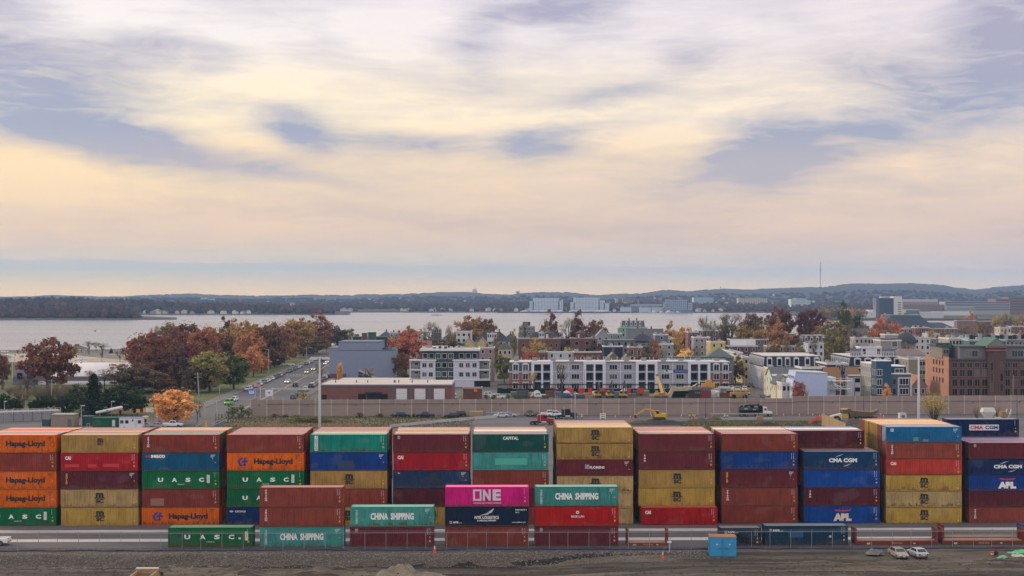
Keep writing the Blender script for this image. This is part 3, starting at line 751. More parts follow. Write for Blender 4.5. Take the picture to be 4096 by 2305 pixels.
    if what == 'one':
        g=L(200,196,205);a=fx(.333)
        put_poly(o,[B_(a,a+1.22,fz(.30),fz(.385)),B_(a,a+1.22,fz(.78),fz(.865)),B_(a,a+.26,fz(.385),fz(.78)),B_(a+.96,a+1.22,fz(.385),fz(.78))],y,g,'lettering')
        put_text(o,'N',a+1.42,a+2.55,fz(.30),fz(.865),y,g,.05);put_text(o,'E',a+2.85,a+4.05,fz(.30),fz(.865),y,g,.05)
        put_text(o,'OCEAN NETWORK EXPRESS',fx(.335),fx(.667),fz(.145),fz(.215),y,g,.02);marks(o,kind,2);return
    if what == 'nyk_log':
        put_text(o,'NYK LOGISTICS',fx(.355),fx(.645),fz(.38),fz(.535),y,WHT,.03);put_text(o,'& MEGACARRIER',fx(.385),fx(.612),fz(.265),fz(.345),y,WHT,.03)
        wg=[]
        for k in range(4):
            s=k/3;wg.append([(fx(.41)+.3*k,fz(.56)+.02*k),(fx(.50)+.22*k,fz(.585+.035*k)),(fx(.585)-.12*(3-k),fz(.70+.065*k)),(fx(.588)-.10*(3-k),fz(.72+.067*k)),(fx(.50)+.1*k,fz(.66+.03*k))])
        put_poly(o,wg,y,WHT);put_text(o,'NYK',fx(.10),fx(.165),fz(.17),fz(.26),y,WHT,.05);put_text(o,'LINE',fx(.168),fx(.20),fz(.17),fz(.20),y,WHT,.02)
        put_poly(o,[B_(fx(.057),fx(.09),fz(.15),fz(.18)),B_(fx(.055),fx(.088),fz(.20),fz(.23)),B_(fx(.053),fx(.086),fz(.25),fz(.28))],y,L(205,150,155),'emblem')
        put_text(o,'www.nykline.com',fx(.80),fx(.965),fz(.17),fz(.245),y,WHT,.02);put_text(o,'NYKU 843775 3',fx(.84),fx(.975),fz(.80),fz(.87),y,WHT,.03);put_text(o,'45G1',fx(.84),fx(.885),fz(.68),fz(.74),y,WHT,.03);return
    if what == 'magellan':
        put_text(o,'MAGE LLAN',fx(.43),fx(.585),fz(.44),fz(.55),y,WHT,.02);c=fx(.507);z=fz(.70)
        ring=[(c+.24*math.cos(a*PI/8),z+.24*math.sin(a*PI/8)) for a in range(16)];put_poly(o,[ring],y,L(225,220,220),'emblem')
        put_poly(o,[[(c-.15,z-.13),(c+.03,z-.13),(c,z+.18)],[(c+.06,z-.13),(c+.17,z-.13),(c+.05,z+.12)]],y-.002,L(150,40,45),'emblem');marks(o,kind,0);return
    if what == 'nyk':
        s=.5 if kind == '20' else 1.0;a=-Ln/2+.62
        put_poly(o,[[(a,fz(t)),(a+.42,fz(t-.02)),(a+.46,fz(t+.01)),(a+.04,fz(t+.035))] for t in (.70,.755,.81)],y,L(205,170,178),'emblem')
        put_text(o,'NYK',a+.58,a+1.62,fz(.71),fz(.815),y,WHT,.06);put_text(o,'LINE',a+1.66,a+2.1,fz(.71),fz(.745),y,WHT,.02);marks(o,kind,0)
        if var: put_poly(o,[B_(fx(.285),fx(.46),fz(.40),fz(.72))],y+.001,L(24,78,118),'paint_patch');put_poly(o,[B_(fx(.77),fx(.80),fz(.40),fz(.50))],y,L(190,190,195),'label_panel')
        return
    if what == 's12blue':
        put_poly(o,[B_(fx(.06),fx(.10),fz(.70),fz(.88))],y,L(200,205,215),'label_panel');put_text(o,'F',fx(.07),fx(.09),fz(.74),fz(.84),y-.002,L(40,70,120),.03)
        put_poly(o,[B_(fx(.36),fx(.43),fz(.11),fz(.35)),B_(fx(.49),fx(.56),fz(.08),fz(.22))],y+.001,L(90,130,110),'paint_patch');marks(o,kind,1);return
    if what == 'teal_patch':
        put_poly(o,[B_(fx(.30),fx(.72),fz(.30),fz(.66))],y+.001,L(70,165,145),'paint_patch');marks(o,kind,0);return
    if what == 'flat': return
    marks(o,kind,0)

PAL=dict(hlo=(222,108,34),brown=(132,60,50),brown2=(142,70,58),maroon=(104,42,50),dmaroon=(88,36,46),red=(165,34,44),bright=(172,34,34),
           tan=(176,142,82),pale=(180,152,106),yel=(178,146,76),green=(14,104,64),seaco=(18,86,122),blue=(16,62,135),tex=(38,62,98),
           teal=(22,140,126),cs=(72,148,142),cap=(16,80,74),cron=(16,48,98),cma=(18,66,108),navy=(16,40,84),apl=(16,70,146),magenta=(208,38,130),
           nyk=(18,36,60),nykb=(14,62,88),s12=(30,100,146),ored=(196,70,58),white=(190,190,186),rust=(150,78,52),grey=(120,112,118),pgreen=(150,160,120),rose=(146,66,62))
CNAME=dict(hlo='orange',brown='brown',brown2='reddish brown',maroon='maroon',dmaroon='dark maroon',red='red',bright='bright red',tan='tan',pale='pale tan',yel='mustard',green='green',
             seaco='blue',blue='blue',tex='slate blue',teal='teal',cs='pale teal',cap='dark green',cron='dark blue',cma='blue',navy='navy',apl='bright blue',magenta='magenta',
             nyk='navy',nykb='dark teal blue',s12='blue',ored='orange red',white='white',rust='rust brown',grey='grey',pgreen='pale green',rose='rose brown')
DESC=dict(msc='with black logo',msc_small='with small black logo',hapag='with dark lettering',uasc='with four spaced white letters',uasc_dot='with four spaced white letters',triton='with upright white word',
            tex='with three stacked white letters',gold='with yellow stacked letters',cai='with three white letters',seaco='with white word top left',cronos='with small white word',dongfang='with white side label',
            capital='with white word',florens='with emblem and white word',f='with small square emblem',tex_blue='with dark paint patches',blue_patch='with grimy paint patch',brown_patch='with pale paint patch',
            cma='with white lettering and arcs',cma_panel='with white name panel',apl='with red eagle emblem',china='with large white lettering',one='with large grey lettering',nyk_log='with white wing emblem',
            magellan='with round white emblem',nyk='with white striped flag',s12blue='with white square label',teal_patch='with faded middle',cma_off='with white lettering and arcs')
ORD=['first','second','third','fourth','fifth','sixth','seventh','eighth','ninth','tenth','eleventh','twelfth','thirteenth']
nc=[0]
def container(kind,col,what,loc,label,group,doors=False,var=0,plain=False,rz=YA):
    nc[0] += 1;g=random.Random(nc[0])
    d=cmesh(kind);base=L(*PAL[col]);k=g.uniform(.82,1.0);lum=.3*base[0]+.6*base[1]+.1*base[2];c=tuple(min(1,max(.004,(lum+(v-lum)*1.06))*k*g.uniform(.97,1.03)) for v in base)
    o=thing('shipping_container',label,'container',loc,rz,group)
    link('side_wall',d['side_wall'],o,c);link('side_wall',d['side_wall'],o,c,rot=(0,0,PI))
    link('roof',d['roof'],o,tuple(v*.9+.02 for v in c));link('frame',d['frame'],o,c);link('end_wall',d['end_wall'],o,c)
    if doors:
        dc=L(150,165,190) if doors == 2 else c
        for s in (0,1):
            q=link('door',d['door'],o,dc,scale=(1,-1 if s else 1,1));link('lock_rods',d['lock_rods'],q,L(120,115,110))
    else: link('end_wall',d['end_wall'],o,c,rot=(0,0,PI))
    if not plain: decal(o,kind,what,var)
    return o

# each stack: left edge in the photo, box kind, front tiers top to bottom, roof colours of the rows behind (front to back)
STK=[(-84,'40hc',[('hlo','hapag'),('brown',''),('hlo','hapag'),('hlo','hapag'),('green','uasc')],['grey','hlo','rust','hlo']),
       (243.5,'40hc',[('tan','msc_small'),('red','cai',1),('dmaroon','gold'),('pale','msc'),('yel','msc')],['brown','tan','brown','brown2']),
       (568,'40hc',[('brown','triton'),('seaco','seaco'),('green','uasc'),('brown','brown_patch'),('hlo','hapag')],['green','brown','hlo','pgreen']),
       (907,'40hc',[('brown',''),('hlo','hapag'),('green','uasc'),('green','uasc'),('cron','cronos')],['rust','brown','brown2','brown']),
       (1242,'40hc',[('teal','dongfang'),('blue','blue_patch'),('tan','msc'),('brown2',''),('yel','msc')],['tan','brown2','brown','brown2']),
       (1573,'40hc',[('maroon','f'),('red','cai'),('tex','tex_blue'),('dmaroon','flat'),('yel','msc')],['tan','brown','yel','brown2']),
       (1889.5,'40hc',[('cap','capital'),('cs','teal_patch'),('brown',''),('maroon',''),('rose','flat')],['brown','white','tan','brown2']),
       (2227,'40',[('tan','msc'),('tan','msc'),('maroon','florens'),('pale','msc'),('pale','flat'),('pale','flat')],['yel','tan','brown2','brown2']),
       (2555.5,'40hc',[('maroon',''),('maroon','tex'),('tan','msc'),('yel','msc'),('bright','cai')],['tan','rust','brown2','brown2']),
       (2886.5,'40hc',[('brown',''),('blue',''),('maroon','gold'),('brown2','triton'),('brown','')],['brown2','brown','white','rust']),
       (3216.5,'40hc',[None,('cma','cma'),('apl',''),('dmaroon','tex'),('apl','apl',1)],['dmaroon','dmaroon','white','blue']),
       (3544.5,'40',[('s12','s12blue'),('brown2','triton'),('ored','cai'),('yel','msc'),('pale','msc'),('yel','msc')],['brown2','yel','tan','yel','rust']),
       (3877,'40',[('maroon','f'),('navy','cma'),('blue','apl'),('dmaroon','flat'),('brown2','triton')],['blue','rust','blue','brown'])]
RP=2.60
mixcol=['brown','maroon','tan','brown2','blue','green','dmaroon','rust','yel','red','grey','hlo']
seen_rows=[3,3,3,4,5,5,5,5,5,4,4,3,3]       # rows whose lower boxes can be glimpsed through the gaps
g_=random.Random(21)
for si,(u,kind,tiers,behind) in enumerate(STK):
    Ln,h=DIM[kind];xl=yard_x(u,0,4);n=len(tiers);where='of %s stack from left' % ORD[si]
    nrow=len(behind)+1
    for row in range(nrow):
        yy=row*RP
        for ti in range(n):
            lvl=n-1-ti;tname='top' if ti == 0 else ('bottom' if lvl == 0 else '%s tier' % ORD[lvl])
            dx=g_.uniform(-.05,.05);dy=g_.uniform(-.03,.03);var=0
            if row == 0:
                t=tiers[ti]
                if t is None: continue
                col,what=t[0],t[1];var=t[2] if len(t) > 2 else 0
                if si == 8 and lvl == 0: dx += .25;dy -= 1.15
                desc=DESC.get(what,'without lettering');lab='%s shipping container %s, %s %s' % (CNAME[col],desc,tname,where)
                container(kind,col,what,Y(xl+Ln/2+dx,yy+CW/2+dy,lvl*h),lab,'containers in the front row of the stacks',doors=(2 if (si == 11 and lvl == 5) else (si >= 7)),var=var)
                continue
            if si == 10 and row == 1 and ti == 0: continue
            if ti > 0 and row >= seen_rows[si] and not (si == 11 and ti < 2): continue
            if si == 10 and row == 2 and ti == 0:
                container(kind,'dmaroon','tex',Y(xl+Ln/2-1.15,yy+CW/2,lvl*h),'dark maroon container with white letters, topmost, set back on eleventh stack from left','containers behind the front row',doors=True);continue
            col=behind[row-1] if ti == 0 else g_.choice(mixcol)
            if si == 11 and ti == 1: col=['brown2','tan','yel','tan','rust'][row-1]
            if si == 0 and ti == 0 : dx += .1*row
            container(kind,col,'',Y(xl+Ln/2+dx*1.6-(1.15 if si == 10 and ti == 0 else 0),yy+CW/2+dy,lvl*h),'%s shipping container, %s row back, %s %s' % (CNAME[col],ORD[row],tname,where),
                      'containers behind the front row',doors=(si == 11),plain=True)
p=Y(0,10.3);xl=yard_x(3788,10.3,14)
container('40hc','navy','cma_panel',Y(xl+6.1,10.4+CW/2,5*2.591),'navy container with white name panel, alone atop the rear of the last stack','containers behind the front row',doors=True)

# the loose row by the fence
NR=-19.85
near=[(671.8,[('40hc','green','uasc_dot')],'alone by the fence, farthest left of its row'),
        (1037.8,[('40hc','brown2','triton'),('40hc','brown2','triton'),('40hc','cs','china')],'of left triple stack by the fence'),
        (1400,[('40hc','cs','china'),('40hc','maroon','f')],'of the stack of two by the fence'),
        (1780.6,[('40hc','magenta','one'),('40hc','nyk','nyk_log'),('40hc','brown','')],'of middle triple stack by the fence'),
        (2139.7,[('40hc','cs','china'),('40hc','bright','magellan'),('40hc','maroon','f')],'of right triple stack by the fence'),
        (2879,[('20','nyk','nyk')],'short one by the fence beside the light blue box'),
        (3059.5,[('40hc','nykb','nyk')],'long one left of the open racks')]
for u,boxes,where in near:
    n=len(boxes)
    for i,(kind,col,what) in enumerate(boxes):
        Ln,h=DIM[kind];lvl=n-1-i;z=lvl*2.896;xl=yard_x(u,NR,3);dy=.25 if (what == 'china' and n == 2) else 0
        tn='' if n == 1 else ('top ' if i == 0 else ('bottom ' if lvl == 0 else 'middle '))
        container(kind,col,what,Y(xl+Ln/2+g_.uniform(-.05,.05),NR+CW/2+dy,z+.02),'%s container %s, %s%s' % (CNAME[col],DESC.get(what,'without lettering'),tn,where),'containers in the row by the fence',var=1 if kind == '40hc' else 0)

def flat_rack(u,Ln,where,colr,blue=False,y=NR,z=.02,name='flat_rack'):
    c=L(*colr);xl=yard_x(u,y,1);o=thing(name,where,'flat rack',Y(xl+Ln/2,y+CW/2,z),YA,'open flat racks by the fence')
    hb=.62 if Ln > 8 else .42;mb=MB()
    for s in (-1,1):
        mb.cbox(0,s*(CW/2-.09),hb/2,Ln-.3,.16,hb)
        for k in range(int(Ln/.9)): mb.cbox(-Ln/2+.5+k*.9,s*(CW/2-.005),hb*.5,.10,.02,hb-.12)
    for k in range(int(Ln/1.2)+1): mb.cbox(-Ln/2+.3+k*(Ln-.6)/int(Ln/1.2),0,hb*.5,.12,CW-.36,hb*.6)
    mb.build('base_frame',P_('container_paint'),o,c)
    mb=MB();nb=8
    for k in range(nb): mb.cbox(0,-CW/2+.3+k*(CW-.6)/(nb-1),hb+.02,Ln-.7,(CW-.6)/(nb-1)-.02,.05)
    mb.build('deck',P_('worn'),o,L(150,120,102))
    for s in (-1,1):
        mb=MB();x=s*(Ln/2-.12);H_=2.45
        for t in (-1,1): mb.cbox(x,t*(CW/2-.1),H_/2,.22,.19,H_)
        mb.cbox(x,0,H_-.1,.16,CW-.4,.18);mb.cbox(x,0,hb+.12,.16,CW-.4,.2);mb.cbox(x,0,(hb+H_)/2,.06,CW-.4,H_-hb-.3)
        for k in range(5): mb.cbox(x-s*.06,-CW/2+.4+k*(CW-.8)/4,(hb+H_)/2,.07,.08,H_-hb-.3)
        mb.build('end_wall',P_('container_paint'),o,L(30,80,150) if (blue and s > 0) else c)
    put_text(o,'TRITON',-.8,.8,hb*.25,hb*.7,-CW/2-.02,L(170,140,135),.02);
    put_poly(o,[rect(-Ln*.36,-Ln*.36+.5,hb*.2,hb*.62),rect(Ln*.2,Ln*.2+.35,hb*.3,hb*.6)],-CW/2-.02,L(190,180,178),'label_panel')
    return o
flat_rack(2508,6.058,'short rust brown flat rack with upright ends right of the stacks of three',(132,66,44))
flat_rack(3421,12.19,'long rust brown flat rack between the dark container and the next rack',(128,56,48))
flat_rack(3769,12.19,'long brown flat rack at the right end of the fence row',(130,62,44))
flat_rack(3771,12.19,'brown flat rack with blue end wall lying behind another at the right',(120,60,50),True,NR+2.9)
# ================================================================ FENCES, WALLS, POLES
def fence_line():
    fy=-21.9;o=thing('chain_link_fence','galvanised chain link fence with angled post tops in front of the container rows','fence',Y(0,fy),YA)
    x0,x1=-86.0,84.0;n=58
    mb=MB();mb.tube((x0,0,2.38),(x1,0,2.38),.028,n=6);mb.build('top_rail',P_('metal'),o,L(170,172,178))
    post=MB().tube((0,0,0),(0,0,2.42),.036,n=6).tube((0,0,2.42),(.10,-.22,2.78),.022,n=5).mesh('post',P_('metal'))
    for k in range(n+1): link('post',post,o,L(165,168,175),(x0+(x1-x0)*k/n+((k*37) % 7-3)*.05,0,0))
    mb=MB();t=.0017;hgt=2.3;s=.14
    for k in range(int((x1-x0)/s)):
        a=x0+k*s
        for d in (-1,1):
            b=a+d*hgt*.5;mb.add([(a-t,0,.05),(a+t,0,.05),(b+t,0,hgt+.05),(b-t,0,hgt+.05)],[(0,1,2,3)])
    mb.build('wire_mesh',P_('metal'),o,L(92,94,100),fix=False)
    mb=MB()
    for k in range(3): mb.tube((x0,-.06-.07*k,2.52+.11*k),(x1,-.06-.07*k,2.52+.11*k),.007,n=4,caps=False)
    mb.build('barbed_wire',P_('metal'),o,L(140,140,145))
fence_line()
def silt_sock():
    mb=MB();pts=[];g=random.Random(4)
    for k in range(260):
        x=-88+k*.67;y=-22.75-.25*math.sin(k*.13)-.12*math.sin(k*.41);pts.append(Y(x,y,gh(x,y)+.10+.04*math.sin(k*.7)))
    for a,b in zip(pts,pts[1:]): mb.tube(a,b,.09,n=6,caps=False)
    tag(mb.build('silt_fence_roll',P_('worn'),None,L(24,40,104)),'long blue plastic roll lying along the foot of the wire fence','silt fence roll')
    mb=MB();
    for k in range(160):
        x=-86+k*1.06;q=Y(x,-22.35+.15*math.sin(k*.9),gh(x,-22.3));w=.55+.4*math.sin(k*.77)
        if w > .35: mb.ball((q.x,q.y,q.z-.02),w,6,4,.22)
    o=mb.build('dark_soil',P_('mud'),fix=False);o['kind']='stuff'
silt_sock()

WL,WR_=G(1003,1666),G(4096,1656);wd=(WR_-WL);wang=math.atan2(wd.y,wd.x)
def sound_wall():
    o=thing('sound_wall','long grey brown panelled barrier wall with pale posts behind the container yard','wall',WL,wang)
    n=60;s=4.9;x=0
    pm={}
    for hh in (5.05,5.72): pm[hh]=MB().box(.12,s-.12,-.10,.10,0,hh).mesh('panel',P_('panels'))
    pst=MB().box(-.17,.17,-.22,.22,0,1).mesh('post',P_('matte'))
    for k in range(n+1):
        hh=5.05 if k < 34 else 5.72;c=L(158,141,135,rnd.uniform(.84,1.06))
        if k < n: link('panel',pm[hh],o,c,(k*s,0,0))
        link('post',pst,o,L(184,168,156),(k*s,0,0),None,(1,1,hh+.03))
    mb=MB();mb.tube((4.5,-.32,3.75),(34*s,-.32,3.75),.055,n=6);mb.tube((34*s,-.32,3.75),(34.4*s,-.32,4.05),.055,n=6);mb.tube((34.4*s,-.32,4.05),(n*s,-.32,4.05),.055,n=6)
    mb.build('conduit',P_('matte'),o,L(70,66,66))
    lm=MB().box(-.14,.14,-.5,-.22,-.38,-.18).box(-.03,.03,-.36,-.28,-.2,0).mesh('wall_lamp',P_('matte'))
    for k in range(1,n,3): link('wall_lamp',lm,o,L(55,52,54),(k*s-2.2,0,3.75 if k < 34 else 4.05))
    MB().box(-.1,.1,.1,12,0,5.05).build('return_panel',P_('panels'),o,L(150,134,128))
sound_wall()
def barrier(pts,label,h=.82):
    o=thing('concrete_barrier',label,'barrier',pts[0]);a=0
    for p,q in zip(pts,pts[1:]):
        n=max(1,int((q-p).length/3.2))
        for k in range(n):
            u=p+(q-p)*(k/n)-pts[0];w=p+(q-p)*((k+.985)/n)-pts[0];mb=MB()
            mb.bar(u+Vector((0,0,.12)),w+Vector((0,0,.12)),.6,.24);mb.bar(u+Vector((0,0,.45)),w+Vector((0,0,.45)),.36,.42);mb.bar(u+Vector((0,0,h-.09)),w+Vector((0,0,h-.09)),.22,.3)
            mb.build('segment',P_('matte'),o,L(176,172,172,rnd.uniform(.85,1.05)))
barrier(pix((1560,1712),(1800,1688),(2140,1658)),'pale concrete road barrier climbing from the stacks to the wall')
barrier(pix((2838,1680),(3090,1679)),'pale concrete barrier beside the black tank truck',1.9)
def timber_wall():
    a,b=G(3287,1706),G(3382,1722);o=thing('timber_wall','brown board retaining wall beside the yellow dump truck','wall',a);d=b-a
    for k in range(14):
        p=d*(k/14);q=d*((k+.97)/14);mb=MB();hh=3.6-.12*k
        mb.add([(p.x,p.y,0),(q.x,q.y,0),(q.x,q.y,hh),(p.x,p.y,hh),(p.x,p.y+.15,0),(q.x,q.y+.15,0),(q.x,q.y+.15,hh),(p.x,p.y+.15,hh)],[(0,1,2,3),(7,6,5,4),(0,4,5,1),(1,5,6,2),(2,6,7,3),(3,7,4,0)])
        mb.build('board',P_('worn'),o,L(158,132,98,rnd.uniform(.85,1.1)))
timber_wall()
def pole(name,label,base,h,r=.12,head=None,col=(185,182,184),group=None,lean=0,arm=1.6,cat='lamp post'):
    o=thing(name,label,cat,base,0,group);o.rotation_euler=(0,R(lean),0);c=L(*col)
    MB().tube((0,0,0),(0,0,h),r,r*.55,8).build('pole',P_('matte'),o,c,True)
    if head == 'mast':
        MB().box(-2.0,2.0,-.12,.12,h-.25,h-.05).build('crossarm',P_('matte'),o,c)
        m=MB().box(-.45,.45,-.3,.3,0,.18).mesh('lamp',P_('matte'))
        for x in (-1.7,-.9,.9,1.7): link('lamp',m,o,L(200,200,205),(x,-.1,h-.5))
    elif head == 'arm':
        MB().tube((0,0,h-.1),(arm,0,h+.1),.05,n=6).build('arm',P_('matte'),o,c);MB().box(arm-.1,arm+.6,-.15,.15,h+.02,h+.16).build('lamp',P_('matte'),o,c)
    elif head == 'top':
        MB().box(-.1,arm,-.2,.2,h-.05,h+.16).build('lamp',P_('matte'),o,L(190,195,200))
    elif head == 'util':
        MB().bar((-1.3,0,h-.5),(1.3,0,h-.5),.12,.14).bar((-1.1,0,h-1.5),(1.1,0,h-1.5),.12,.14).build('crossarm',P_('worn'),o,c)
        m=MB().tube((0,0,0),(0,0,.25),.06,.04,6).mesh('insulator',P_('matte'))
        for x in (-1.2,-.6,.6,1.2): link('insulator',m,o,L(90,80,76),(x,0,h-.42))
    elif head == 'stadium':
        m=MB().ball((0,0,0),.42,8,5).mesh('lamp',P_('metal'))
        for z in (0,1): MB().bar((-2,0,h-.3-z*1.3),(2,0,h-.3-z*1.3),.1).build('crossarm',P_('matte'),o,c)
        for z in (0,1):
            for x in (-1.7,-.6,.6,1.7): link('lamp',m,o,L(215,215,220),(x,-.2,h-.3-z*1.3))
    return o
def pole_at(u,vtop,d,**k):
    h=Zv(vtop,d);name=k.pop('name','lamp_post');lab=k.pop('label');return pole(name,lab,(X(u,d),d,0),h,**k)
pole_at(1279,1428,300,label='tall pale floodlight mast with wide T head behind the fourth stack',head='mast',r=.34,name='light_mast')
pole_at(3675,1434,300,label='tall pale floodlight mast behind the blue topped right stack',head='arm',r=.34,name='light_mast',arm=3.0)
pole_at(18,1607,405,label='pale lamp post in front of the grey retaining wall',head='top',r=.09,arm=.7)
pole_at(325,1624,392,label='pale lamp post between the tan shed and the green hut',head='top',r=.10,arm=1.0)
pole_at(446,1607,430,label='pale lamp post behind the white site trailer',head='top',r=.09,arm=1.0)
pole_at(14,1405,560,label='tall floodlight mast at the left edge by the white hall',head='stadium',r=.25,name='floodlight',cat='floodlight')
pole_at(330,1434,640,label='eight lamp floodlight mast in front of the long white roof',head='stadium',r=.22,name='floodlight',cat='floodlight')
pole_at(206,1518,470,name='utility_pole',label='weathered pole with short crossarm below the big oak',head='util',r=.2,col=(150,140,132),cat='utility pole')
pole_at(800,1490,432,name='utility_pole',label='leaning wooden pole with double crossarm by the orange maple',head='util',r=.22,col=(150,140,132),lean=-3.0,cat='utility pole')
for u,vt,lab in ((820,1616,'bare grey pole left of the yard gate'),(867,1602,'bare grey pole right of the yard gate')): pole_at(u,vt,398,name='post',label=lab,r=.12,col=(165,160,160),cat='pole')
pole_at(614,1530,450,name='post',label='dark slim pole left of the orange maple',r=.12,col=(70,66,70),cat='pole')
pole_at(878,1540,505,label='street light beside the green van',r=.10,col=(165,165,165),head='arm',arm=1.5)
pole_at(1075,1398,640,label='street light at the park edge left of the parked cars',r=.13,col=(190,188,185),head='arm',arm=-1.8)
pole_at(1226,1392,760,label='street light at the far bend of the street',r=.13,col=(190,188,185),head='arm',arm=2.0)
pole_at(1134,1465,640,label='slim street light on the pavement behind the parked cars',r=.10,col=(120,120,120),head='arm',arm=-1.5)
pole_at(1583,1597,431,name='post',label='thin dark pole at the wall left of the dark cars',r=.08,col=(60,58,62),cat='pole')
pole_at(2212,1590,428,name='post',label='thin dark pole in front of the wall beside the white pickups',r=.08,col=(60,58,62),cat='pole')
pole_at(2301,1566,405,name='post',label='grey post standing before the wall right of the black tractor',r=.22,col=(158,150,150),cat='pole')
pole_at(2823,1557,428,name='post',label='thin dark pole at the wall left of the workers',r=.09,col=(60,58,62),cat='pole')
pole_at(3455,1557,428,name='post',label='thin dark pole at the wall behind the yellow dump truck',r=.09,col=(60,58,62),cat='pole')
pole_at(4068,1556,430,name='post',label='thin dark pole at the wall at the far right',r=.09,col=(60,58,62),cat='pole')
for u,vt,d,lab in ((1793,1481,505,'wooden pole beside the red brick garage'),(2338,1478,520,'wooden pole in front of the long apartment block'),(3129,1460,500,'wooden pole in front of the white blank wall'),(3419,1505,490,'wooden pole by the white siding house'),(4053,1500,455,'wooden pole in front of the brick mill'),(2878,1535,470,'dark pole beside the yard sheds'),(2978,1508,480,'pale pole by the side street'),(3040,1504,490,'grey pole at the side street corner')):
    pole_at(u,vt,d,name='utility_pole',label=lab,r=.15,col=(140,126,112),cat='utility pole')
# orange-and-white boom along the storage yard: a dark pipe rack on posts with green screening below
def pipe_rack():
    d=540;x0,x1=X(1990,d),X(2965,d);o=thing('pipe_rack','long dark pipe rack on posts in front of the apartment block','pipe rack',(x0,d,0));w=x1-x0
    mb=MB();mb.tube((0,0,3.05),(w,0,3.05),.16,n=6);mb.tube((0,.5,3.35),(w,.5,3.35),.12,n=6);mb.build('pipe',P_('matte'),o,L(48,36,38))
    pm=MB().box(-.12,.12,-.1,.6,0,3.0).mesh('post',P_('matte'))
    for k in range(25): link('post',pm,o,L(96,90,88),(w*k/24,0,0))
    o=thing('screen_fence','dark green screened fence behind the storage yard','fence',(x0,d-2,0));g=random.Random(2)
    for k in range(48):
        z=1.8+g.uniform(-.15,.2);MB().add([(w*k/48,g.uniform(-.1,.1),0),(w*(k+1)/48,g.uniform(-.1,.1),0),(w*(k+1)/48,g.uniform(-.1,.1),z+g.uniform(-.1,.1)),(w*k/48,g.uniform(-.1,.1),z)],[(0,1,2,3)]).build('screen',P_('matte'),o,L(18,46,40,g.uniform(.7,1.2)))
pipe_rack()

# ================================================================ VEHICLES
VM={}
def ring(x,zb,zt,w,r=.14):
    return [(x,-w,zb+r),(x,-w*.96,zb),(x,w*.96,zb),(x,w,zb+r),(x,w,zt-r),(x,w*.88,zt),(x,-w*.88,zt),(x,-w,zt-r)]
CARS=dict(
    sedan=dict(st=[(-2.32,.48,.82,.78),(-2.2,.34,.98,.88),(-1.5,.26,1.02,.90),(0,.24,1.0,.91),(1.0,.24,.97,.90),(1.9,.28,.86,.87),(2.3,.40,.70,.76)],cab=(-1.85,1.10,-1.15,.30,.95,1.45,.84,.64),wx=1.38,wr=.33),
    hatch=dict(st=[(-2.0,.48,.92,.78),(-1.9,.34,1.05,.86),(-1.2,.26,1.06,.87),(0,.24,1.03,.88),(.9,.24,.99,.87),(1.6,.28,.88,.85),(1.95,.40,.74,.75)],cab=(-1.92,.95,-1.45,.20,1.0,1.50,.82,.66),wx=1.22,wr=.32),
    suv=dict(st=[(-2.3,.5,1.02,.84),(-2.2,.38,1.12,.93),(-1.3,.32,1.14,.95),(0,.3,1.12,.95),(1.1,.3,1.09,.94),(2.0,.34,1.0,.91),(2.35,.46,.82,.82)],cab=(-2.22,1.15,-1.85,.45,1.08,1.74,.90,.74),wx=1.42,wr=.38),
    pickup=dict(st=[(-2.8,.55,1.12,.90),(-2.75,.45,1.16,.95),(-1.0,.38,1.16,.96),(0,.36,1.14,.96),(1.2,.36,1.16,.95),(2.4,.4,1.1,.93),(2.8,.5,.9,.86)],cab=(-.95,1.45,-.70,.75,1.12,1.86,.90,.76),wx=1.78,wr=.40),
    van=dict(st=[(-2.5,.5,1.25,.92),(-2.45,.4,1.3,.97),(0,.35,1.3,.98),(1.5,.36,1.25,.96),(2.3,.42,1.1,.90),(2.5,.52,.9,.84)],cab=(-2.46,2.0,-2.38,1.25,1.22,2.15,.95,.86),wx=1.6,wr=.36))
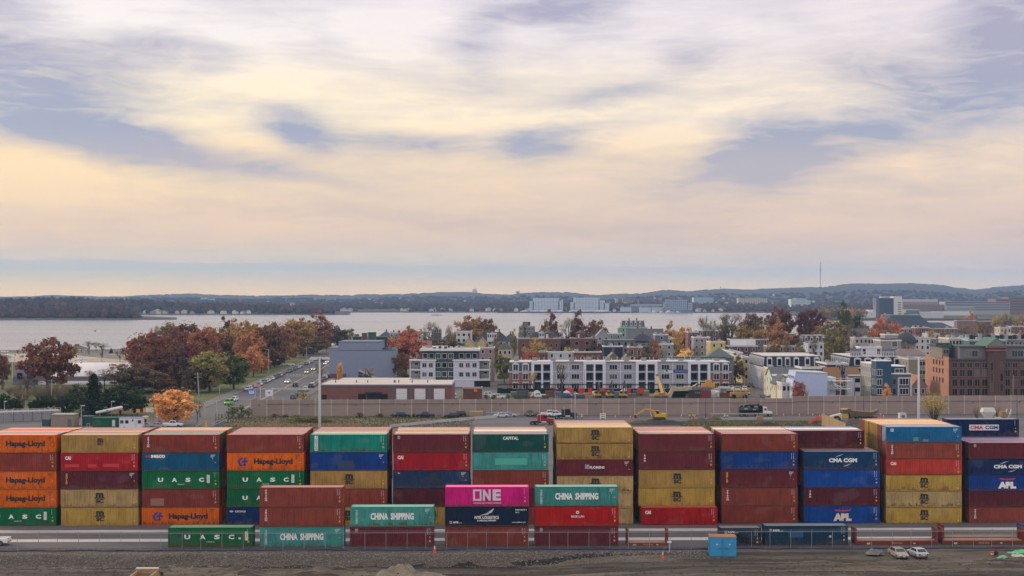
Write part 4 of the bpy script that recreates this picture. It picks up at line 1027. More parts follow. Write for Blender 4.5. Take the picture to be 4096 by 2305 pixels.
def car_meshes(kind):
    if kind in VM: return VM[kind]
    k=CARS[kind];cp=P_('carpaint');d={}
    mb=MB().loft([ring(*s) for s in k['st']]);bx0,bx1,tx0,tx1,z0,z1,w0,w1=k['cab']
    mid=lambda t: (bx0+(tx0-bx0)*t,bx1+(tx1-bx1)*t,z0+(z1-z0)*t,w0+(w1-w0)*t)
    def rg(t,r=.0):
        a,b,z,w=mid(t);return [(a,-w,z),(b,-w,z),(b,w,z),(a,w,z)]
    a,b,z,w=mid(1);mb.loft([rg(0),rg(.92),[(a+.12,-w+.1,z),(b-.12,-w+.1,z),(b-.12,w-.1,z),(a+.12,w-.1,z)]])
    if kind == 'pickup':
        mb.box(-2.62,-1.05,-.80,.80,1.145,1.165)
    d['body']=mb.mesh('body',cp)
    mb=MB();e=.012
    def F_(t,s,side):
        a,b,z,w=mid(t)
        if side == 'f': return (b+e,s*(w-.10),z)
        if side == 'r': return (a-e,s*(w-.10),z)
        return ((a+.18)+((b-.22)-(a+.18))*s,(-w-e if side == 'l' else w+e),z)
    for side in 'fr': mb.quad(F_(.10,-1,side),F_(.10,1,side),F_(.86,1,side),F_(.86,-1,side))
    for side in 'lg':
        for s0,s1 in ((0,.47),(.53,1)): mb.quad(F_(.12,s0,side),F_(.12,s1,side),F_(.86,s1,side),F_(.86,s0,side))
    d['window']=mb.mesh('window',P_('vehicle_glass'))
    r=k['wr'];d['tyre']=MB().tube((0,-.11,0),(0,.11,0),r,n=14).mesh('tyre',P_('rubber'));d['rim']=MB().tube((0,-.12,0),(0,.12,0),r*.58,n=10).mesh('rim',P_('metal'))
    xf,xr=k['st'][-1],k['st'][0]
    d['headlight']=MB().cbox(xf[0]-.06,0,xf[2]-.07,.16,.36,.15).mesh('headlight',P_('lamp_glass'));d['headlight_lit']=MB().cbox(xf[0]-.05,0,xf[2]-.07,.16,.34,.16).mesh('headlight',P_('lamp_lit'))
    d['taillight']=MB().cbox(xr[0]+.06,0,xr[2]-.10,.16,.28,.2).mesh('taillight',P_('tail_red'))
    d['bumper']=MB().box(xf[0]-.1,xf[0]+.03,-.72,.72,xf[1]-.04,xf[1]+.16).box(xr[0]-.03,xr[0]+.1,-.72,.72,xr[1]-.06,xr[1]+.14).mesh('bumper',P_('rubber'))
    d['plate']=MB().cbox(xf[0]+.04,0,xf[1]+.10,.02,.34,.13).cbox(xr[0]-.02,0,xr[2]-.22,.02,.34,.13).mesh('number_plate',P_('plain'))
    VM[kind]=d;return d
for nme,c,em in (('lamp_glass',(.55,.55,.56),0),('lamp_lit',(.9,.8,.6),6.0),('tail_red',(.25,.015,.015),0)):
    m,n,b=new_mat(nme);b.inputs['Base Color'].default_value=(*c,1);b.inputs['Roughness'].default_value=.15
    if em: b.inputs['Emission Color'].default_value=(1,.72,.38,1);b.inputs['Emission Strength'].default_value=em
def vehicle(kind,col,p,head,label,group=None,lit=False,cat=None):
    """head: compass angle of the nose, 0 = away from the camera, 180 = towards it"""
    d=car_meshes(kind);k=CARS[kind];c=L(*col)
    o=thing('parked_car' if kind not in ('pickup','van') else ('pickup_truck' if kind == 'pickup' else 'van'),label,cat or {'pickup': 'pickup','van': 'van'}.get(kind,'car'),p,R(90-head),group)
    link('body',d['body'],o,c);link('window',d['window'],o);w=k['st'][2][3]
    for sx in (-1,1):
        for sy in (-1,1):
            t=link('wheel',d['tyre'],o,(.02,.02,.022),(sx*k['wx'],sy*(w-.09),k['wr']));link('rim',d['rim'],t,L(120,120,124))
    for sy in (-1,1):
        link('headlight',d['headlight_lit' if lit else 'headlight'],o,None,(0,sy*(w-.32),0));link('taillight',d['taillight'],o,None,(0,sy*(w-.26),0))
    link('bumper',d['bumper'],o,tuple(v*.35 for v in c));link('number_plate',d['plate'],o,L(205,205,200));return o
heading_street=math.degrees(SA)*-1
# the two sedans on the dirt
def on_dirt(u,v):
    p=G(u,v,0)
    for _ in range(3):
        q=p-Vector((0,Y0,0));z=gh(q.x*ca+q.y*sa,-q.x*sa+q.y*ca);p=G(u,v,z)
    return p
vehicle('sedan',(150,140,132),on_dirt(3594,2229),174,'champagne sedan on the dirt facing the camera').scale=(.92,)*3
vehicle('sedan',(172,175,184),on_dirt(3670,2227),-7,'silver sedan on the dirt showing its tail').scale=(.92,)*3
o=vehicle('pickup',(222,222,222),Y(yard_x(-38,-17.4),-17.4,.02),270,'white pickup with red tail stripe cut by the left edge of the yard')
# street: parked and moving cars, read off the photo
SP=lambda x,y: G(1030+x/6.59,1400+y/6.59)
cw=dict(white=(218,218,220),silver=(170,172,178),grey=(98,98,102),black=(26,26,30),blue=(40,58,92),dark=(52,50,54),tan=(150,138,120),red=(130,34,36),green=(52,92,70))
left_row=[(85,1058,'suv','white'),(212,1008,'hatch','dark'),(300,962,'sedan','dark'),(392,938,'sedan','white'),(432,893,'suv','grey'),(500,866,'sedan','silver'),(556,846,'hatch','white'),(606,826,'suv','silver'),(660,794,'sedan','white'),(706,762,'suv','dark'),(800,698,'suv','silver'),(878,668,'sedan','black'),(1035,612,'sedan','dark'),(1112,578,'suv','grey'),(1168,548,'suv','dark'),(1232,518,'suv','black'),(1290,496,'sedan','silver'),(1350,480,'sedan','silver')]
right_row=[(1342,978,'suv','white'),(1412,940,'hatch','tan'),(1455,905,'sedan','silver'),(1500,884,'suv','silver'),(1548,838,'sedan','red'),(1578,800,'suv','grey'),(1604,766,'suv','white'),(1640,706,'sedan','dark'),(1690,690,'sedan','silver'),(1730,670,'suv','black'),(1790,650,'sedan','blue'),(1110,1090,'suv','white'),(1022,1178,'suv','green'),(888,1240,'hatch','blue'),(812,1292,'suv','grey')]
moving=[(790,880,'suv','white',True,180),(1004,976,'suv','dark',False,0),(1308,618,'suv','silver',True,180),(1476,538,'sedan','silver',True,180),(1788,392,'sedan','white',True,180),(1722,326,'suv','black',False,0),(1846,338,'sedan','silver',True,180),(1820,300,'suv','grey',False,0)]
sizew=dict(suv='SUV',sedan='sedan',hatch='hatchback')
for row,rows,hd in (('left',left_row,180),('right',right_row,0)):
    n=len(rows)
    for i,(x,y,kd,cl) in enumerate(rows):
        p=SP(x,y);rel=p-S0;sx=rel.x*sc-rel.y*ss*1;yy=rel.y*sc+rel.x*ss
        q=S(-11.8 if row == 'left' else 10.8,yy,.05) if row == 'left' or i < 11 else S(10.8,yy,.05)
        lab='%s %s, %s from the near end of the %s kerb row' % (cl,sizew[kd],(ORD+['fourteenth','fifteenth','sixteenth','seventeenth','eighteenth'])[i],row)
        vehicle(kd,cw[cl],q,hd+heading_street*-1,lab,'cars parked along the street')
for row,xo,hd in (('left',-11.8,180),('right',10.8,0)):
    have=[]
    for x,y,kd,cl in (left_row if row == 'left' else right_row): r_=SP(x,y)-S0;have.append(r_.y*sc+r_.x*ss)
    n=0
    for k in range(44):
        yy=48+k*6.2
        if min(abs(yy-h) for h in have) < 5.2 or 55 < yy < 66 or 149 < yy < 170 or 236 < yy < 254 or rnd.random() < .10: continue
        n += 1;kd=rnd.choice(list(sizew));cl=rnd.choice(list(cw));vehicle(kd,cw[cl],S(xo,yy,.05),hd,'%s %s filling a gap in the %s kerb row, %d along from the near end' % (cl,sizew[kd],row,n),'cars parked along the street')
mlab=['white SUV with lit headlamps driving towards the wall','dark SUV driving away along the street centre','silver SUV with lit headlamps at the far crossing','silver sedan with lit headlamps beyond the far crossing','white sedan with lit headlamps by the grey warehouse corner','black SUV at the far end of the street','silver sedan half behind the grey warehouse','grey SUV farthest away on the street']
for (x,y,kd,cl,lit,hd),lab in zip(moving,mlab):
    p=SP(x,y);vehicle(kd,cw[cl],(p.x,p.y,.05),hd,lab,'cars driving on the street',lit)
vehicle('van',(110,190,70),G(916,1620),185,'bright green van parked by the pavement at the near end of the street')
vehicle('suv',(215,215,220),G(936,1606),185,'white SUV behind the bright green van')
for x,y,cl,lab in ((720,415,'silver','silver sedan on the cross street under the trees'),(870,415,'white','white sedan on the cross street by the lawn')):
    p=SP(x,y);vehicle('sedan',cw[cl],(p.x,p.y,.05),90,lab)
# by the wall
Z2=lambda x,y: (1024+x/2.41699,1120+y/2.41667)
for x,y,kd,cl,hd,lab in ((1418,1332,'suv',(24,44,62),90,'dark teal SUV parked at the wall foot, leftmost'),(1638,1333,'pickup',(20,34,84),270,'dark blue pickup parked at the wall foot'),(1890,1339,'suv',(30,36,60),270,'dark navy SUV parked in front of a black car'),(1958,1322,'suv',(34,32,34),270,'black SUV half hidden behind the navy one')):
    u,v=Z2(x,y);vehicle(kd,col=cl,p=G(u,v),head=hd,label=lab)
for u,v,hd,lab in ((2004,1670,60,'silver sedan cut off behind the concrete barrier'),(2035,1668,60,'white sedan behind the concrete barrier near the stacked pipes')): vehicle('sedan',(185,188,194),G(u,v),hd,lab)
Z4=lambda x,y: (2050+x/4.6836,1480+y/4.6836)
for x,y,kd,cl,hd,lab in ((330,868,'suv',(70,76,52),180,'olive jeep facing out beside the wall shrub'),(800,878,'pickup',(222,224,228),90,'white pickup parked behind the red tractor unit'),(690,868,'pickup',(205,210,216),90,'silver pickup behind the white one')):
    u,v=Z4(x,y);vehicle(kd,cl,G(u,v),hd,lab)
Zs=lambda x,y: (3080+x/4.155,1360+y/4.155)
for x,y,kd,cl,d,hd,lab in ((100,925,'suv','white',500,0,'white SUV on the side street beside the white block'),(30,900,'sedan','black',515,0,'black sedan behind the white SUV on the side street'),(245,945,'sedan','dark',492,20,'dark car roof showing above the wall by the white block'),(670,935,'sedan','dark',480,90,'dark car parked under the blank white wall')):
    u,v=Zs(x,y);vehicle(kd,cw[cl],(X(u,d),d,.05),hd,lab)
for k,(u,d) in enumerate(((2925,560),(2945,545),(2990,530),(2978,552),(3050,510),(3072,500),(3090,492),(3004,575))):
    vehicle('suv' if k % 2 else 'sedan',list(cw.values())[(k*3) % 9],(X(u,d),d,.05),186,'%s car, %s along the side street from its far end' % (list(cw)[(k*3) % 9],ORD[k]),'cars parked along the side street')
for x,y,lab in ((120,1385,'grey car roof just behind the second stack'),(320,1385,'silver car roof beside the stop sign')):
    vehicle('sedan',(150,152,160),G(560+x/4.264,1380+(y+30)/4.264),90,lab)
vehicle('pickup',(216,218,222),G(560+560/4.264,1380+1400/4.264),90,'white pickup under the orange maple')

def wheel(par,x,y,r,w=.3,col=(.02,.02,.022)):
    key=('w',r,w)
    if key not in VM: VM[key]=(MB().tube((0,-w/2,0),(0,w/2,0),r,n=14).mesh('tyre',P_('rubber')),MB().tube((0,-w/2-.02,0),(0,w/2+.02,0),r*.5,n=10).mesh('rim',P_('metal')))
    t=link('wheel',VM[key][0],par,col,(x,y,r));link('rim',VM[key][1],t,L(140,140,144))
def tractor(p,head,cab,label,hood=None):
    o=thing('tractor_unit',label,'truck',p,R(90-head));hood=hood or cab;ch=L(180,182,188)
    MB().box(-3.4,3.0,-.45,.45,.62,.95).box(-2.9,-1.0,-.55,.55,.95,1.1).build('chassis',P_('matte'),o,L(40,42,46))
    MB().box(-.6,1.2,-1.12,1.12,.95,2.95,.05,.05).build('cab',P_('carpaint'),o,L(*cab));MB().box(-1.5,-.62,-1.1,1.1,.95,2.9,.06,.05).build('sleeper',P_('carpaint'),o,L(*cab))
    MB().loft([[(1.2,-.8,.8),(1.2,.8,.8),(1.2,.75,1.95),(1.2,-.75,1.95)],[(3.1,-.72,.75),(3.1,.72,.75),(3.1,.66,1.72),(3.1,-.66,1.72)]]).build('hood',P_('carpaint'),o,L(*hood))
    MB().box(3.1,3.16,-.55,.55,.85,1.65).build('grille',P_('metal'),o,ch);MB().box(3.05,3.3,-1.2,1.2,.5,.78).build('bumper',P_('metal'),o,ch)
    MB().quad((1.19,-.95,2.1),(1.19,.95,2.1),(1.16,.9,2.75),(1.16,-.9,2.75)).quad((.1,-1.12,2.0),(1.0,-1.12,2.0),(1.0,-1.10,2.7),(.1,-1.10,2.7)).quad((.1,1.12,2.0),(1.0,1.12,2.0),(1.0,1.10,2.7),(.1,1.10,2.7)).build('window',P_('vehicle_glass'),o)
    for s in (-1,1):
        MB().tube((-.75,s*1.2,1.0),(-.75,s*1.2,3.5),.09,n=8).build('exhaust',P_('metal'),o,ch);MB().tube((-.4,s*1.0,.8),(1.0,s*1.0,.8),.32,n=10).build('fuel_tank',P_('metal'),o,ch)
        wheel(o,2.35,s*1.0,.5)
        for x in (-1.75,-3.0): wheel(o,x,s*.95,.5,.55)
    return o
u,v=Z4(560,1030);tractor(G(u,v),83,(150,26,40),'red tractor unit with chrome stacks by the mustard stack')
u,v=Z4(1010,915);tractor(G(u,v),87,(30,30,34),'black tractor unit with dark blue hood by the wall',(24,40,84))
def excavator(p,rz,label,group=None,pose=((1.6,0,1.7),(3.2,0,4.6),(6.6,0,3.9),(8.4,0,.9)),col=(200,158,40),scale=1.0,arm=None):
    o=thing('excavator',label,'excavator',p,rz,group,scale);c=L(*col)
    for s in (-1,1):
        MB().prism([(-1.9,.2),(-1.6,0),(1.6,0),(1.9,.2),(2.0,.55),(1.7,.9),(-1.7,.9),(-2.0,.55)],s*1.25-.3,s*1.25+.3).build('track',P_('rubber'),o,(.03,.028,.026))
    MB().box(-1.2,1.2,-.9,.9,.5,1.0).build('undercarriage',P_('matte'),o,L(50,46,40))
    MB().box(-2.2,1.3,-1.3,1.3,1.02,1.75).box(-2.25,-.4,-1.28,1.28,1.75,2.25,.1,.06).build('engine_house',P_('carpaint'),o,c)
    MB().box(-2.65,-2.2,-1.3,1.3,1.05,2.1,.08,.08).build('counterweight',P_('carpaint'),o,tuple(x*.6 for x in c))
    cb=MB().box(-.1,1.45,-1.3,-.35,1.75,3.0,.05,.04).build('cab',P_('carpaint'),o,c);MB().box(.02,1.36,-1.315,-.335,2.0,2.85,.02,.0).box(1.1,1.47,-1.2,-.45,1.95,2.8).build('window',P_('vehicle_glass'),cb)
    a,b,c2,d=[Vector(q) for q in pose]
    ac=c if arm is None else L(*arm);MB().bar(a,b,.42,.6).bar(b,c2,.4,.46).build('boom',P_('carpaint'),o,ac)
    MB().bar(c2+(c2-b).normalized()*-.4,d,.34,.42).build('stick',P_('carpaint'),o,ac)
    MB().bar(a+Vector((.3,0,.2)),b+(c2-b)*.2-Vector((0,0,.2)),.14).bar(b+(c2-b)*.3+Vector((0,0,.4)),c2+Vector((0,0,.25)),.13).build('hydraulic_ram',P_('metal'),o,L(150,150,150))
    MB().prism([(d.x-.2,d.z+.2),(d.x+.35,d.z+.1),(d.x+.5,d.z-.5),(d.x+.1,d.z-.9),(d.x-.6,d.z-.8),(d.x-.3,d.z-.4)],-.55,.55).build('bucket',P_('worn'),o,L(60,52,48))
    return o
Z5=lambda x,y: (2500+x/4.2933,1480+y/4.2933)
u,v=Z5(585,862);excavator(G(u,v),R(180),'yellow excavator with lowered arm digging beside the wall road',pose=((.9,-.2,1.9),(2.1,-.2,3.2),(4.6,-.2,3.7),(7.6,-.2,1.5)),scale=.92)
def dump_truck(p,rz):
    o=thing('dump_truck','muddy yellow articulated dump truck beside the brown timber wall','dump truck',p,rz,scale=1.25);c=L(196,150,46)
    MB().loft([[(2.0,-1.2,1.0),(2.0,1.2,1.0),(2.0,1.2,2.2),(2.0,-1.2,2.2)],[(4.6,-1.0,1.0),(4.6,1.0,1.0),(4.6,.9,1.55),(4.6,-.9,1.55)]]).build('hood',P_('carpaint'),o,L(205,190,160))
    cb=MB().box(.5,2.1,-1.1,1.1,1.2,3.3,.12,.1).build('cab',P_('carpaint'),o,c);MB().box(.62,1.98,-1.12,1.12,2.2,3.05,.06,.07).box(1.9,2.13,-.9,.9,2.2,3.0,.04,.05).build('window',P_('vehicle_glass'),cb)
    MB().box(-5.0,.4,-.6,.6,.9,1.4).build('chassis',P_('worn'),o,L(70,60,48))
    MB().prism([(.15,1.5),(.7,3.3),(.2,3.35),(-.3,2.9),(-4.8,2.6),(-6.3,3.2),(-6.2,2.7),(-4.6,1.5)],-1.5,1.5).build('tipping_body',P_('worn'),o,L(92,76,52))
    MB().box(-6.0,-5.2,-1.4,1.4,1.2,1.6).build('tail_guard',P_('carpaint'),o,L(150,30,36))
    for x in (3.2,-2.0,-3.9):
        for s in (-1,1): wheel(o,x,s*1.3,.86,.6)
u,v=Zs(1330,1378);dump_truck(G(u,v),R(176))
def tank_truck(p,rz):
    o=thing('vacuum_truck','black tank truck with white cab standing along the wall','truck',p,rz);bk=L(26,28,30)
    MB().box(-5.2,4.4,-.5,.5,.7,1.05).build('chassis',P_('matte'),o,bk)
    MB().tube((-5.0,0,2.0),(-1.6,0,2.0),1.12,n=16).tube((-1.4,0,2.0),(.9,0,2.0),1.05,n=16).build('tank',P_('carpaint'),o,bk)
    MB().box(.9,1.9,-1.2,1.2,1.0,3.4).box(-1.5,-.6,-.9,.9,2.9,3.5).box(-4.6,-3.9,-.5,.5,3.0,3.35).tube((-3.4,0,3.3),(1.2,0,3.55),.2,n=8).build('pump_gear',P_('matte'),o,bk)
    cb=MB().box(2.1,3.4,-1.15,1.15,.9,2.9,.06,.05).build('cab',P_('carpaint'),o,L(215,216,220));MB().quad((2.5,-1.155,1.9),(3.2,-1.155,1.9),(3.1,-1.13,2.6),(2.5,-1.13,2.6)).quad((3.41,-.95,1.9),(3.41,.95,1.9),(3.37,.9,2.65),(3.37,-.9,2.65)).build('window',P_('vehicle_glass'),cb)
    MB().loft([[(3.4,-.9,.85),(3.4,.9,.85),(3.4,.85,1.8),(3.4,-.85,1.8)],[(5.0,-.8,.8),(5.0,.8,.8),(5.0,.72,1.5),(5.0,-.72,1.5)]]).build('hood',P_('carpaint'),o,L(215,216,220))
    put_poly(o,[rect(-3.6,-2.6,2.3,2.5),rect(-.9,-.1,2.1,2.25)],-1.14,L(190,192,195),'label_panel')
    for x in (4.2,.3,-3.0,-4.3):
        for s in (-1,1): wheel(o,x,s*1.0,.5,.4)
u,v=Z5(2240,800);tank_truck(G(u,v),R(1))
def mixer(u,d,label):
    o=thing('hopper_truck',label,'truck',(X(u,d),d,0),R(0));w=L(200,198,194)
    MB().box(-3,3,-.6,.6,.7,1.0).build('chassis',P_('matte'),o,L(60,56,54))
    MB().loft([[(-.6,-.5,2.0),(.6,-.5,2.0),(.6,.5,2.0),(-.6,.5,2.0)],[(-1.9,-1.2,4.1),(1.9,-1.2,4.1),(1.9,1.2,4.1),(-1.9,1.2,4.1)],[(-1.7,-1.1,4.6),(1.7,-1.1,4.6),(1.7,1.1,4.6),(-1.7,1.1,4.6)],[(-1.6,-1,5.2),(1.6,-1,5.2),(1.6,1,5.2),(-1.6,1,5.2)]]).build('hopper',P_('worn'),o,w)
    cb=MB().box(1.6,3.4,-1.1,1.1,.9,2.6,.05,.05).build('cab',P_('carpaint'),o,w);MB().box(1.8,3.2,-1.12,1.12,1.7,2.35).build('window',P_('vehicle_glass'),cb)
    for x in (2.5,-1.2,-2.4):
        for s in (-1,1): wheel(o,x,s*.95,.5,.4)
mixer(3952,400,'white hopper truck behind the navy container with the name panel')
def quick(name,label,cat,p,rz,parts,group=None):
    """thing from a list of (part name, material, colour, mesh builder)"""
    o=thing(name,label,cat,p,rz,group)
    for pn,mt,c,mb in parts: mb.build(pn,P_(mt),o,L(*c) if c else None)
    return o
quick('loader','muddy tan wheel loader behind the far right stack','loader',(X(4010,402),402,0),R(20),[('body','worn',(146,118,70),MB().box(-2.2,1,-1.1,1.1,1,2.2)),('cab','worn',(130,104,64),MB().box(-.8,.6,-.9,.9,2.2,4.0,.1,.1)),('arm','worn',(180,176,168),MB().bar((1,-.9,1.6),(2.4,-.9,4.6),.3).bar((1,.9,1.6),(2.4,.9,4.6),.3)),('tyre','rubber',(24,22,22),MB().tube((-1.4,-1.3,.8),(-1.4,1.3,.8),.8,n=12).tube((1,-1.3,.8),(1,1.3,.8),.8,n=12))])
quick('portable_toilet','blue portable toilet with white roof behind the navy container','toilet',(X(4044,398),398,0),0,[('cabin','paint',(60,92,140),MB().box(-.55,.55,-.55,.55,0,2.1)),('roof','paint',(205,212,220),MB().box(-.6,.6,-.6,.6,2.1,2.35,.1,.1)),('door','paint',(84,116,160),MB().box(-.35,.35,-.575,-.551,.12,1.95))])
quick('tank_trailer','weathered white and blue tank lying behind the blue topped stack','tank',(X(3808,398),398,.2),R(-4),[('shell','worn',(206,202,196),MB().prism([(-3.2,.2),(.5,.0),(.5,1.3),(-3.0,1.7)],-.9,.9)),('rear_section','worn',(96,120,160),MB().prism([(.52,.0),(2.9,.1),(2.8,1.1),(.52,1.28)],-.85,.85)),('rim','worn',(150,120,92),MB().box(-3.1,2.8,-.95,.95,1.55,1.7))])

# dirt-side odds and ends
def site_box():
    p=on_dirt(2892,2229);o=thing('storage_box','light blue steel storage box with rusty roof on the dirt by the fence','storage box',p,R(-3));c=L(46,142,190);w,dp,h=3.75,2.6,2.75
    MB().box(-w/2,w/2,0,dp,.08,h).build('body',P_('worn'),o,c)
    for s in (-1,1):
        x0,x1=sorted((s*.16,s*(w/2-.06)));dr=MB().box(x0,x1,-.05,-.003,.18,h-.12).build('door',P_('worn'),o,c)
        MB().bar((s*.25,-.09,1.2),(s*.75,-.09,1.2),.06).build('handle',P_('metal'),dr,L(60,90,110))
        q=s*(.95 if s > 0 else .85);r=.16
        put_poly(dr,[[(q,1.75-r),(q+r,1.75),(q,1.75+r),(q-r,1.75)]],-.055,L(205,205,205),'hazard_sign');put_poly(dr,[[(q,1.75),(q+r*.5,1.75-r*.5),(q,1.75-r),(q-r*.5,1.75-r*.5)]],-.058,L(160,40,40),'hazard_sign')
        hm=MB().cbox(0,-.04,0,.1,.1,.22).mesh('hinge',P_('worn'))
        for z in (.5,1.4,2.3): link('hinge',hm,dr,c,(s*(w/2-.03),0,z))
    MB().bar((0,-.07,.15),(0,-.07,h-.1),.10).build('centre_post',P_('worn'),o,L(70,140,175))
    MB().box(-w/2-.06,w/2+.06,-.06,dp+.06,h,h+.10,.03,.03).build('roof',P_('roofing'),o,L(150,110,84))
    MB().box(-w/2-.2,-w/2,.3,.6,1.5,1.95).build('junction_box',P_('worn'),o,c)
site_box()
def cone(p,label,s=1.0,group='traffic cones',rz=0):
    if 'cone' not in VM:
        VM['cone']=(MB().box(-.2,.2,-.2,.2,0,.05).tube((0,0,.05),(0,0,.9),.15,.035,10).mesh('cone',P_('plain')),MB().tube((0,0,.5),(0,0,.62),.092,.076,10,False).tube((0,0,.70),(0,0,.78),.07,.058,10,False).mesh('stripe',P_('plain')))
    o=link('traffic_cone',VM['cone'][0],None,L(225,78,40),p,(0,0,rz),s);tag(o,label,'traffic cone',group);link('stripe',VM['cone'][1],o,WHT)
cone(on_dirt(1739,2212),'tall orange cone on the gravel right of the stack of two',1.25);cone(on_dirt(2651,2233),'orange cone on the dirt near the tripod',1.1)
for i,(x,y) in enumerate(((92,852),(165,845),(456,833),(690,832),(968,828),(1200,822))): u,v=Z5(x,y);cone(G(u,v),'orange cone on the wall road, %s from the excavator side' % ORD[i],1.35)
for i,(x,y) in enumerate(((226,1285),(488,1285),(710,1282),(825,1305),(1835,1275),(1890,1305),(2130,1265),(2160,1305))): u,v=Zs(x,y);cone(G(u,v),'orange cone on the wall road, %s left to right by the dump truck' % ORD[i],1.35)
u,v=Z4(1926,920);cone(G(u,v),'orange cone on the road beside the white stand',1.3)
for i,(u,v,h) in enumerate(((1625,2227,1.5),(1716,2205,.75))): tag(MB().box(-.04,.04,-.02,.02,0,h).build('survey_stake',P_('plain'),None,L(206,196,180),on_dirt(u,v)),['tall wooden survey stake on the gravel bank','short wooden survey stake by the blue roll'][i],'stake','survey stakes')
q=on_dirt(2678,2207)
quick('survey_tripod','white box on a slim white tripod by the wire fence','tripod',q,0,[('column','plain',(205,205,205),MB().tube((0,0,0),(0,0,1.25),.05,.05,6)),('head','plain',(196,200,206),MB().box(-.32,.28,-.18,.18,1.25,1.5)),('leg','plain',(150,150,150),MB().bar((0,0,1.1),(-.9,.2,.2),.03)),('leg','plain',(150,150,150),MB().bar((0,0,1.1),(.3,.6,.2),.03))])
def rubble_sheet(name,label,cat,u,v,r,h,col,mat='worn',seed=1,sx=1.6):
    p=on_dirt(u,v);mb=MB();g=random.Random(seed);n=14;vs=[];
    for j in range(5):
        for i in range(n):
            t=j/4;a=2*PI*i/n;rr=r*(1-t*.62)*g.uniform(.75,1.2);vs.append((math.cos(a)*rr*sx,math.sin(a)*rr*.7,h*(1-(1-t)**2)*g.uniform(.45,1.15)))
    mb.add(vs,[(j*n+i,j*n+(i+1) % n,(j+1)*n+(i+1) % n,(j+1)*n+i) for j in range(4) for i in range(n)]+[tuple(range(4*n,5*n))])
    return tag(mb.build(name,P_(mat),None,L(*col),loc=p),label,cat)
rubble_sheet('tarpaulin','crumpled grey tarpaulin by the fence left of the sedans','tarpaulin',3500,2217,1.0,.75,(108,104,108),seed=3,sx=1.3);rubble_sheet('tarpaulin','flat rolled end of dark tarpaulin left of the crumpled heap','tarpaulin',3455,2219,.65,.35,(84,80,82),seed=5,sx=1.6)
o=tag(MB().box(-1.9,1.9,-1.0,1.2,0,.06).build('plywood_sheet',P_('worn'),None,L(150,112,84),on_dirt(3990,2222)),'brown plywood sheet on the dirt at the right','plywood')
for i,(u,v,r,c) in enumerate(((4052,2218,.8,(110,196,140)),(4088,2210,1.0,(96,186,132)),(4070,2226,.7,(190,190,178)),(4010,2232,.5,(120,190,140)))):
    rubble_sheet('plastic_wrap',['crumpled pale green plastic wrap beside the plywood','largest green plastic wrap at the right edge','crumpled white plastic wrap before the green heaps','small green plastic strip before the plywood'][i],'plastic wrap',u,v,r,.35,c,seed=i+8)
quick('bucket','red lidded bucket on the plywood','bucket',on_dirt(3969,2223)+Vector((0,0,.06)),0,[('body','plain',(205,60,50),MB().tube((0,0,0),(0,0,.5),.2,.24,10)),('label_band','plain',(210,190,185),MB().tube((0,0,.12),(0,0,.28),.225,.235,10,False))])
quick('bag','black rubbish bag beside the red bucket','bag',on_dirt(3984,2222)+Vector((0,0,.06)),0,[('sack','rubber',(30,34,36),MB().ball((0,0,.3),.36,8,5,.85)),('tie','rubber',(30,34,36),MB().tube((0,0,.55),(.05,0,.75),.06,.12,6))])
for i,u in enumerate((158,2525)):
    tag(MB().box(-.28,.28,-.28,.28,0,.55,.02,.02).box(-.31,.31,-.31,.31,.55,.62).build('concrete_block',P_('plain'),None,L(205,205,212),Y(yard_x(u,-12),-12.2,.03)),['white block on the paving at the left','white block on the paving behind the short flat rack'][i],'block')
def tipper_bed():
    d=177.6;o=thing('dump_truck','dusty tan dump truck bed with white rim at the bottom edge','dump truck',(X(592,182),d,-1.2),R(-90),scale=.9);c=L(170,134,92)
    MB().box(-4.4,-.2,-1.5,-1.3,1.5,2.9).box(-4.4,-.2,1.3,1.5,1.5,2.9).box(-4.4,-.4,-1.3,1.3,1.5,1.6).build('bed',P_('worn'),o,c)
    MB().box(-4.75,-4.4,-1.55,1.55,1.5,3.15).build('headboard',P_('worn'),o,c);MB().box(-4.85,-4.3,-1.6,1.6,3.15,3.28).build('rim',P_('plain'),o,L(206,196,188))
    MB().box(-4.4,-.6,-1.28,1.28,1.6,2.5,.5,.2).build('load',P_('dirt'),o)
    for s in (-1,1):
        MB().bar((-4.8,s*1.6,2.7),(-5.0,s*2.0,2.5),.10).box(-5.1,-4.9,min(s*1.75,s*2.15),max(s*1.75,s*2.15),2.1,2.6).build('mirror',P_('rubber'),o,(.03,.03,.03))
        for x in (-3.2,-1.6): wheel(o,x,s*1.2,.6,.5)
    MB().box(-6.6,-4.9,-1.2,1.2,.6,2.9,.1,.1).build('cab',P_('worn'),o,L(150,120,80))
tipper_bed()

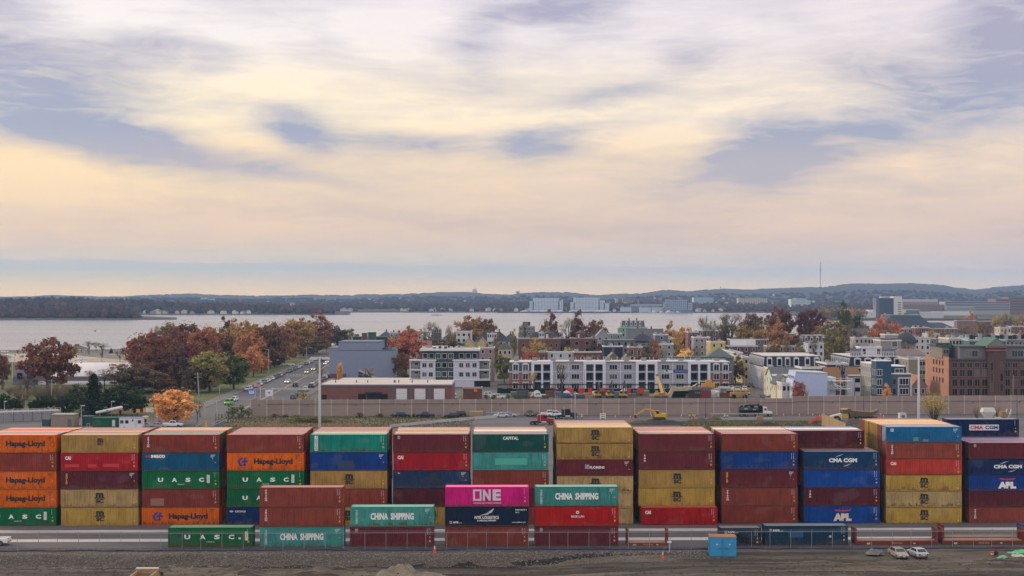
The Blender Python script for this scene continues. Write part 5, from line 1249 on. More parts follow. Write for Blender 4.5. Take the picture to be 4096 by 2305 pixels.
# people: one skinned body each
def person(p,rz,label,vest,trousers,hat,arms=0,helmet=True):
    cu=[];ed=[];rad=[]
    def chain(start,pts):
        prev=start
        for q,r in pts:
            cu.append(q);rad.append(r);ed.append((prev,len(cu)-1)) if prev is not None else None;prev=len(cu)-1
        return prev
    chain(None,[((0,0,.96),.15)]);ch=chain(0,[((0,.01,1.15),.14),((0,.02,1.36),.165),((0,.02,1.50),.065)]);chain(ch,[((0,-.01,1.58),.085),((0,-.01,1.70),.10),((0,0,1.77),.06)])
    for s in (-1,1):
        chain(0,[((s*.10,0,.88),.105),((s*.13,-.02,.50),.075),((s*.13,.02,.10),.055),((s*.15,-.14,.05),.045)])
        ez=1.14 if not (arms and s > 0) else 1.25;hz=(.90 if not (arms and s > 0) else 1.15)
        w=chain(2,[((s*.20,.02,1.42),.070),((s*.29,0,ez),.052),((s*.27,-.14 if not arms else -.28,hz),.036),((s*.265,-.19 if not arms else -.36,hz-.06),.034)])
        b=cu[w]
        for k in range(4): chain(w,[((b[0]+(k-1.5)*.020,b[1]-.05,b[2]-.06),.009),((b[0]+(k-1.5)*.022,b[1]-.05-.01*k,b[2]-.10),.008)])
        chain(w,[((b[0]-s*.045,b[1]-.02,b[2]-.03),.010),((b[0]-s*.05,b[1]-.05,b[2]-.06),.008)])
    me=D_.meshes.new('person');me.from_pydata(cu,ed,[]);o=D_.objects.new('person',me);COL.objects.link(o)
    md=o.modifiers.new('Skin','SKIN');md.use_smooth_shade=True
    for i,r in enumerate(rad): me.skin_vertices[0].data[i].radius=(r,r)
    me.skin_vertices[0].data[0].use_root=True
    o.modifiers.new('Sub','SUBSURF').levels=1
    dg=C.evaluated_depsgraph_get();m2=D_.meshes.new_from_object(o.evaluated_get(dg),depsgraph=dg);D_.objects.remove(o);D_.meshes.remove(me)
    m2.materials.clear()
    for nm,c in (('shirt',vest),('trousers',trousers),('skin',(150,104,82))):
        k='cloth_%d_%d_%d' % c
        if k not in MATS: m,n,b=new_mat(k);b.inputs['Base Color'].default_value=(*L(*c),1);b.inputs['Roughness'].default_value=.8
        m2.materials.append(P_(k))
    for pl in m2.polygons:
        z=pl.center.z;x=abs(pl.center.x);pl.material_index=2 if (z > 1.52 or (x > .2 and pl.center.y < -.15 and z < 1.3)) else (1 if z < .95 and x < .24 else 0)
    o=link('person',m2,None,None,p,(0,0,rz));tag(o,label,'person','workers')
    MB().loft([[(math.cos(a*PI/4)*.135*s,-.01+math.sin(a*PI/4)*.15*s,z) for a in range(8)] for s,z in ((1.1,1.70),(1.0,1.78),(.6,1.87))]).build('helmet' if helmet else 'hair',P_('plain'),o,L(*hat))
    MB().loft([[(math.cos(a*PI/5)*.215,.015+math.sin(a*PI/5)*.19,z) for a in range(10)] for z in (1.03,1.24)],False).loft([[(math.cos(a*PI/5)*.212,.015+math.sin(a*PI/5)*.188,z) for a in range(10)] for z in (1.26,1.42)],False).build('vest',P_('plain'),o,L(*vest))
    MB().loft([[(math.cos(a*PI/5)*.218,.015+math.sin(a*PI/5)*.193,z) for a in range(10)] for z in (1.10,1.15)],False).build('reflective_band',P_('plain'),o,L(215,215,205))
u,v=Z5(1113,852);person(G(u,v),R(10),'worker in a lime vest standing left of the orange vested one',(150,205,50),(44,52,60),(60,56,50))
u,v=Z5(1170,850);person(G(u,v),R(-60),'worker in an orange vest beside the trench',(226,120,40),(52,54,70),(170,80,50))
u,v=Z5(1712,858);person(G(u,v),R(20),'worker in a yellow jacket and white helmet by the barrier',(200,226,40),(40,60,100),(225,225,220),1)
u,v=Z5(1757,858);person(G(u,v),R(200),'shorter worker in a lime vest beside the yellow jacket',(176,212,60),(60,80,100),(60,70,84))
u,v=Z5(2002,848);person(G(u,v),R(5),'worker in dark clothes and green vest by the black tank truck',(50,104,62),(34,40,44),(150,70,50))
u,v=Z4(1300,945);person(G(u,v),R(90),'worker in a lime vest with white helmet behind the mustard stack',(180,220,50),(60,60,66),(225,225,220),1)
# ================================================================ BUILDINGS
WM={}
def window_at(par,x,y,z,w,h,face='f',trim=(206,204,206),mull=1,lit=0.0):
    key=('w',round(w,2),round(h,2),mull)
    if key not in WM:
        t=min(.14,w*.14);mb=MB()
        for a,b,c,e in ((-w/2-t,w/2+t,-h/2-t,-h/2),(-w/2-t,w/2+t,h/2,h/2+t),(-w/2-t,-w/2,-h/2,h/2),(w/2,w/2+t,-h/2,h/2)): mb.box(a,b,-.07,.02,c,e)
        for k in range(1,mull): mb.box(-w/2+w*k/mull-.05,-w/2+w*k/mull+.05,-.06,.0,-h/2,h/2)
        fr=mb.mesh('window',P_('plain'));mb=MB();mb.quad((-w/2,-.025,-h/2),(w/2,-.025,-h/2),(w/2,-.025,h/2),(-w/2,-.025,h/2));mb.f[0]=tuple(mb.f[0])
        WM[key]=(fr,mb.mesh('pane',P_('glass'),fix=False))
    f,p=WM[key];rz={'f': 0,'l': -PI/2,'r': PI/2}[face]
    o=link('window',f,par,L(*trim),(x,y,z),(0,0,rz));link('pane',p,o);return o
def house(label,u0,u1,vtop,d,depth=10,col=(150,150,150),mat='siding',roof='flat',rcol=(120,116,116),rows=3,cols=3,ww=1.0,wh=1.5,trim=(206,204,206),name='row_house',cat='house',
          chim=0,side=2,z0=0.0,floor=3.2,first=1.7,rise=3.0,group='houses of the town',sidecol=None,xs=None,mull=1,cornice=True,vents=0):
    w=(u1-u0)/F*d;h=Zv(vtop,d)-z0;o=thing(name,label,cat,(X((u0+u1)/2,d),d,z0),0,group);c=L(*col,.86);tr=L(*trim,.95)
    e=h if roof == 'flat' else (h-rise if roof in ('gable','hip','gablefront') else h)
    g=random.Random(int(u0*7+vtop))
    mb=MB()
    if roof == 'mansard':
        m0=h-rise;mb.box(-w/2,w/2,0,depth,0,m0);mb.build('wall',P_(mat),o,c)
        MB().loft([[(-w/2-.15,-.15,m0),(w/2+.15,-.15,m0),(w/2+.15,depth+.15,m0),(-w/2-.15,depth+.15,m0)],[(-w/2+.55,.6,h-.2),(w/2-.55,.6,h-.2),(w/2-.55,depth-.6,h-.2),(-w/2+.55,depth-.6,h-.2)]]).build('mansard_roof',P_('shingle'),o,L(*rcol))
        MB().box(-w/2+.35,w/2-.35,.4,depth-.4,h-.2,h).build('roof_deck',P_('roofing'),o,L(190,184,182));MB().box(-w/2-.3,w/2+.3,-.3,depth+.3,m0-.22,m0-.002).build('cornice',P_('plain'),o,tr)
        n=cols
        for k in range(n):
            x=-w/2+w*(k+.5)/n if xs is None else -w/2+w*xs[k]
            dm=MB().box(x-ww/2-.2,x+ww/2+.2,-.05,1.0,m0+.35,h-.75).prism([(x-ww/2-.3,h-.75),(x+ww/2+.3,h-.75),(x,h-.35)],-.1,1.2).build('dormer',P_('plain'),o,tr);window_at(dm,x,-.08,(m0+.45+h-.85)/2,ww*.85,min(wh,rise-1.4),'f',trim)
        nside=max(1,int(depth/3))
        if side:
            for k in range(nside): yq=depth*(k+.5)/nside;dm=MB().box(-w/2-.05,-w/2+1.0,yq-.6,yq+.6,m0+.35,h-.75).build('dormer',P_('plain'),o,tr);window_at(dm,-w/2-.06,yq,(m0+h)/2-.2,.8,min(wh,rise-1.4),'l',trim)
        top=m0
    else:
        mb.box(-w/2,w/2,0,depth,0,e)
        if roof == 'gable': mb.prism([(0,e-.002),(depth,e-.002),(depth/2,h-.15)],-w/2,w/2,'x')
        if roof == 'gablefront': mb.prism([(-w/2,e-.002),(w/2,e-.002),(0,h-.15)],0,depth)
        mb.build('wall',P_(mat),o,c);R_=L(*rcol)
        if roof == 'flat':
            MB().box(-w/2+.2,w/2-.2,.2,depth-.2,e,e+.06).build('roof_deck',P_('roofing'),o,R_)
            if cornice: MB().box(-w/2-.18,w/2+.18,-.18,.22,e-.35,e+.22).box(-w/2-.18,-w/2+.2,.22,depth,e-.35,e+.22).box(w/2-.2,w/2+.18,.22,depth,e-.35,e+.22).build('cornice',P_('plain'),o,tr)
        elif roof == 'gable':
            ov=.4;MB().prism([(-ov,e-.25),(depth/2,h),(depth/2,h-.14),(-ov+.05,e-.4)],-w/2-.3,w/2+.3,'x').prism([(depth+ov,e-.25),(depth/2,h),(depth/2,h-.14),(depth+ov-.05,e-.4)],-w/2-.3,w/2+.3,'x').build('roof',P_('shingle'),o,R_)
        elif roof == 'gablefront':
            ov=.4;MB().prism([(-w/2-ov,e-.25),(0,h),(0,h-.16),(-w/2-ov+.05,e-.42)],-.3,depth+.3).prism([(w/2+ov,e-.25),(0,h),(0,h-.16),(w/2+ov-.05,e-.42)],-.3,depth+.3).build('roof',P_('shingle'),o,R_)
        elif roof == 'hip':
            r0=min(w,depth)*.42;MB().loft([[(-w/2-.4,-.4,e),(w/2+.4,-.4,e),(w/2+.4,depth+.4,e),(-w/2-.4,depth+.4,e)],[(-w/2+r0,r0,h),(w/2-r0,r0,h),(w/2-r0,depth-r0,h),(-w/2+r0,depth-r0,h)]]).build('roof',P_('shingle'),o,R_)
        top=e
    zz=top-first
    for r in range(rows):
        if zz-r*floor < .9: break
        for k in range(cols):
            x=-w/2+w*(k+.5)/cols if xs is None else -w/2+w*xs[k]
            window_at(o,x,-.004,zz-r*floor,ww,wh,'f',trim,mull)
        if side:
            for k in range(side): window_at(o,-w/2-.004,depth*(k+.5)/side,zz-r*floor,.8,1.4,'l',trim)
    for k in range(chim):
        x=w*(-.35+.7*(k+.5)/max(1,chim))+g.uniform(-.5,.5);yq=depth*g.uniform(.25,.6);ch=MB().box(x-.45,x+.45,yq-.35,yq+.35,e-.2,h+1.5).build('chimney',P_('brick'),o,L(126,66,54));MB().box(x-.52,x+.52,yq-.42,yq+.42,h+1.5,h+1.65).build('cap',P_('matte'),ch,L(120,112,106))
    for k in range(vents or (3 if roof == 'flat' and d < 950 and rows else 0)):
        x=g.uniform(-w*.45,w*.45);yq=g.uniform(depth*.2,depth*.85)
        if g.random() < .5: MB().tube((x,yq,e),(x,yq,e+g.uniform(.6,1.1)),.10,n=6).build('vent_pipe',P_('metal'),o,L(190,190,195))
        else: MB().box(x-.6,x+.6,yq-.5,yq+.5,e+.06,e+g.uniform(.8,1.2)).build('rooftop_unit',P_('matte'),o,L(168,166,168))
    return o,w,h,depth
def HT(i,x0,x1,yt,d,label,**k): return house(label,T(i,x0,0)[0],T(i,x1,0)[0],T(i,0,yt)[1],d,**k)
BR=(112,62,58);TR=(206,204,208)
# --- middle of the town, left to right
HT(1,935,1335,552,790,'long dark slate roofed hall with green trim behind the grey warehouse',depth=14,col=(70,66,76),mat='shingle',roof='flat',rcol=(84,82,92),rows=0,cols=0,side=0,trim=(40,96,80))
quick('turret','pointed green copper turret above the grey warehouse','turret',(X(T(1,1120,0)[0],780),780,0),0,[('drum','siding',(60,90,84),MB().tube((0,0,8),(0,0,17.2),2.4,n=8)),('spire','shingle',(56,128,106),MB().tube((0,0,17.2),(0,0,Zv(T(1,0,504)[1],780)),3.0,.05,8))])
quick('turret','small dark red pointed turret left of the copper one','turret',(X(T(1,1048,0)[0],770),770,0),0,[('drum','brick',(96,60,60),MB().tube((0,0,8),(0,0,17),1.5,n=8)),('spire','shingle',(84,64,66),MB().tube((0,0,17),(0,0,Zv(T(1,0,538)[1],770)),1.8,.05,8))])
HT(1,1290,1420,512,930,'pale flat roofed house with chimneys behind the orange tree',depth=9,col=(160,160,168),rows=2,cols=3,chim=2)
HT(1,1420,1530,500,905,'low white house right of the orange tree top',depth=9,col=(196,196,200),rows=1,cols=2)
HT(1,1560,1605,528,800,'narrow pale green house side beside the orange tree',depth=9,col=(150,176,164),rows=1,cols=1,chim=1)
HT(1,1700,1788,473,920,'blue grey rooftop house with four white windows under a bare tree',depth=9,col=(86,92,110),roof='flat',rows=1,cols=4,ww=.95,first=1.5)
HT(1,1600,1690,590,700,'brown gable roof behind the dark condominium block',depth=12,col=(150,130,124),roof='gable',rcol=(120,96,92),rows=1,cols=2)
HT(1,1935,2085,497,820,'white house with dark slate mansard and balcony window',depth=12,col=(206,206,212),roof='flat',rows=2,cols=3,ww=1.5,first=2.0,side=1)
HT(1,2120,2455,505,800,'long green house with dark hipped roof and white dormers',depth=13,col=(146,170,154),roof='hip',rcol=(56,62,70),rise=5.0,rows=2,cols=6,ww=1.1,wh=1.7,chim=2,first=1.3)
HT(1,2235,2325,518,798,'white four window dormer on the long green house',depth=5,z0=11.5,col=(210,210,212),rows=1,cols=4,ww=.8,first=1.4,group=None,name='dormer_house')
HT(1,1990,2130,558,725,'yellow double gabled house with grey roof, left half',depth=12,col=(206,180,126),roof='gablefront',rcol=(128,128,138),rise=4.2,rows=2,cols=2,chim=1)
HT(1,2105,2262,556,728,'yellow double gabled house with grey roof, right half',depth=12,col=(206,182,130),roof='gablefront',rcol=(122,122,132),rise=4.6,rows=2,cols=2,chim=1)
HT(1,2155,2303,655,610,'pinkish clapboard house with white balcony right of the dark condominium',depth=11,col=(158,132,132),rows=4,cols=2,chim=1)
HT(1,2340,2472,610,670,'cream house with low dark hipped roof left of the brick rows',depth=11,col=(190,170,146),roof='hip',rcol=(84,80,84),rise=2.8,rows=3,cols=3)
HT(2,68,222,447,910,'grey flat roofed rooftop house with black water tank',depth=9,col=(140,146,152),rows=2,cols=4,ww=.9,vents=2)
quick('water_tank','black rooftop tank on the grey rooftop house','tank',(X(T(2,140,0)[0],914),914,Zv(T(2,0,447)[1],910)),0,[('shell','matte',(50,54,58),MB().box(-2.4,2.4,0,3,.2,2.6)),('leg','matte',(40,40,44),MB().box(-2.2,2.2,.3,2.7,0,.2))])
HT(2,130,500,505,810,'long house with dark hipped roof behind the brick rows',depth=13,col=(150,160,158),roof='hip',rcol=(60,64,72),rise=5.2,rows=2,cols=4,chim=1)
HT(2,262,340,508,806,'white dormer with three windows above the brick rows',depth=5,z0=11.5,col=(210,210,214),rows=1,cols=3,ww=.9,first=1.4,group=None,name='dormer_house')
HT(2,60,470,567,705,'long dark red brick row with flat roof, left half',depth=12,col=BR,mat='brick',rows=2,cols=4,ww=.9,chim=2,rcol=(176,166,162),trim=(150,138,132),first=3.4,xs=(.12,.3,.78,.9))
HT(2,465,572,573,712,'recessed dark brick link with iron balconies between the brick rows',depth=11,col=(84,46,46),mat='brick',rows=3,cols=4,ww=.9,chim=1,trim=(96,80,80))
HT(2,568,772,566,704,'long dark red brick row with flat roof, right half',depth=12,col=BR,mat='brick',rows=2,cols=2,ww=1.6,chim=1,rcol=(172,162,158),trim=(140,128,124),first=2.4,xs=(.28,.78))
HT(2,770,822,568,708,'narrow red brick house with chimney at the end of the brick row',depth=12,col=(118,58,54),mat='brick',rows=2,cols=1,chim=1,trim=(140,128,124))
for x,lab in ((355,'small dark red roof hut with pyramid cap on the left brick row'),(662,'small dark red roof hut with pyramid cap on the right brick row')):
    quick('roof_hut',lab,'roof hut',(X(T(2,x,0)[0],708),708,Zv(T(2,0,567)[1],705)),0,[('wall','brick',(112,50,56),MB().box(-2.1,2.1,0,3,0,2.5)),('roof','shingle',(78,74,80),MB().tube((0,1.5,2.5),(0,1.5,4.3),3.0,.1,4)),('door','plain',(190,200,206),MB().box(-1.3,-.2,-.06,-.003,.1,2.1))],'roof huts on the brick rows')
HT(2,265,345,700,640,'low dark red brick wing behind the apartment block, left end',depth=9,col=(104,44,48),mat='brick',rows=1,cols=1,trim=(150,140,136))
HT(2,342,600,697,642,'white painted low building with bracketed cornice behind the apartments',depth=9,col=(196,198,206),mat='siding',rows=2,cols=3,trim=(214,214,220))
HT(2,600,865,697,638,'low dark red brick building with shuttered windows behind the apartments',depth=9,col=(116,50,50),mat='brick',rows=2,cols=5,ww=.8,trim=(196,192,190),first=2.6)
HT(2,820,940,470,790,'pale grey gabled house between the brick row and the dark houses',depth=12,col=(150,156,162),roof='gablefront',rcol=(140,146,150),rise=4,rows=3,cols=2,chim=1)
HT(2,1060,1284,392,990,'brick mansion with slate mansard and tall chimneys against the water',depth=12,col=(120,70,56),mat='brick',roof='mansard',rcol=(98,100,114),rise=4.6,rows=1,cols=4,chim=2,xs=(.2,.42,.6,.8),side=1)
HT(2,1030,1310,460,930,'pale green flat house in front of the brick mansion',depth=11,col=(136,168,146),rows=2,cols=3,trim=(150,190,180))
HT(2,1105,1462,476,860,'long windowless grey house side below the pale green house',depth=10,col=(132,136,142),rows=0,cols=0,side=0,chim=2,trim=(120,124,130))
HT(2,930,1060,520,820,'low blue grey flat roofs behind the green trimmed house',depth=10,col=(130,138,152),rows=2,cols=2,vents=3)
HT(2,1145,1390,528,730,'dark green house with hipped roof and white balcony rail',depth=12,col=(52,66,70),roof='hip',rcol=(58,60,74),rise=3.4,rows=2,cols=4,ww=1.0,trim=(120,128,128),chim=1)
quick('balcony_rail','white balcony rail in front of the dark green hipped house','railing',(X(T(2,1185,0)[0],722),722,Zv(T(2,0,640)[1],722)),0,[('rail','plain',(196,180,190),MB().box(0,8.6,0,.08,1.1,1.25).box(0,8.6,0,.08,.1,.2)),('baluster','plain',(196,180,190),MB().box(0,.12,0,.1,0,1.2).box(3.2,3.32,0,.1,0,1.2).box(5.9,6.02,0,.1,0,1.2).box(8.5,8.62,0,.1,0,1.2)),('deck','matte',(120,110,108),MB().box(0,8.6,0,7,-.3,0))])
HT(2,885,1190,585,695,'grey flat house with dark green cornice left of the dark green house',depth=11,col=(122,120,124),rows=3,cols=5,trim=(44,84,80),rcol=(170,166,160),ww=.9,vents=2)
HT(2,1385,1510,530,740,'grey house with curved parapet right of the dark green house',depth=11,col=(116,118,124),rows=2,cols=1,trim=(200,200,206))
HT(2,885,1070,642,655,'dark slate blue house with bright white cornice behind the apartments',depth=9,col=(48,60,78),mat='shingle',rows=1,cols=1,ww=.6,trim=(206,206,212),side=0,first=6)
HT(2,1128,1260,650,648,'small brick house with two white arched windows behind the apartments',depth=9,col=(128,82,78),mat='brick',rows=2,cols=2,ww=1.2,wh=2.2,first=2.4,chim=1)
HT(2,900,1062,700,610,'grey brown gabled house close behind the apartment roof',depth=9,col=(122,112,106),roof='gablefront',rcol=(128,124,120),rise=3.6,rows=1,cols=1,chim=1)
HT(2,1062,1165,722,606,'low brown gable beside the grey brown gabled house',depth=9,col=(130,112,98),roof='gablefront',rcol=(140,120,104),rise=2.6,rows=1,cols=1)
HT(2,1395,1560,620,690,'white and grey porch house below the curved parapet',depth=9,col=(150,150,156),rows=2,cols=2,trim=(210,212,216))
HT(2,1510,1560,565,760,'tan flat house beside the curved parapet',depth=9,col=(170,160,146),rows=1,cols=1)
HT(2,1470,1620,500,860,'tan houses behind the golden street trees',depth=9,col=(158,140,130),rows=2,cols=3)
HT(2,1705,1805,505,770,'tall brick house with two white windows beside a dark tree',depth=13,col=(124,72,66),mat='brick',rows=4,cols=2,ww=1.1,wh=2.0,trim=(196,190,190),first=2.2)
HT(2,1800,1990,490,800,'long brick house with flat roof behind the bare tree',depth=11,col=(110,74,74),mat='brick',rows=3,cols=3)
HT(2,1760,1915,555,715,'grey clapboard house left of the yellow house',depth=11,col=(156,150,158),rows=4,cols=3)
HT(2,1918,2062,600,690,'yellow house with sunlit side right of the bare tree',depth=14,col=(206,186,128),rows=3,cols=2,trim=(214,204,170),side=3)
HT(2,1930,2050,440,1000,'white flat topped house among the bare trees',depth=9,col=(206,206,210),rows=1,cols=1)
HT(2,2080,2375,640,690,'dark brick house with white roof deck screens',depth=12,col=(104,54,58),mat='brick',rows=3,cols=4,trim=(190,188,196),rcol=(180,174,172),vents=2)
quick('roof_deck_screen','white board screen around a roof deck on the dark brick house','screen',(X(T(2,2110,0)[0],694),694,Zv(T(2,0,640)[1],690)),0,[('board','plain',(214,214,218),MB().box(0,8,0,.1,.2,3.0)),('board','plain',(206,206,212),MB().box(8.2,12.5,1,1.1,.2,3.2)),('deck','matte',(140,130,124),MB().box(0,12,0.1,5,0,.2))])
HT(2,2110,2480,575,780,'grey flat roofed terrace half hidden by bare trees',depth=11,col=(128,120,126),rows=3,cols=6)
HT(2,1530,2065,748,585,'long low pale blue clad annex with dark roof edge behind the apartments',depth=9,col=(150,176,190),rows=0,cols=0,side=0,trim=(54,84,84),cornice=True)
quick('pavilion_roof','dark pyramid roof at the right end of the apartment block','roof',(X(T(2,2015,0)[0],588),588,0),0,[('wall','siding',(120,124,130),MB().box(-5.5,5.5,0,9,0,11.2)),('roof','shingle',(92,100,104),MB().loft([[(-6.2,-.6,11.2),(6.2,-.6,11.2),(6.2,9.6,11.2),(-6.2,9.6,11.2)],[(-.1,4.4,15.3),(.1,4.4,15.3),(.1,4.6,15.3),(-.1,4.6,15.3)]]))])
HT(2,2160,2230,705,640,'grey street end house beside the yellow townhouse',depth=40,col=(178,176,170),rows=4,cols=1,side=10)
HT(2,2230,2300,750,600,'narrow yellow townhouse left of the navy mansard row',depth=36,col=(206,190,140),rows=4,cols=1,side=9)
# navy mansard row with a long side down the street
house('white townhouse row with navy mansard and long sunlit side',3055,3288,1424,560,depth=34,col=(196,196,206),roof='mansard',rcol=(52,60,78),rise=4.6,rows=2,cols=6,ww=1.7,wh=2.6,trim=(214,212,216),xs=(.10,.27,.41,.56,.75,.91),side=9,floor=3.2)
house('second navy mansard townhouse row with roof terrace',3398,3616,1426,540,depth=32,col=(206,206,210),roof='mansard',rcol=(46,52,70),rise=4.0,rows=2,cols=5,ww=2.2,wh=2.2,trim=(210,208,212),xs=(.15,.34,.52,.70,.88),side=9,floor=3.2)
HT(3,893,1098,650,548,'white roof terrace pavilion on the second navy mansard row',depth=7,z0=12.0,col=(200,202,214),rows=1,cols=2,ww=1.2,wh=2.0,xs=(.18,.86),group=None,name='roof_pavilion',cat='pavilion')
for a,b,lab in ((790,895,'grey roof screen left of the white roof pavilion'),(1095,1225,'grey roof screen right of the white roof pavilion')):
    x0,x1=X(T(3,a,0)[0],547),X(T(3,b,0)[0],547);zq=Zv(T(3,0,735)[1],547);tag(MB().box(x0,x1,546,546.2,zq,zq+2.9).box(x0,x1,544,545,zq,zq+.5).build('roof_screen',P_('siding'),None,L(112,114,128)),lab,'screen')
x0=X(T(3,755,0)[0],543);zq=Zv(T(3,0,735)[1],543);mb=MB()
for k in range(20): mb.box(x0+k*.95,x0+k*.95+.14,543,543.15,zq,zq+1.5)
mb.box(x0,x0+18.2,543,543.12,zq+1.45,zq+1.6);tag(mb.build('railing',P_('plain'),None,L(210,208,212)),'white railing along the roof terrace of the mansard row','railing')
HT(3,1195,1560,672,610,'white terrace with brown hipped roofs behind the mansard row',depth=12,col=(206,204,206),roof='hip',rcol=(122,108,104),rise=2.4,rows=3,cols=7,ww=1.0,chim=1)
HT(3,1090,1288,585,655,'grey stepped house with big white framed window, lower tier',depth=14,col=(150,144,146),rows=3,cols=1,ww=2.4,wh=2.4,xs=(.68,),side=4,trim=(210,208,208))
HT(3,1133,1258,528,660,'grey stepped house with white framed window, upper tier',depth=9,z0=17.2,col=(156,150,150),rows=1,cols=1,ww=2.2,wh=2.2,xs=(.45,),side=1,trim=(210,208,208),group=None)
HT(3,570,772,810,505,'dark blue townhouse with white trim behind the brown roof',depth=18,col=(52,62,82),rows=3,cols=2,ww=1.6,wh=1.8,trim=(206,206,212),xs=(.55,.9))
HT(3,775,893,845,500,'white siding house with brown gable roof',depth=10,col=(206,208,216),roof='gable',rcol=(122,94,72),rise=2.9,rows=3,cols=1,ww=1.9,wh=1.5,xs=(.75,),side=1)
HT(3,575,722,852,478,'brown shingle roofed house behind the white outdoor stairs',depth=13,col=(112,84,74),mat='brick',roof='gable',rcol=(126,94,66),rise=5.0,rows=2,cols=2,side=0)
HT(3,330,575,852,490,'flat roofed dark building right behind the white blank wall',depth=12,col=(90,96,110),rows=1,cols=3,ww=1.0,side=0,vents=2)
# white block with a blank wall and a mansard street front seen from the side
def white_block():
    d=468;u0,u1=T(3,245,0)[0],T(3,575,0)[0];w=(u1-u0)/F*d;h=Zv(T(3,0,890)[1],d);dp=12
    o=thing('white_block','big white rendered building with a blank wall facing the yard','house',(X((u0+u1)/2,d),d,0),0,'houses of the town')
    MB().prism([(-w/2-.3,0),(w/2,0),(w/2,h-.5),(-w/2+.9,h),(-w/2-.2,h-3.8)],0,dp).build('wall',P_('matte'),o,L(172,184,214))
    MB().prism([(w/2,h-.55),(-w/2+.85,h-.02),(-w/2+.8,h+.2),(w/2+.1,h-.3)],-.15,dp+.1).build('roof_edge',P_('plain'),o,L(176,176,180))
    for r in range(3):
        for k in range(4): window_at(o,-w/2-.32+(.5 if r == 0 else 0),1.6+k*2.9,h-2.2-r*3.4,.9,1.6,'l')
    MB().box(w/2+.002,w/2+3.6,4,dp,0,h-2.0).build('rear_wing',P_('matte'),o,L(200,204,214))
    s=thing('outdoor_stairs','white timber porch stairs on the right side of the white block','stairs',(X(u1,d)+.6,d+1.0,0),0)
    for z in (2.9,6.0,8.6): MB().box(0,7.6,0,2.6,z,z+.18).build('landing',P_('plain'),s,TRc);MB().box(0,7.6,-.05,.03,z+.95,z+1.08).build('rail',P_('plain'),s,TRc)
    for x in (0,3.8,7.5): MB().box(x,x+.16,-.02,.14,0,9.7).build('post',P_('plain'),s,TRc)
    for a,b in (((3.4,-.0,6.0),(.6,-.0,9.0)),((3.6,0,.1),(.4,0,3.0)),((.6,0,8.8),(4.6,0,6.2))): MB().bar(a,b,1.0,.28).build('flight',P_('plain'),s,TRc)
    for k in range(24): MB().box(.2+k*.31,.26+k*.31,-.04,.01,6.2,7.0).build('baluster',P_('plain'),s,TRc) if k % 2 == 0 else None
TRc=L(206,206,210)
white_block()
HT(3,80,222,920,486,'pale yellow gabled cottage left of the white block',depth=10,col=(206,200,164),roof='gablefront',rcol=(84,84,92),rise=3.0,rows=1,cols=1,side=2)
HT(3,40,300,848,510,'white and mint house with slate gable roof left of the white block',depth=12,col=(196,206,200),roof='gable',rcol=(94,94,104),rise=3.0,rows=2,cols=3)
HT(3,135,222,1000,474,'low white shop with flat roof at the corner of the side street',depth=9,col=(210,208,206),rows=1,cols=2)
HT(3,25,75,860,520,'narrow yellow house at the side street corner',depth=14,col=(206,190,136),rows=3,cols=1,side=3)
# blue modern block
def blue_block():
    d=462;q=lambda x,y: (X(T(3,x,0)[0],d),Zv(T(3,0,y)[1],d));o=thing('modern_block','modern blue and grey apartment house with white framed windows','apartment house',(0,d,0),0,'houses of the town')
    (a,zt),(b,zb),(c,zc),(e,_)=q(1045,787),q(1192,845),q(1368,915),q(1392,0)
    MB().box(a,b,0,6,0,zt).build('stair_tower',P_('siding'),o,L(44,76,100));MB().box(b+.002,e,1.2,17,0,zc).build('main_wall',P_('siding'),o,L(86,90,108));MB().box(b+.01,c,4,15,zc,zb).build('penthouse',P_('siding'),o,L(40,68,90))
    x0=q(1045,0)[0];MB().box(x0-.1,a+3,6.01,20,0,q(0,825)[1]).build('side_wing',P_('siding'),o,L(150,148,138))
    for x,z in ((a,zt),): MB().box(x-.12,b+.1,-.12,6.1,z,z+.28).build('roof_edge',P_('plain'),o,TRc);MB().box(b,e+.15,1.0,4.0,zc,zc+.3).build('roof_edge',P_('plain'),o,TRc);MB().box(b,c+.1,3.9,15,zb,zb+.25).build('roof_edge',P_('plain'),o,TRc);MB().box(x0-.2,a+3,6.0,20,q(0,825)[1],q(0,822)[1]+.2).build('roof_edge',P_('plain'),o,TRc)
    for y in (895,988,1080): x,z=q(1077,y);window_at(o,x,-.01,z,1.5,1.9,'f',TR,2)
    for y in (985,1080): x,z=q(1325,y);window_at(o,x,1.18,z,2.75,1.9,'f',TR,3);x,z=q(1231,y);window_at(o,x,1.18,z,.9,1.8,'f',(100,104,116))
    x,z=q(1300,885);window_at(o,x,3.98,z,2.6,1.2,'f',TR,2)
    (p0,z0),(p1,z1)=q(1268,948),q(1388,1125);MB().box(p0-.12,p0+.12,.95,1.18,0,z0).box(p1-.12,p1+.12,.95,1.18,0,z0).box(p0,p1,.95,1.18,z0-.2,z0+.1).build('bay_frame',P_('plain'),o,TRc)
    for r,y in enumerate((880,975,1065)):
        for k in range(6): window_at(o,x0-.12,6.9+k*2.2,q(0,y)[1],.8,1.7,'l',TR)
    for k,yy in enumerate((1.5,4.2)): 
        for y in (895,988,1080): window_at(o,a-.01,yy,q(0,y)[1],.8,1.7,'l',TR)
    MB().ball((x0+2.5,8,q(0,822)[1]+.5),1.0,10,5,.6).build('roof_vent',P_('metal'),o,L(190,196,206))
blue_block()
HT(3,1360,1525,765,525,'tan triple decker with bay windows left of the brick mill',depth=14,col=(150,142,132),rows=4,cols=2,ww=1.0,xs=(.72,.9),side=3,trim=(190,186,182))
HT(3,1395,1532,922,484,'small tan gabled house beside the brick mill',depth=9,col=(150,142,138),roof='gablefront',rcol=(150,110,86),rise=3.6,rows=2,cols=2,ww=.9)
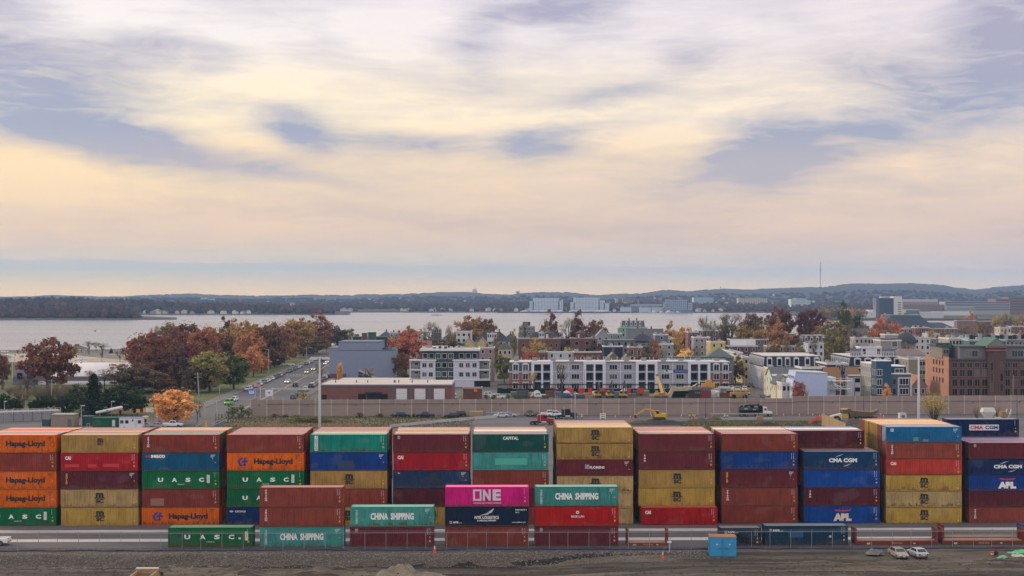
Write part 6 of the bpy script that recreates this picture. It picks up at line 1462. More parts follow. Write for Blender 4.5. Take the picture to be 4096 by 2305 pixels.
# brick mill
def mill():
    d=470;q=lambda x,y: (X(T(3,x,0)[0],d),Zv(T(3,0,y)[1],d));o=thing('brick_mill','big red brick mill with grey rooftop storey at the right edge','mill',(0,d,0),0)
    a=q(1754,0)[0];b=q(2900,0)[0];zt=q(0,765)[1];ze=q(0,652)[1];dp=27
    MB().box(a,b,0,dp,0,zt).build('wall',P_('brick'),o,L(84,45,39));MB().box(a-.22,a-.004,.2,dp,0,zt+.6).build('side_wall',P_('brick'),o,L(174,124,100))  # side slab's paler brick carries the warm sunlight in its colour
    x0,x1=q(1865,0)[0],q(2118,0)[0]
    MB().box(x0,x1,1.4,20,zt,ze).build('rooftop_storey',P_('siding'),o,L(112,108,112));MB().box(q(2292,0)[0],b,1.4,20,zt,ze).build('rooftop_storey',P_('siding'),o,L(112,108,112));MB().box(q(1665,0)[0]+2.4,q(1800,0)[0],6,20,zt,ze-.2).build('rooftop_storey',P_('siding'),o,L(126,120,112))
    for xa,xb,y0 in ((x0,x1,.9),(q(2292,0)[0],b,.9),(q(1665,0)[0]+2,q(1800,0)[0]+.4,5.5)): MB().box(xa-.3,xb+.3,y0,20.5,ze,ze+.35).build('roof_edge',P_('matte'),o,L(72,84,84))
    MB().box(a-.3,b,-.3,-.003,zt-.4,zt+.15).build('cornice',P_('matte'),o,L(72,78,82))
    ta,tb=q(2118,0)[0],q(2292,0)[0];tz=q(0,640)[1]
    MB().box(ta,tb,-.6,8,0,tz).build('entrance_tower',P_('brick'),o,L(80,42,37));MB().box(ta-.3,tb+.3,-.9,8.2,tz-1.6,tz-1.2).box(ta-.3,tb+.3,-.9,8.2,tz-.5,tz-.1).build('cornice',P_('brick'),o,L(150,96,80));MB().prism([(ta-.5,tz),(tb+.5,tz),((ta+tb)/2,tz+2.8)],-.9,12).build('gable_roof',P_('shingle'),o,L(80,104,94))
    MB().prism([(ta+.1,tz+.01),(tb-.1,tz+.01),((ta+tb)/2,tz+2.3)],-.98,-.905).build('gable_face',P_('siding'),o,L(118,116,124))
    rows=(815,893,985,1075)
    for r,y in enumerate(rows):
        for x in (1805,1878,1950,2022,2094,2315,2388,2462,2534,2606):
            px,pz=q(x,y+8);window_at(o,px,-.004,pz,1.6,2.15 if r else 1.6,'f',(120,96,92),2)
        for k in range(4): window_at(o,a-.225,6.5+k*3.4,pz+.4,1.3,1.5,'l',(120,90,80),2) if r < 3 else None
    for y in (835,940,1040):
        for x in (2158,2252): px,pz=q(x,y);window_at(o,px,-.61,pz,.9,2.6,'f',(110,84,80))
    for x in (1955,2012,2400,2455,2560): px,pz=q(x,715);window_at(o,px,1.39,pz,1.8,1.9,'f',(130,130,134),2)
    px,pz=q(1775,700);window_at(o,px,5.99,pz,1.8,1.3,'f',(130,140,136),2)
    for x in (1640,1695,1750): px,pz=q(x,632);MB().box(px+2.0,px+3.5,8,10,ze,ze+1.2).build('skylight',P_('matte'),o,L(60,84,80))
mill()
HT(3,1940,2305,582,560,'grey green flat block with bright windows behind the mill',depth=11,col=(98,108,112),rows=1,cols=5,ww=2.4,wh=1.5,first=1.3,trim=(150,176,176))
HT(3,1750,1940,566,570,'cream block with a row of windows behind the mill',depth=14,col=(166,160,142),rows=2,cols=6,ww=.9)
HT(3,2300,2500,575,580,'dark red brick house with arched white windows behind the mill',depth=11,col=(112,56,56),mat='brick',rows=2,cols=5,ww=1.1)
mb=MB();g=random.Random(9)
o=thing('rooftop_units','row of black and silver rooftop units behind the mill','rooftop units',(X(T(3,1915,0)[0],575),575,Zv(T(3,0,578)[1],570)),0)
for k in range(14): x=k*1.75;MB().box(x,x+1.2,0,1.4,0,g.uniform(1.4,2.4)).build('rooftop_unit',P_('matte'),o,L(*((46,50,58) if k % 3 else (150,152,158))))
# farther rows on the right
far_rows=[(3,840,965,560,700,'grey white row house left of the small bare street tree',(176,170,176),'flat',3,3),(3,962,1088,562,702,'pinkish white row house left of the stepped house',(196,188,190),'flat',3,4),
            (3,340,560,535,760,'dark slate mansard house with white dormers among brown trees',(96,96,100),'mansard',1,4),(3,385,540,615,690,'white house with a band of windows under the slate mansard',(206,206,216),'flat',2,3),
            (3,-10,385,640,720,'long brown flat terrace behind the bare trees',(132,116,106),'flat',3,7),(3,425,500,415,1000,'tall white chimney like house block among the trees',(200,196,196),'flat',2,1),
            (3,1310,1430,470,880,'cream house left of the red brick row',(176,164,154),'flat',3,3),(3,1428,1560,462,870,'red brick row house with white windows below the slate hall',(120,58,56),'flat',3,3),(3,1556,1830,470,880,'long red brick row with flat roof right of the slate hall',(112,58,58),'flat',2,6),
            (3,1365,1570,560,720,'white row house with arched windows behind the bald dome roof',(206,202,202),'flat',3,4),(3,1570,1750,568,730,'dark grey and white row house left of the cream block',(112,112,122),'flat',3,4),(3,1540,1660,520,800,'white house half hidden by the olive tree',(206,204,208),'flat',2,3),
            (3,1750,1930,510,780,'grey house with round slate dome roof edge',(140,134,140),'hip',2,3),(3,1830,2010,392,1420,'brown brick school with flat roof near the inlet',(140,96,76),'flat',3,5),(3,2015,2210,400,1460,'dark brick school wing right of the tall stack',(120,80,76),'flat',3,5),(3,2210,2420,388,1500,'dark brick wing at the far right near the inlet',(108,76,78),'flat',3,5),
            (3,2200,2260,465,900,'red brick gable house at the right',(130,70,64),'gable',2,2),(3,2245,2352,462,840,'cream tower like house at the right',(196,186,166),'flat',4,3),(3,2350,2500,450,900,'dark brick house at the right edge',(116,70,66),'flat',3,3),(3,2255,2405,530,690,'grey flat house behind the mill at right',(140,136,140),'flat',2,3),(3,2040,2200,520,760,'white sided gable house between bare trees',(176,172,176),'gable',2,3),
            (3,590,840,545,820,'brown terrace behind the grey brown tree',(128,112,108),'flat',2,5),(2,2240,2475,530,900,'dark terrace below the rust tree',(110,100,104),'flat',2,5),(3,-60,250,520,880,'dark terrace below the dark red oaks',(100,92,96),'flat',2,6),(3,800,1000,470,900,'tan gable house left of the orange tree',(150,134,124),'gable',2,3),(3,300,420,470,930,'white garage row among the oaks',(186,184,186),'flat',1,3)]
for i,x0,x1,yt,d,lab,c,rf,rw,cl in far_rows:
    HT(i,x0,x1,yt,d,lab,depth=10,col=c,mat='brick' if c[0] > c[2]+45 else 'siding',roof=rf,rise=3.0 if rf != 'mansard' else 4.0,rcol=(120,112,112) if rf == 'flat' else (84,84,94),rows=rw,cols=cl,chim=1 if d < 1000 else 0,ww=1.0,trim=(190,186,186),side=2)
g=random.Random(19)
for row,ua,ub,n in (('middle',1500,2900,20),('right',3060,4060,16)):
    for k in range(n):
        u=ua+(ub-ua)*(k+.5)/n+g.uniform(-18,18);d=g.uniform(900,1060) if row == 'middle' else g.uniform(950,1180);w=g.uniform(34,62);c=g.choice([(150,146,150),(120,112,112),(128,84,76),(168,160,150),(104,104,112),(178,176,178),(112,72,66)])
        house('small distant town house behind the %s trees, %s of its row from the left' % (row,k+1),u-w/2,u+w/2,g.uniform(1322,1350),d,depth=10,col=c,mat='siding',roof=g.choice(('flat','gable','hip','gablefront')),rcol=g.choice([(90,88,94),(120,108,104),(74,74,84)]),rise=3.2,rows=2,cols=2,chim=1,side=1,group='distant town houses',trim=(186,184,186))
quick('slate_hall','dark slate hall with sloping mansard sides near the inlet','hall',(X(T(3,1430,0)[0],1250),1250,0),0,[('wall','shingle',(72,76,88),MB().box(-34,38,0,30,0,7)),('roof','shingle',(70,76,92),MB().loft([[(-34,0,7),(20,0,7),(20,30,7),(-34,30,7)],[(-20,8,Zv(T(3,0,346)[1],1250)),(6,8,Zv(T(3,0,346)[1],1250)),(6,24,Zv(T(3,0,346)[1],1250)),(-20,24,Zv(T(3,0,346)[1],1250))]])),('rear_roof','shingle',(78,84,96),MB().loft([[(8,2,7),(40,2,7),(40,28,7),(8,28,7)],[(14,10,14),(26,10,14),(26,20,14),(14,20,14)]])),('ridge_cap','plain',(96,140,120),MB().box(-20.5,6.5,7.8,24.2,Zv(T(3,0,346)[1],1250),Zv(T(3,0,346)[1],1250)+.7))])
quick('chimney_stack','tall slim brick chimney stack beside the school','chimney',(X(T(3,2004,0)[0],1430),1430,0),0,[('shaft','brick',(150,104,84),MB().tube((0,0,0),(0,0,Zv(T(3,0,362)[1],1430)),2.2,1.6,8)),('cap','brick',(120,80,66),MB().tube((0,0,Zv(T(3,0,362)[1],1430)),(0,0,Zv(T(3,0,362)[1],1430)+.8),1.9,1.9,8))])
quick('dome_house','house with round dark slate dome beside the stepped house','house',(X(T(3,1345,0)[0],690),690,0),0,[('wall','siding',(120,118,124),MB().tube((0,3,0),(0,3,14),5,n=12)),('dome','shingle',(58,62,74),MB().loft([[(5.8*s*math.cos(a*PI/6),3+5.8*s*math.sin(a*PI/6),z) for a in range(12)] for s,z in ((1.0,14),(.95,15.4),(.75,17.2),(.42,18.6),(.08,19.4))]))])
quick('radio_mast','thin radio mast above the far hills at the right','mast',(X(3282,7000),7000,0),0,[('mast','matte',(120,112,112),MB().bar((0,0,Zv(1152,7000)-12),(0,0,Zv(1047,7000)),2.2)),('antenna','matte',(150,130,126),MB().bar((0,0,Zv(1085,7000)),(0,0,Zv(1078,7000)),6))])

# --- grey warehouse, garage, condominium, long apartment block
def boxes(name,label,cat,d,lst,group=None):
    o=thing(name,label,cat,(0,d,0),0,group)
    for pn,mt,c,i,x0,x1,y0,y1,b0,b1 in lst:
        a,b=X(T(i,x0,0)[0],d+b0),X(T(i,x1,0)[0],d+b0);MB().box(a,b,b0,b1,max(0,Zv(T(i,0,y1)[1],d+b0)) if y1 else 0,Zv(T(i,0,y0)[1],d+b0)).build(pn,P_(mt),o,L(*c))
    return o
wo=boxes('warehouse','large blank lavender grey warehouse with a raised upper block','warehouse',640,[('wall','matte',(132,140,162),1,706,1340,680,0,0,26),('upper_block','matte',(130,138,160),1,797,1200,602,682,.01,22),('roof_edge','plain',(96,106,120),1,704,798,655,663,-.1,26),('roof_edge','plain',(92,102,118),1,795,1203,595,602,-.15,22.2),('roof_edge','plain',(80,88,104),1,797,1342,678,683,-.12,-.01),('left_wing','matte',(132,140,162),1,706,800,660,682,0.0,26)])
for k,(x,y) in enumerate(((1075,628),)): MB().box(X(T(1,1062,0)[0],640),X(T(1,1088,0)[0],640),-.06,-.005,Zv(T(1,0,638)[1],640),Zv(T(1,0,624)[1],640)).build('louvre',P_('plain'),wo,L(140,142,158))
for k in range(12): x=X(T(1,1215+k*10,0)[0],640);MB().box(x,x+.8,4+k%3,5+k%3,Zv(T(1,0,678)[1],640),Zv(T(1,0,660-(k*7)%9)[1],640)).build('rooftop_unit',P_('matte'),wo,L(90+k*5,92+k*5,100+k*5))
MB().box(X(T(1,720,0)[0],639),X(T(1,865,0)[0],639),-1.5,-.05,0,2.0).build('rear_wall',P_('brick'),wo,L(112,64,58))
quick('lean_to','dark sloping roofed shed in front of the warehouse','shed',(X(T(1,990,0)[0],600),600,0),0,[('wall','siding',(62,66,74),MB().prism([(0,0),(7.4,0),(7.4,1.6),(0,5.2)],0,7)),('roof','shingle',(120,118,122),MB().bar((-.2,3.5,5.35),(7.6,3.5,1.7),7.4,.2))])
def garage():
    d=470;o=thing('brick_garage','low red brick garage with three white roll doors and a wide flat roof','garage',(0,d,0),0);q=lambda x,y,dd=0: (X(T(1,x,0)[0],d+dd),Zv(T(1,0,y)[1],d+dd))
    a,zt=q(625,1012);b=q(1893,0)[0]
    MB().box(a,b,0,26,0,zt-.35).build('wall',P_('brick'),o,L(118,66,60));MB().box(a-.2,b+.2,-.25,26.2,zt-.35,zt).build('roof_edge',P_('plain'),o,L(112,122,134));MB().box(a+.2,b-.2,.2,26,zt,zt+.05).build('roof_deck',P_('roofing'),o,L(188,178,172));MB().box(q(735,0)[0]-1,q(1420,0)[0],26.2,40,0,zt+.02).build('rear_wall',P_('roofing'),o,L(186,176,170))
    for x in (1408,1585,1772):
        x0,x1=q(x-52,0)[0],q(x+52,0)[0];z1=q(0,1052)[1];dr=MB().box(x0,x1,-.08,-.003,0,z1).build('roll_door',P_('paint'),o,L(206,206,210))
        for k in (.22,.5,.78): MB().box(x0+(x1-x0)*k-.35,x0+(x1-x0)*k+.35,-.10,-.081,2.0,2.5).build('pane',P_('glass'),dr)
        for z in (1,2,3): MB().box(x0+.05,x1-.05,-.088,-.079,z*z1/4-.03,z*z1/4+.03).build('groove',P_('plain'),dr,L(150,150,156))
    for x in (1322,1498,1673): x0,x1=q(x-9,0)[0],q(x+9,0)[0];MB().box(x0,x1,-.14,-.004,0,zt-.36).build('pilaster',P_('matte'),o,L(86,100,120))
    for x,w,y0 in ((660,1.6,1110),(1025,2.6,1103),(1232,2.8,1103)): px=q(x,0)[0];MB().box(px-w/2,px+w/2,-.05,-.003,1.2,q(0,y0)[1]).build('window',P_('glass'),o)
    px=q(1138,0)[0];MB().box(px-2.8,px+2.8,-1.0,-.003,q(0,1092)[1],q(0,1085)[1]+.1).build('canopy',P_('matte'),o,L(60,62,70));MB().box(px-2.2,px+2.2,-.06,-.003,0,q(0,1098)[1]).build('door',P_('glass'),o)
    for x,y in ((770,935),(972,962),(1080,995),(1345,960),(1510,985),(1380,955),(1660,992),(1336,993)): px=q(x,0,10)[0];MB().tube((px,10,zt),(px,10,zt+.9),.22,n=8).build('vent_pipe',P_('matte'),o,L(120,116,114))
garage()
def condo():
    d=577;q=lambda x,y: (X(T(1,x,0)[0],d),Zv(T(1,0,y)[1],d));o=thing('condominium','white winged condominium with dark green centre and set back top storey','apartment house',(0,d,0),0)
    zb=0;
    def blk(pn,c,x0,x1,yt,y0,y1,mat='siding'): a,zt=q(x0,yt);b=q(x1,0)[0];return MB().box(a,b,y0,y1,zb,zt).build(pn,P_(mat),o,L(*c))
    dk=(58,72,80);wh=(196,194,212)
    blk('centre_wall',dk,1735,1908,690,.9,16);blk('top_storey',dk,1597,1736,690,3.0,16);blk('top_storey',dk,1907,2150,690,3.0,16)
    blk('left_wing',wh,1588,1734,782,0,15.9);blk('right_wing',wh,1908,2160,782,0,15.9)
    a,zt=q(1588,688);MB().box(a-.3,q(2155,0)[0]+.3,0.4,16.4,zt,zt+.75).build('roof_edge',P_('plain'),o,TRc);MB().box(a,q(2150,0)[0],.8,16.2,zt+.75,zt+.8).build('roof_deck',P_('roofing'),o,L(196,182,172))
    for x0,x1 in ((1482,1742),(1900,2268)): a,zt=q(x0,784);b=q(x1,0)[0];MB().box(a,b,-.35,3.0,zt,zt+.55).build('cornice',P_('plain'),o,TRc)
    # open corner balconies
    for x0,x1,s in ((1490,1588,-1),(2160,2260,1)):
        a,b=q(x0,0)[0],q(x1,0)[0];zt=q(0,784)[1];MB().box(a+.3,b-.3,2.6,15,0,zt).build('balcony_wall',P_('siding'),o,L(150,146,150))
        for y in (870,962): z=q(0,y)[1];MB().box(a,b,0,2.6,z-.2,z+.15).build('balcony_floor',P_('plain'),o,TRc);MB().box(a,b,.05,.1,z+1.0,z+1.1).build('balcony_rail',P_('matte'),o,L(60,60,64))
        xx=a if s < 0 else b;MB().box(xx-.2,xx+.2,0,.4,0,zt).build('post',P_('plain'),o,TRc)
        for y in (815,900): px=(a+b)/2+.3;window_at(o,px,2.58,q(0,y)[1],1.6,.8,'f')
    for y in (738,):
        for x in (1632,1692): px,pz=q(x,y);window_at(o,px,2.99,pz,1.75,1.9,'f')
        for x in (1985,2049,2113): px,pz=q(x,y);window_at(o,px,2.99,pz,1.75,1.9,'f')
    for y in (738,825,912):
        px,pz=q(1820,y);window_at(o,px,.89,pz,1.8,1.95,'f');
        for x in (1757,1885): px,pz=q(x,y);window_at(o,px,.89,pz,1.8,1.95,'f',TR,2)
    for y in (825,914):
        for x in (1628,1690,1984,2048,2112): px,pz=q(x,y);window_at(o,px,-.005,pz,1.6,1.75,'f',TR,2)
    for x0,x1 in ((1490,1734),(1908,2260)): a,z=q(x0,966);b=q(x1,0)[0];MB().box(a,b,-.12,-.004,z-.3,z+.3).build('band',P_('plain'),o,TRc);z=q(0,874)[1];MB().box(a,b,-.1,-.004,z-.1,z+.15).build('band',P_('plain'),o,TRc)
    g=random.Random(6);zt=q(0,680)[1]
    px=q(1768,0)[0];MB().box(px-3.2,px+3.2,6,9,zt,q(0,645)[1]).build('stair_hut',P_('plain'),o,L(206,206,210))
    for k in range(30): x=q(1610+k*18,0)[0];hh=g.uniform(.4,1.7);(MB().tube((x,5+k%4,zt),(x,5+k%4,zt+hh),.12,n=6) if k % 3 else MB().box(x-.6,x+.6,6,7.4,zt,zt+hh)).build('vent_pipe' if k % 3 else 'rooftop_unit',P_('metal'),o,L(190,190,195))
    MB().box(q(2110,0)[0],q(2265,0)[0],-.06,-.005,0,2.4).build('garage_opening',P_('glass'),o)
condo()
def long_block():
    d=560;q=lambda x,y: (X(T(2,x,0)[0],d),Zv(T(2,0,y)[1],d));o=thing('apartment_block','long three storey apartment block with balcony bays and brick ends','apartment house',(0,d,0),0)
    gr=(160,157,170);wt=(206,208,220);zt=q(0,792)[1];rowz=[q(0,y)[1] for y in (845,935,1024)]
    flz=[q(0,y)[1] for y in (890,980,1068)]
    for x0,x1 in ((397,690),(905,1197),(1408,1702)):
        a,b=q(x0,0)[0],q(x1,0)[0];MB().box(a,b,.6,16,0,zt-.15).build('wall',P_('siding'),o,L(*gr));m=(a+b)/2
        MB().box(m-.12,m+.12,.52,.598,0,zt-.2).build('trim',P_('plain'),o,L(*wt))
        for z in flz[:2]: MB().box(a,b,.53,.597,z-.08,z+.10).build('trim',P_('plain'),o,L(*wt))
        MB().box(a-.05,b+.05,.2,.62,zt-.15,zt+.15).build('cornice',P_('plain'),o,L(150,150,160))
        for z in rowz:
            for t in (.26,.74): window_at(o,a+(b-a)*t,.595,z,3.0,1.9,'f',wt,3)
    for x0,x1 in ((187,397),(690,905),(1197,1408),(1702,1918)):
        a,b=q(x0,0)[0],q(x1,0)[0];w=b-a;MB().box(a,b,2.2,16,0,zt).build('balcony_wall',P_('siding'),o,L(128,128,146))
        for t in (0,.5,1): c=a+w*t;hw=.55 if t in (0,1) else .35;c=c+(hw if t == 0 else (-hw if t == 1 else 0));MB().box(c-hw,c+hw,-.1,2.2,0,zt-1.0).build('pier',P_('plain'),o,L(*wt))
        MB().box(a,b,-.1,2.2,zt-.99,zt+.2).build('parapet',P_('plain'),o,L(*wt))
        for z in flz: MB().box(a+1.1,b-1.1,-.04,2.2,z-.18,z+.12).build('balcony_floor',P_('plain'),o,L(*wt))
        for z in flz:
            for t0,t1 in ((.10,.46),(.54,.90)):
                mb=MB().bar((a+w*t0,.05,z+1.15),(a+w*t1,.05,z+1.15),.06);n=12
                for k in range(n): mb.box(a+w*(t0+(t1-t0)*k/n),a+w*(t0+(t1-t0)*k/n)+.04,.03,.07,z+.12,z+1.15)
                mb.build('balcony_rail',P_('matte'),o,L(74,76,90))
        for z in rowz:
            for t in (.28,.72): window_at(o,a+w*t,2.19,z-.1,2.2,2.3,'f',(90,92,104))
    for x0,x1,i0 in ((-30,187,0),(1918,2118,1)):
        a,b=q(x0,0)[0],q(x1,0)[0];zm=flz[0];MB().box(a,b,.1,16,0,zm-.2).build('brick_wall',P_('brick'),o,L(140,84,78));MB().box(a-.3,b+.3,-.2,16.2,zm-.2,zm+.15).build('cornice',P_('plain'),o,L(*wt))
        MB().loft([[(a,.1,zm+.15),(b,.1,zm+.15),(b,16,zm+.15),(a,16,zm+.15)],[(a+.5,1.0,zt-.3),(b-.5,1.0,zt-.3),(b-.5,15,zt-.3),(a+.5,15,zt-.3)]]).build('mansard_roof',P_('shingle'),o,L(76,80,94));MB().box(a+.3,b-.3,.8,15.4,zt-.3,zt).build('roof_edge',P_('plain'),o,L(196,192,196))
        for t in (.30,.74):
            x=a+(b-a)*t;dm=MB().box(x-1.3,x+1.3,.2,2,rowz[0]-1.4,rowz[0]+1.2).prism([(x-1.6,rowz[0]+1.2),(x+1.6,rowz[0]+1.2),(x,rowz[0]+1.8)],.1,2.2).build('dormer',P_('plain'),o,L(*wt));window_at(dm,x,.19,rowz[0]-.1,1.9,2.2,'f',wt,2)
            for z in rowz[1:]: window_at(o,x,.095,z,2.0,2.2,'f',wt,2);MB().box(x-1.3,x+1.3,.02,.098,z+1.25,z+1.55).build('lintel',P_('plain'),o,L(190,186,178))
    a,b=q(-30,0)[0],q(2118,0)[0];MB().box(a+1,b-1,1.2,15.8,zt-.05,zt+.04).build('roof_deck',P_('roofing'),o,L(206,192,182))
    g=random.Random(8)
    for k in range(46):
        x=a+3+k*1.82;y=g.uniform(3,12);hh=g.uniform(.7,2.0)
        if k % 4 == 0: MB().box(x-1.0,x+1.0,y,y+1.4,zt+.04,zt+hh).build('rooftop_unit',P_('matte'),o,L(140,138,136))
        else: MB().tube((x,y,zt),(x,y,zt+hh),.11,n=6).build('vent_pipe',P_('plain'),o,L(206,206,212))
    (x0,z0),(x1,z1)=q(1562,898),q(1716,867);MB().box(x0,x1,.40,.45,z0,z1).build('banner',P_('plain'),o,L(38,52,130));put_text(o,'617-977-4725',x0+.7,x1-.7,z0+.55,z1-.5,.385,L(220,222,232),.05)
    (x0,z0),(x1,z1)=q(1473,898),q(1556,868);MB().box(x0,x1,.40,.45,z0,z1).build('banner',P_('plain'),o,L(206,206,218));put_text(o,'NOW LEASING',x0+.25,x1-.2,z0+1.5,z1-.35,.385,L(60,64,84),.03);put_poly(o,[rect(x0+.6,x0+1.4,z0+.35,z0+1.1)],.385,L(70,78,110))
    # posters on the left pier
    x0,z0=q(192,985);MB().box(x0-.3,x0+.9,-.13,-.105,z0,z0+4.2).build('poster',P_('worn'),o,L(206,206,210))
long_block()

# --- left middle ground
def left_things():
    a,b=G(-60,1690),G(242,1680);h=3.6
    o=thing('retaining_wall','grey concrete retaining wall with white guard rail at the left','wall',a,math.atan2((b-a).y,(b-a).x));w=(b-a).length
    MB().box(0,w,0,.4,0,h-.9).box(0,w,.4,8,h-1.0,h-.92).build('wall',P_('matte'),o,L(140,138,144))
    for k in range(9): MB().box(w*k/8-.12,w*k/8+.12,-.12,-.003,0,h-.9).build('pier',P_('matte'),o,L(112,110,116))
    mb=MB();[mb.bar((0,-.15,z),(w,-.15,z),.09) for z in (h+.0,h-.55)];mb.build('guard_rail',P_('plain'),o,L(196,196,192))
    for k in range(15): MB().box(w*k/14-.06,w*k/14+.06,-.2,-.08,h-1.3,h+.05).build('rail_post',P_('plain'),o,L(196,196,192))
    d=398;x0,x1=X(206,d),X(293,d)
    quick('tan_shed','tan flat roofed equipment shed left of the lamp post','shed',(x0,d,0),R(0),[('wall','matte',(140,128,116),MB().box(0,x1-x0,0,5,0,3.4)),('roof','matte',(158,150,140),MB().box(-.15,x1-x0+.15,-.15,5.1,3.4,3.55)),('door','paint',(90,96,92),MB().box(x1-x0-1.6,x1-x0-.5,-.05,-.003,.05,2.2))])
    x0=X(168,400);quick('transformer','dark green transformer cabinet left of the tan shed','cabinet',(x0,400,0),0,[('cabinet','paint',(40,70,66),MB().box(0,2,0,1.6,.1,2.0)),('plinth','matte',(140,136,132),MB().box(-.2,2.2,-.2,1.8,0,.1))])
    quick('green_shed','dark green flat shed behind the lamp post','shed',(X(329,402),402,0),0,[('wall','paint',(30,66,60),MB().box(0,2.9,0,3,0,2.6)),('roof','paint',(50,84,76),MB().box(-.1,3.0,-.1,3.1,2.6,2.7))])
    o=thing('green_container_hut','long green container hut joined to the white trailer','hut',(X(372,396),396,0),R(6));w=7.6;c=L(30,92,66);mb=MB()
    mb.box(0,w,0,2.4,0,2.7).build('wall',P_('container_paint'),o,c);MB().box(-.05,w+.05,-.05,2.45,2.7,2.8).build('roof',P_('container_paint'),o,L(48,112,80));MB().box(5.2,6.0,-.05,-.003,.3,2.1).build('door',P_('plain'),o,L(196,200,200));MB().bar((-.8,-.3,0),(-.8,-.3,1.3),.07).bar((-1.6,-.3,0),(-1.6,-.3,1.3),.07).bar((-.8,-.3,1.2),(-1.6,-.3,1.2),.07).build('hand_rail',P_('plain'),o,L(190,190,188))
    d=392;o=thing('site_trailer','white office trailer with small dark windows at the left','trailer',(X(477,d),d,0),R(0));w=6.2;
    MB().box(0,w,0,2.7,.45,3.0).build('body',P_('paint'),o,L(214,214,222));MB().box(-.1,w+.1,-.1,2.8,3.0,3.14).build('roof',P_('paint'),o,L(120,122,134));
    for x in (.6,2.0,5.5): window_at(o,x+.1,-.003,2.0,.75,.75,'f',(120,120,126))
    window_at(o,3.7,-.003,2.4,.3,.5,'f',(120,120,126));MB().box(4.2,5.0,-.04,-.003,.5,2.5).build('door',P_('paint'),o,L(196,198,206));MB().box(4.0,5.2,-1.2,-.05,.2,.45).build('step',P_('metal'),o,L(140,140,140))
    for x in (1.4,4.4): wheel(o,x,.1,.33,.2)
    d=408;o=thing('conveyor','long white tapering conveyor tube raised above the green hut','conveyor',(X(384,d),d,0),0)
    MB().tube((0,0,3.2),(7.2,0,4.7),.38,.5,10).ball((7.2,0,4.7),.52,8,6).build('tube',P_('paint'),o,L(206,206,208));put_text(o,'CONVEYORS',1.8,4.9,3.55,4.0,-.50,L(90,90,100),.02,-11.8);MB().bar((6.4,0,0),(6.6,0,4.3),.2).bar((1,0,0),(1.1,0,3.2),.2).build('leg',P_('worn'),o,L(170,70,46));MB().box(6.4,7.8,-.3,.3,3.9,4.2).build('head',P_('worn'),o,L(196,84,50))
    d=405;quick('sign_board','blank white board on two posts beside the orange maple','sign',(X(584,d),d,0),0,[('board','plain',(206,206,214),MB().box(0,2.2,0,.08,3.6,4.9)),('post','metal',(120,120,124),MB().box(.2,.3,.08,.18,0,3.7)),('post','metal',(120,120,124),MB().box(1.9,2.0,.08,.18,0,3.7))])
    for i,(u,v,w) in enumerate(((552,1642,1.0),(582,1640,1.5))): d=428;quick('site_sign',['small orange board behind the trailer','larger orange board behind the trailer'][i],'sign',(X(u,d),d,0),0,[('board','plain',(220,150,40),MB().box(-w/2,w/2,0,.06,Zv(v+9,d),Zv(v-5,d))),('post','metal',(110,110,110),MB().box(-.05,.05,.06,.12,0,Zv(v+9,d)+.2))])
    d=396;quick('guard_booth','cream booth behind the right end of the white trailer','booth',(X(567,d),d+1.5,0),0,[('wall','paint',(190,188,160),MB().box(0,1.2,0,1.6,0,2.9)),('roof','paint',(206,204,180),MB().box(-.15,1.35,-.15,1.75,2.9,3.05)),('door','glass',None,MB().box(.2,1.0,-.05,-.003,.6,2.4))])
    quick('stop_sign','red stop sign on a post in front of the orange maple','sign',(X(638,392),392,0),0,[('plate','plain',(190,40,44),MB().prism([(.42*math.cos(PI/8+k*PI/4),2.2+.42*math.sin(PI/8+k*PI/4)) for k in range(8)],-.03,0)),('post','metal',(140,140,140),MB().box(-.04,.04,.003,.06,0,2.2))])
    # gates and barrier arms in the yard entrance
    d=396;o=thing('yard_gate','black sliding gate frames across the yard entrance','gate',(X(826,d),d+12,0),0)
    for k in range(5): MB().box(k*.9,k*.9+.08,0,.08,0,3.0).build('bar',P_('matte'),o,L(30,32,34))
    MB().box(0,3.7,0,.08,2.5,2.6).box(0,3.7,0,.08,.3,.4).build('rail',P_('matte'),o,L(30,32,34))
    quick('ramp','silver loading ramp leaning by a yellow plate beside the yard gate','ramp',(X(782,d),d,0),R(0),[('rail','metal',(190,190,192),MB().bar((0,0,.2),(2.5,0,2.0),.1).bar((0,.8,.2),(2.5,.8,2.0),.1).bar((0,0,.8),(2.2,0,2.4),.08)),('plate','plain',(206,160,40),MB().prism([(2.3,.2),(3.3,.2),(3.1,1.6),(2.6,2.0)],.1,.2)),('leg','metal',(150,150,150),MB().box(2.4,2.5,0,.8,0,1.9))])
    quick('ramp','silver rail ramp right of the yard gate','ramp',(X(845,d),d,0),R(0),[('rail','metal',(180,180,186),MB().bar((0,0,.4),(3.4,3,2.0),.12).bar((0,0,1.0),(3.4,3,2.7),.08)),('plate','metal',(120,130,150),MB().bar((.2,.1,.1),(3.2,2.9,1.6),.1,.7))])
    for i,(u,v) in enumerate(((914,1666),(965,1664))): p=G(u,v);tag(MB().box(-1.1,1.1,-.3,.3,0,.95,.1,.1).build('jersey_barrier',P_('plain'),None,L(206,160,40),p),['left yellow road barrier by the wall end','right yellow road barrier by the wall end'][i],'barrier','yellow barriers')
    # white barrel roofed hall
    d0=590;o=thing('sports_hall','long white barrel roofed sports hall behind the oak','hall',(X(30,d0),d0,0),R(2));r=15;Lh=68;zc=-1.0;arc=[(r+math.cos(PI-PI*k/16)*r,zc+math.sin(PI*k/16)*9.6) for k in range(17)]
    MB().prism([(y,z) for y,z in arc],12.5,Lh,'x').build('roof',P_('matte'),o,L(206,200,204),True)
    mb=MB().prism([(y*1.0,z-.5) for y,z in arc],2,12.4,'x');mb.build('entrance_wing',P_('matte'),o,L(96,96,112));MB().box(2,Lh,.6,1.0,0,3.4).build('eave_wall',P_('matte'),o,L(112,106,110))
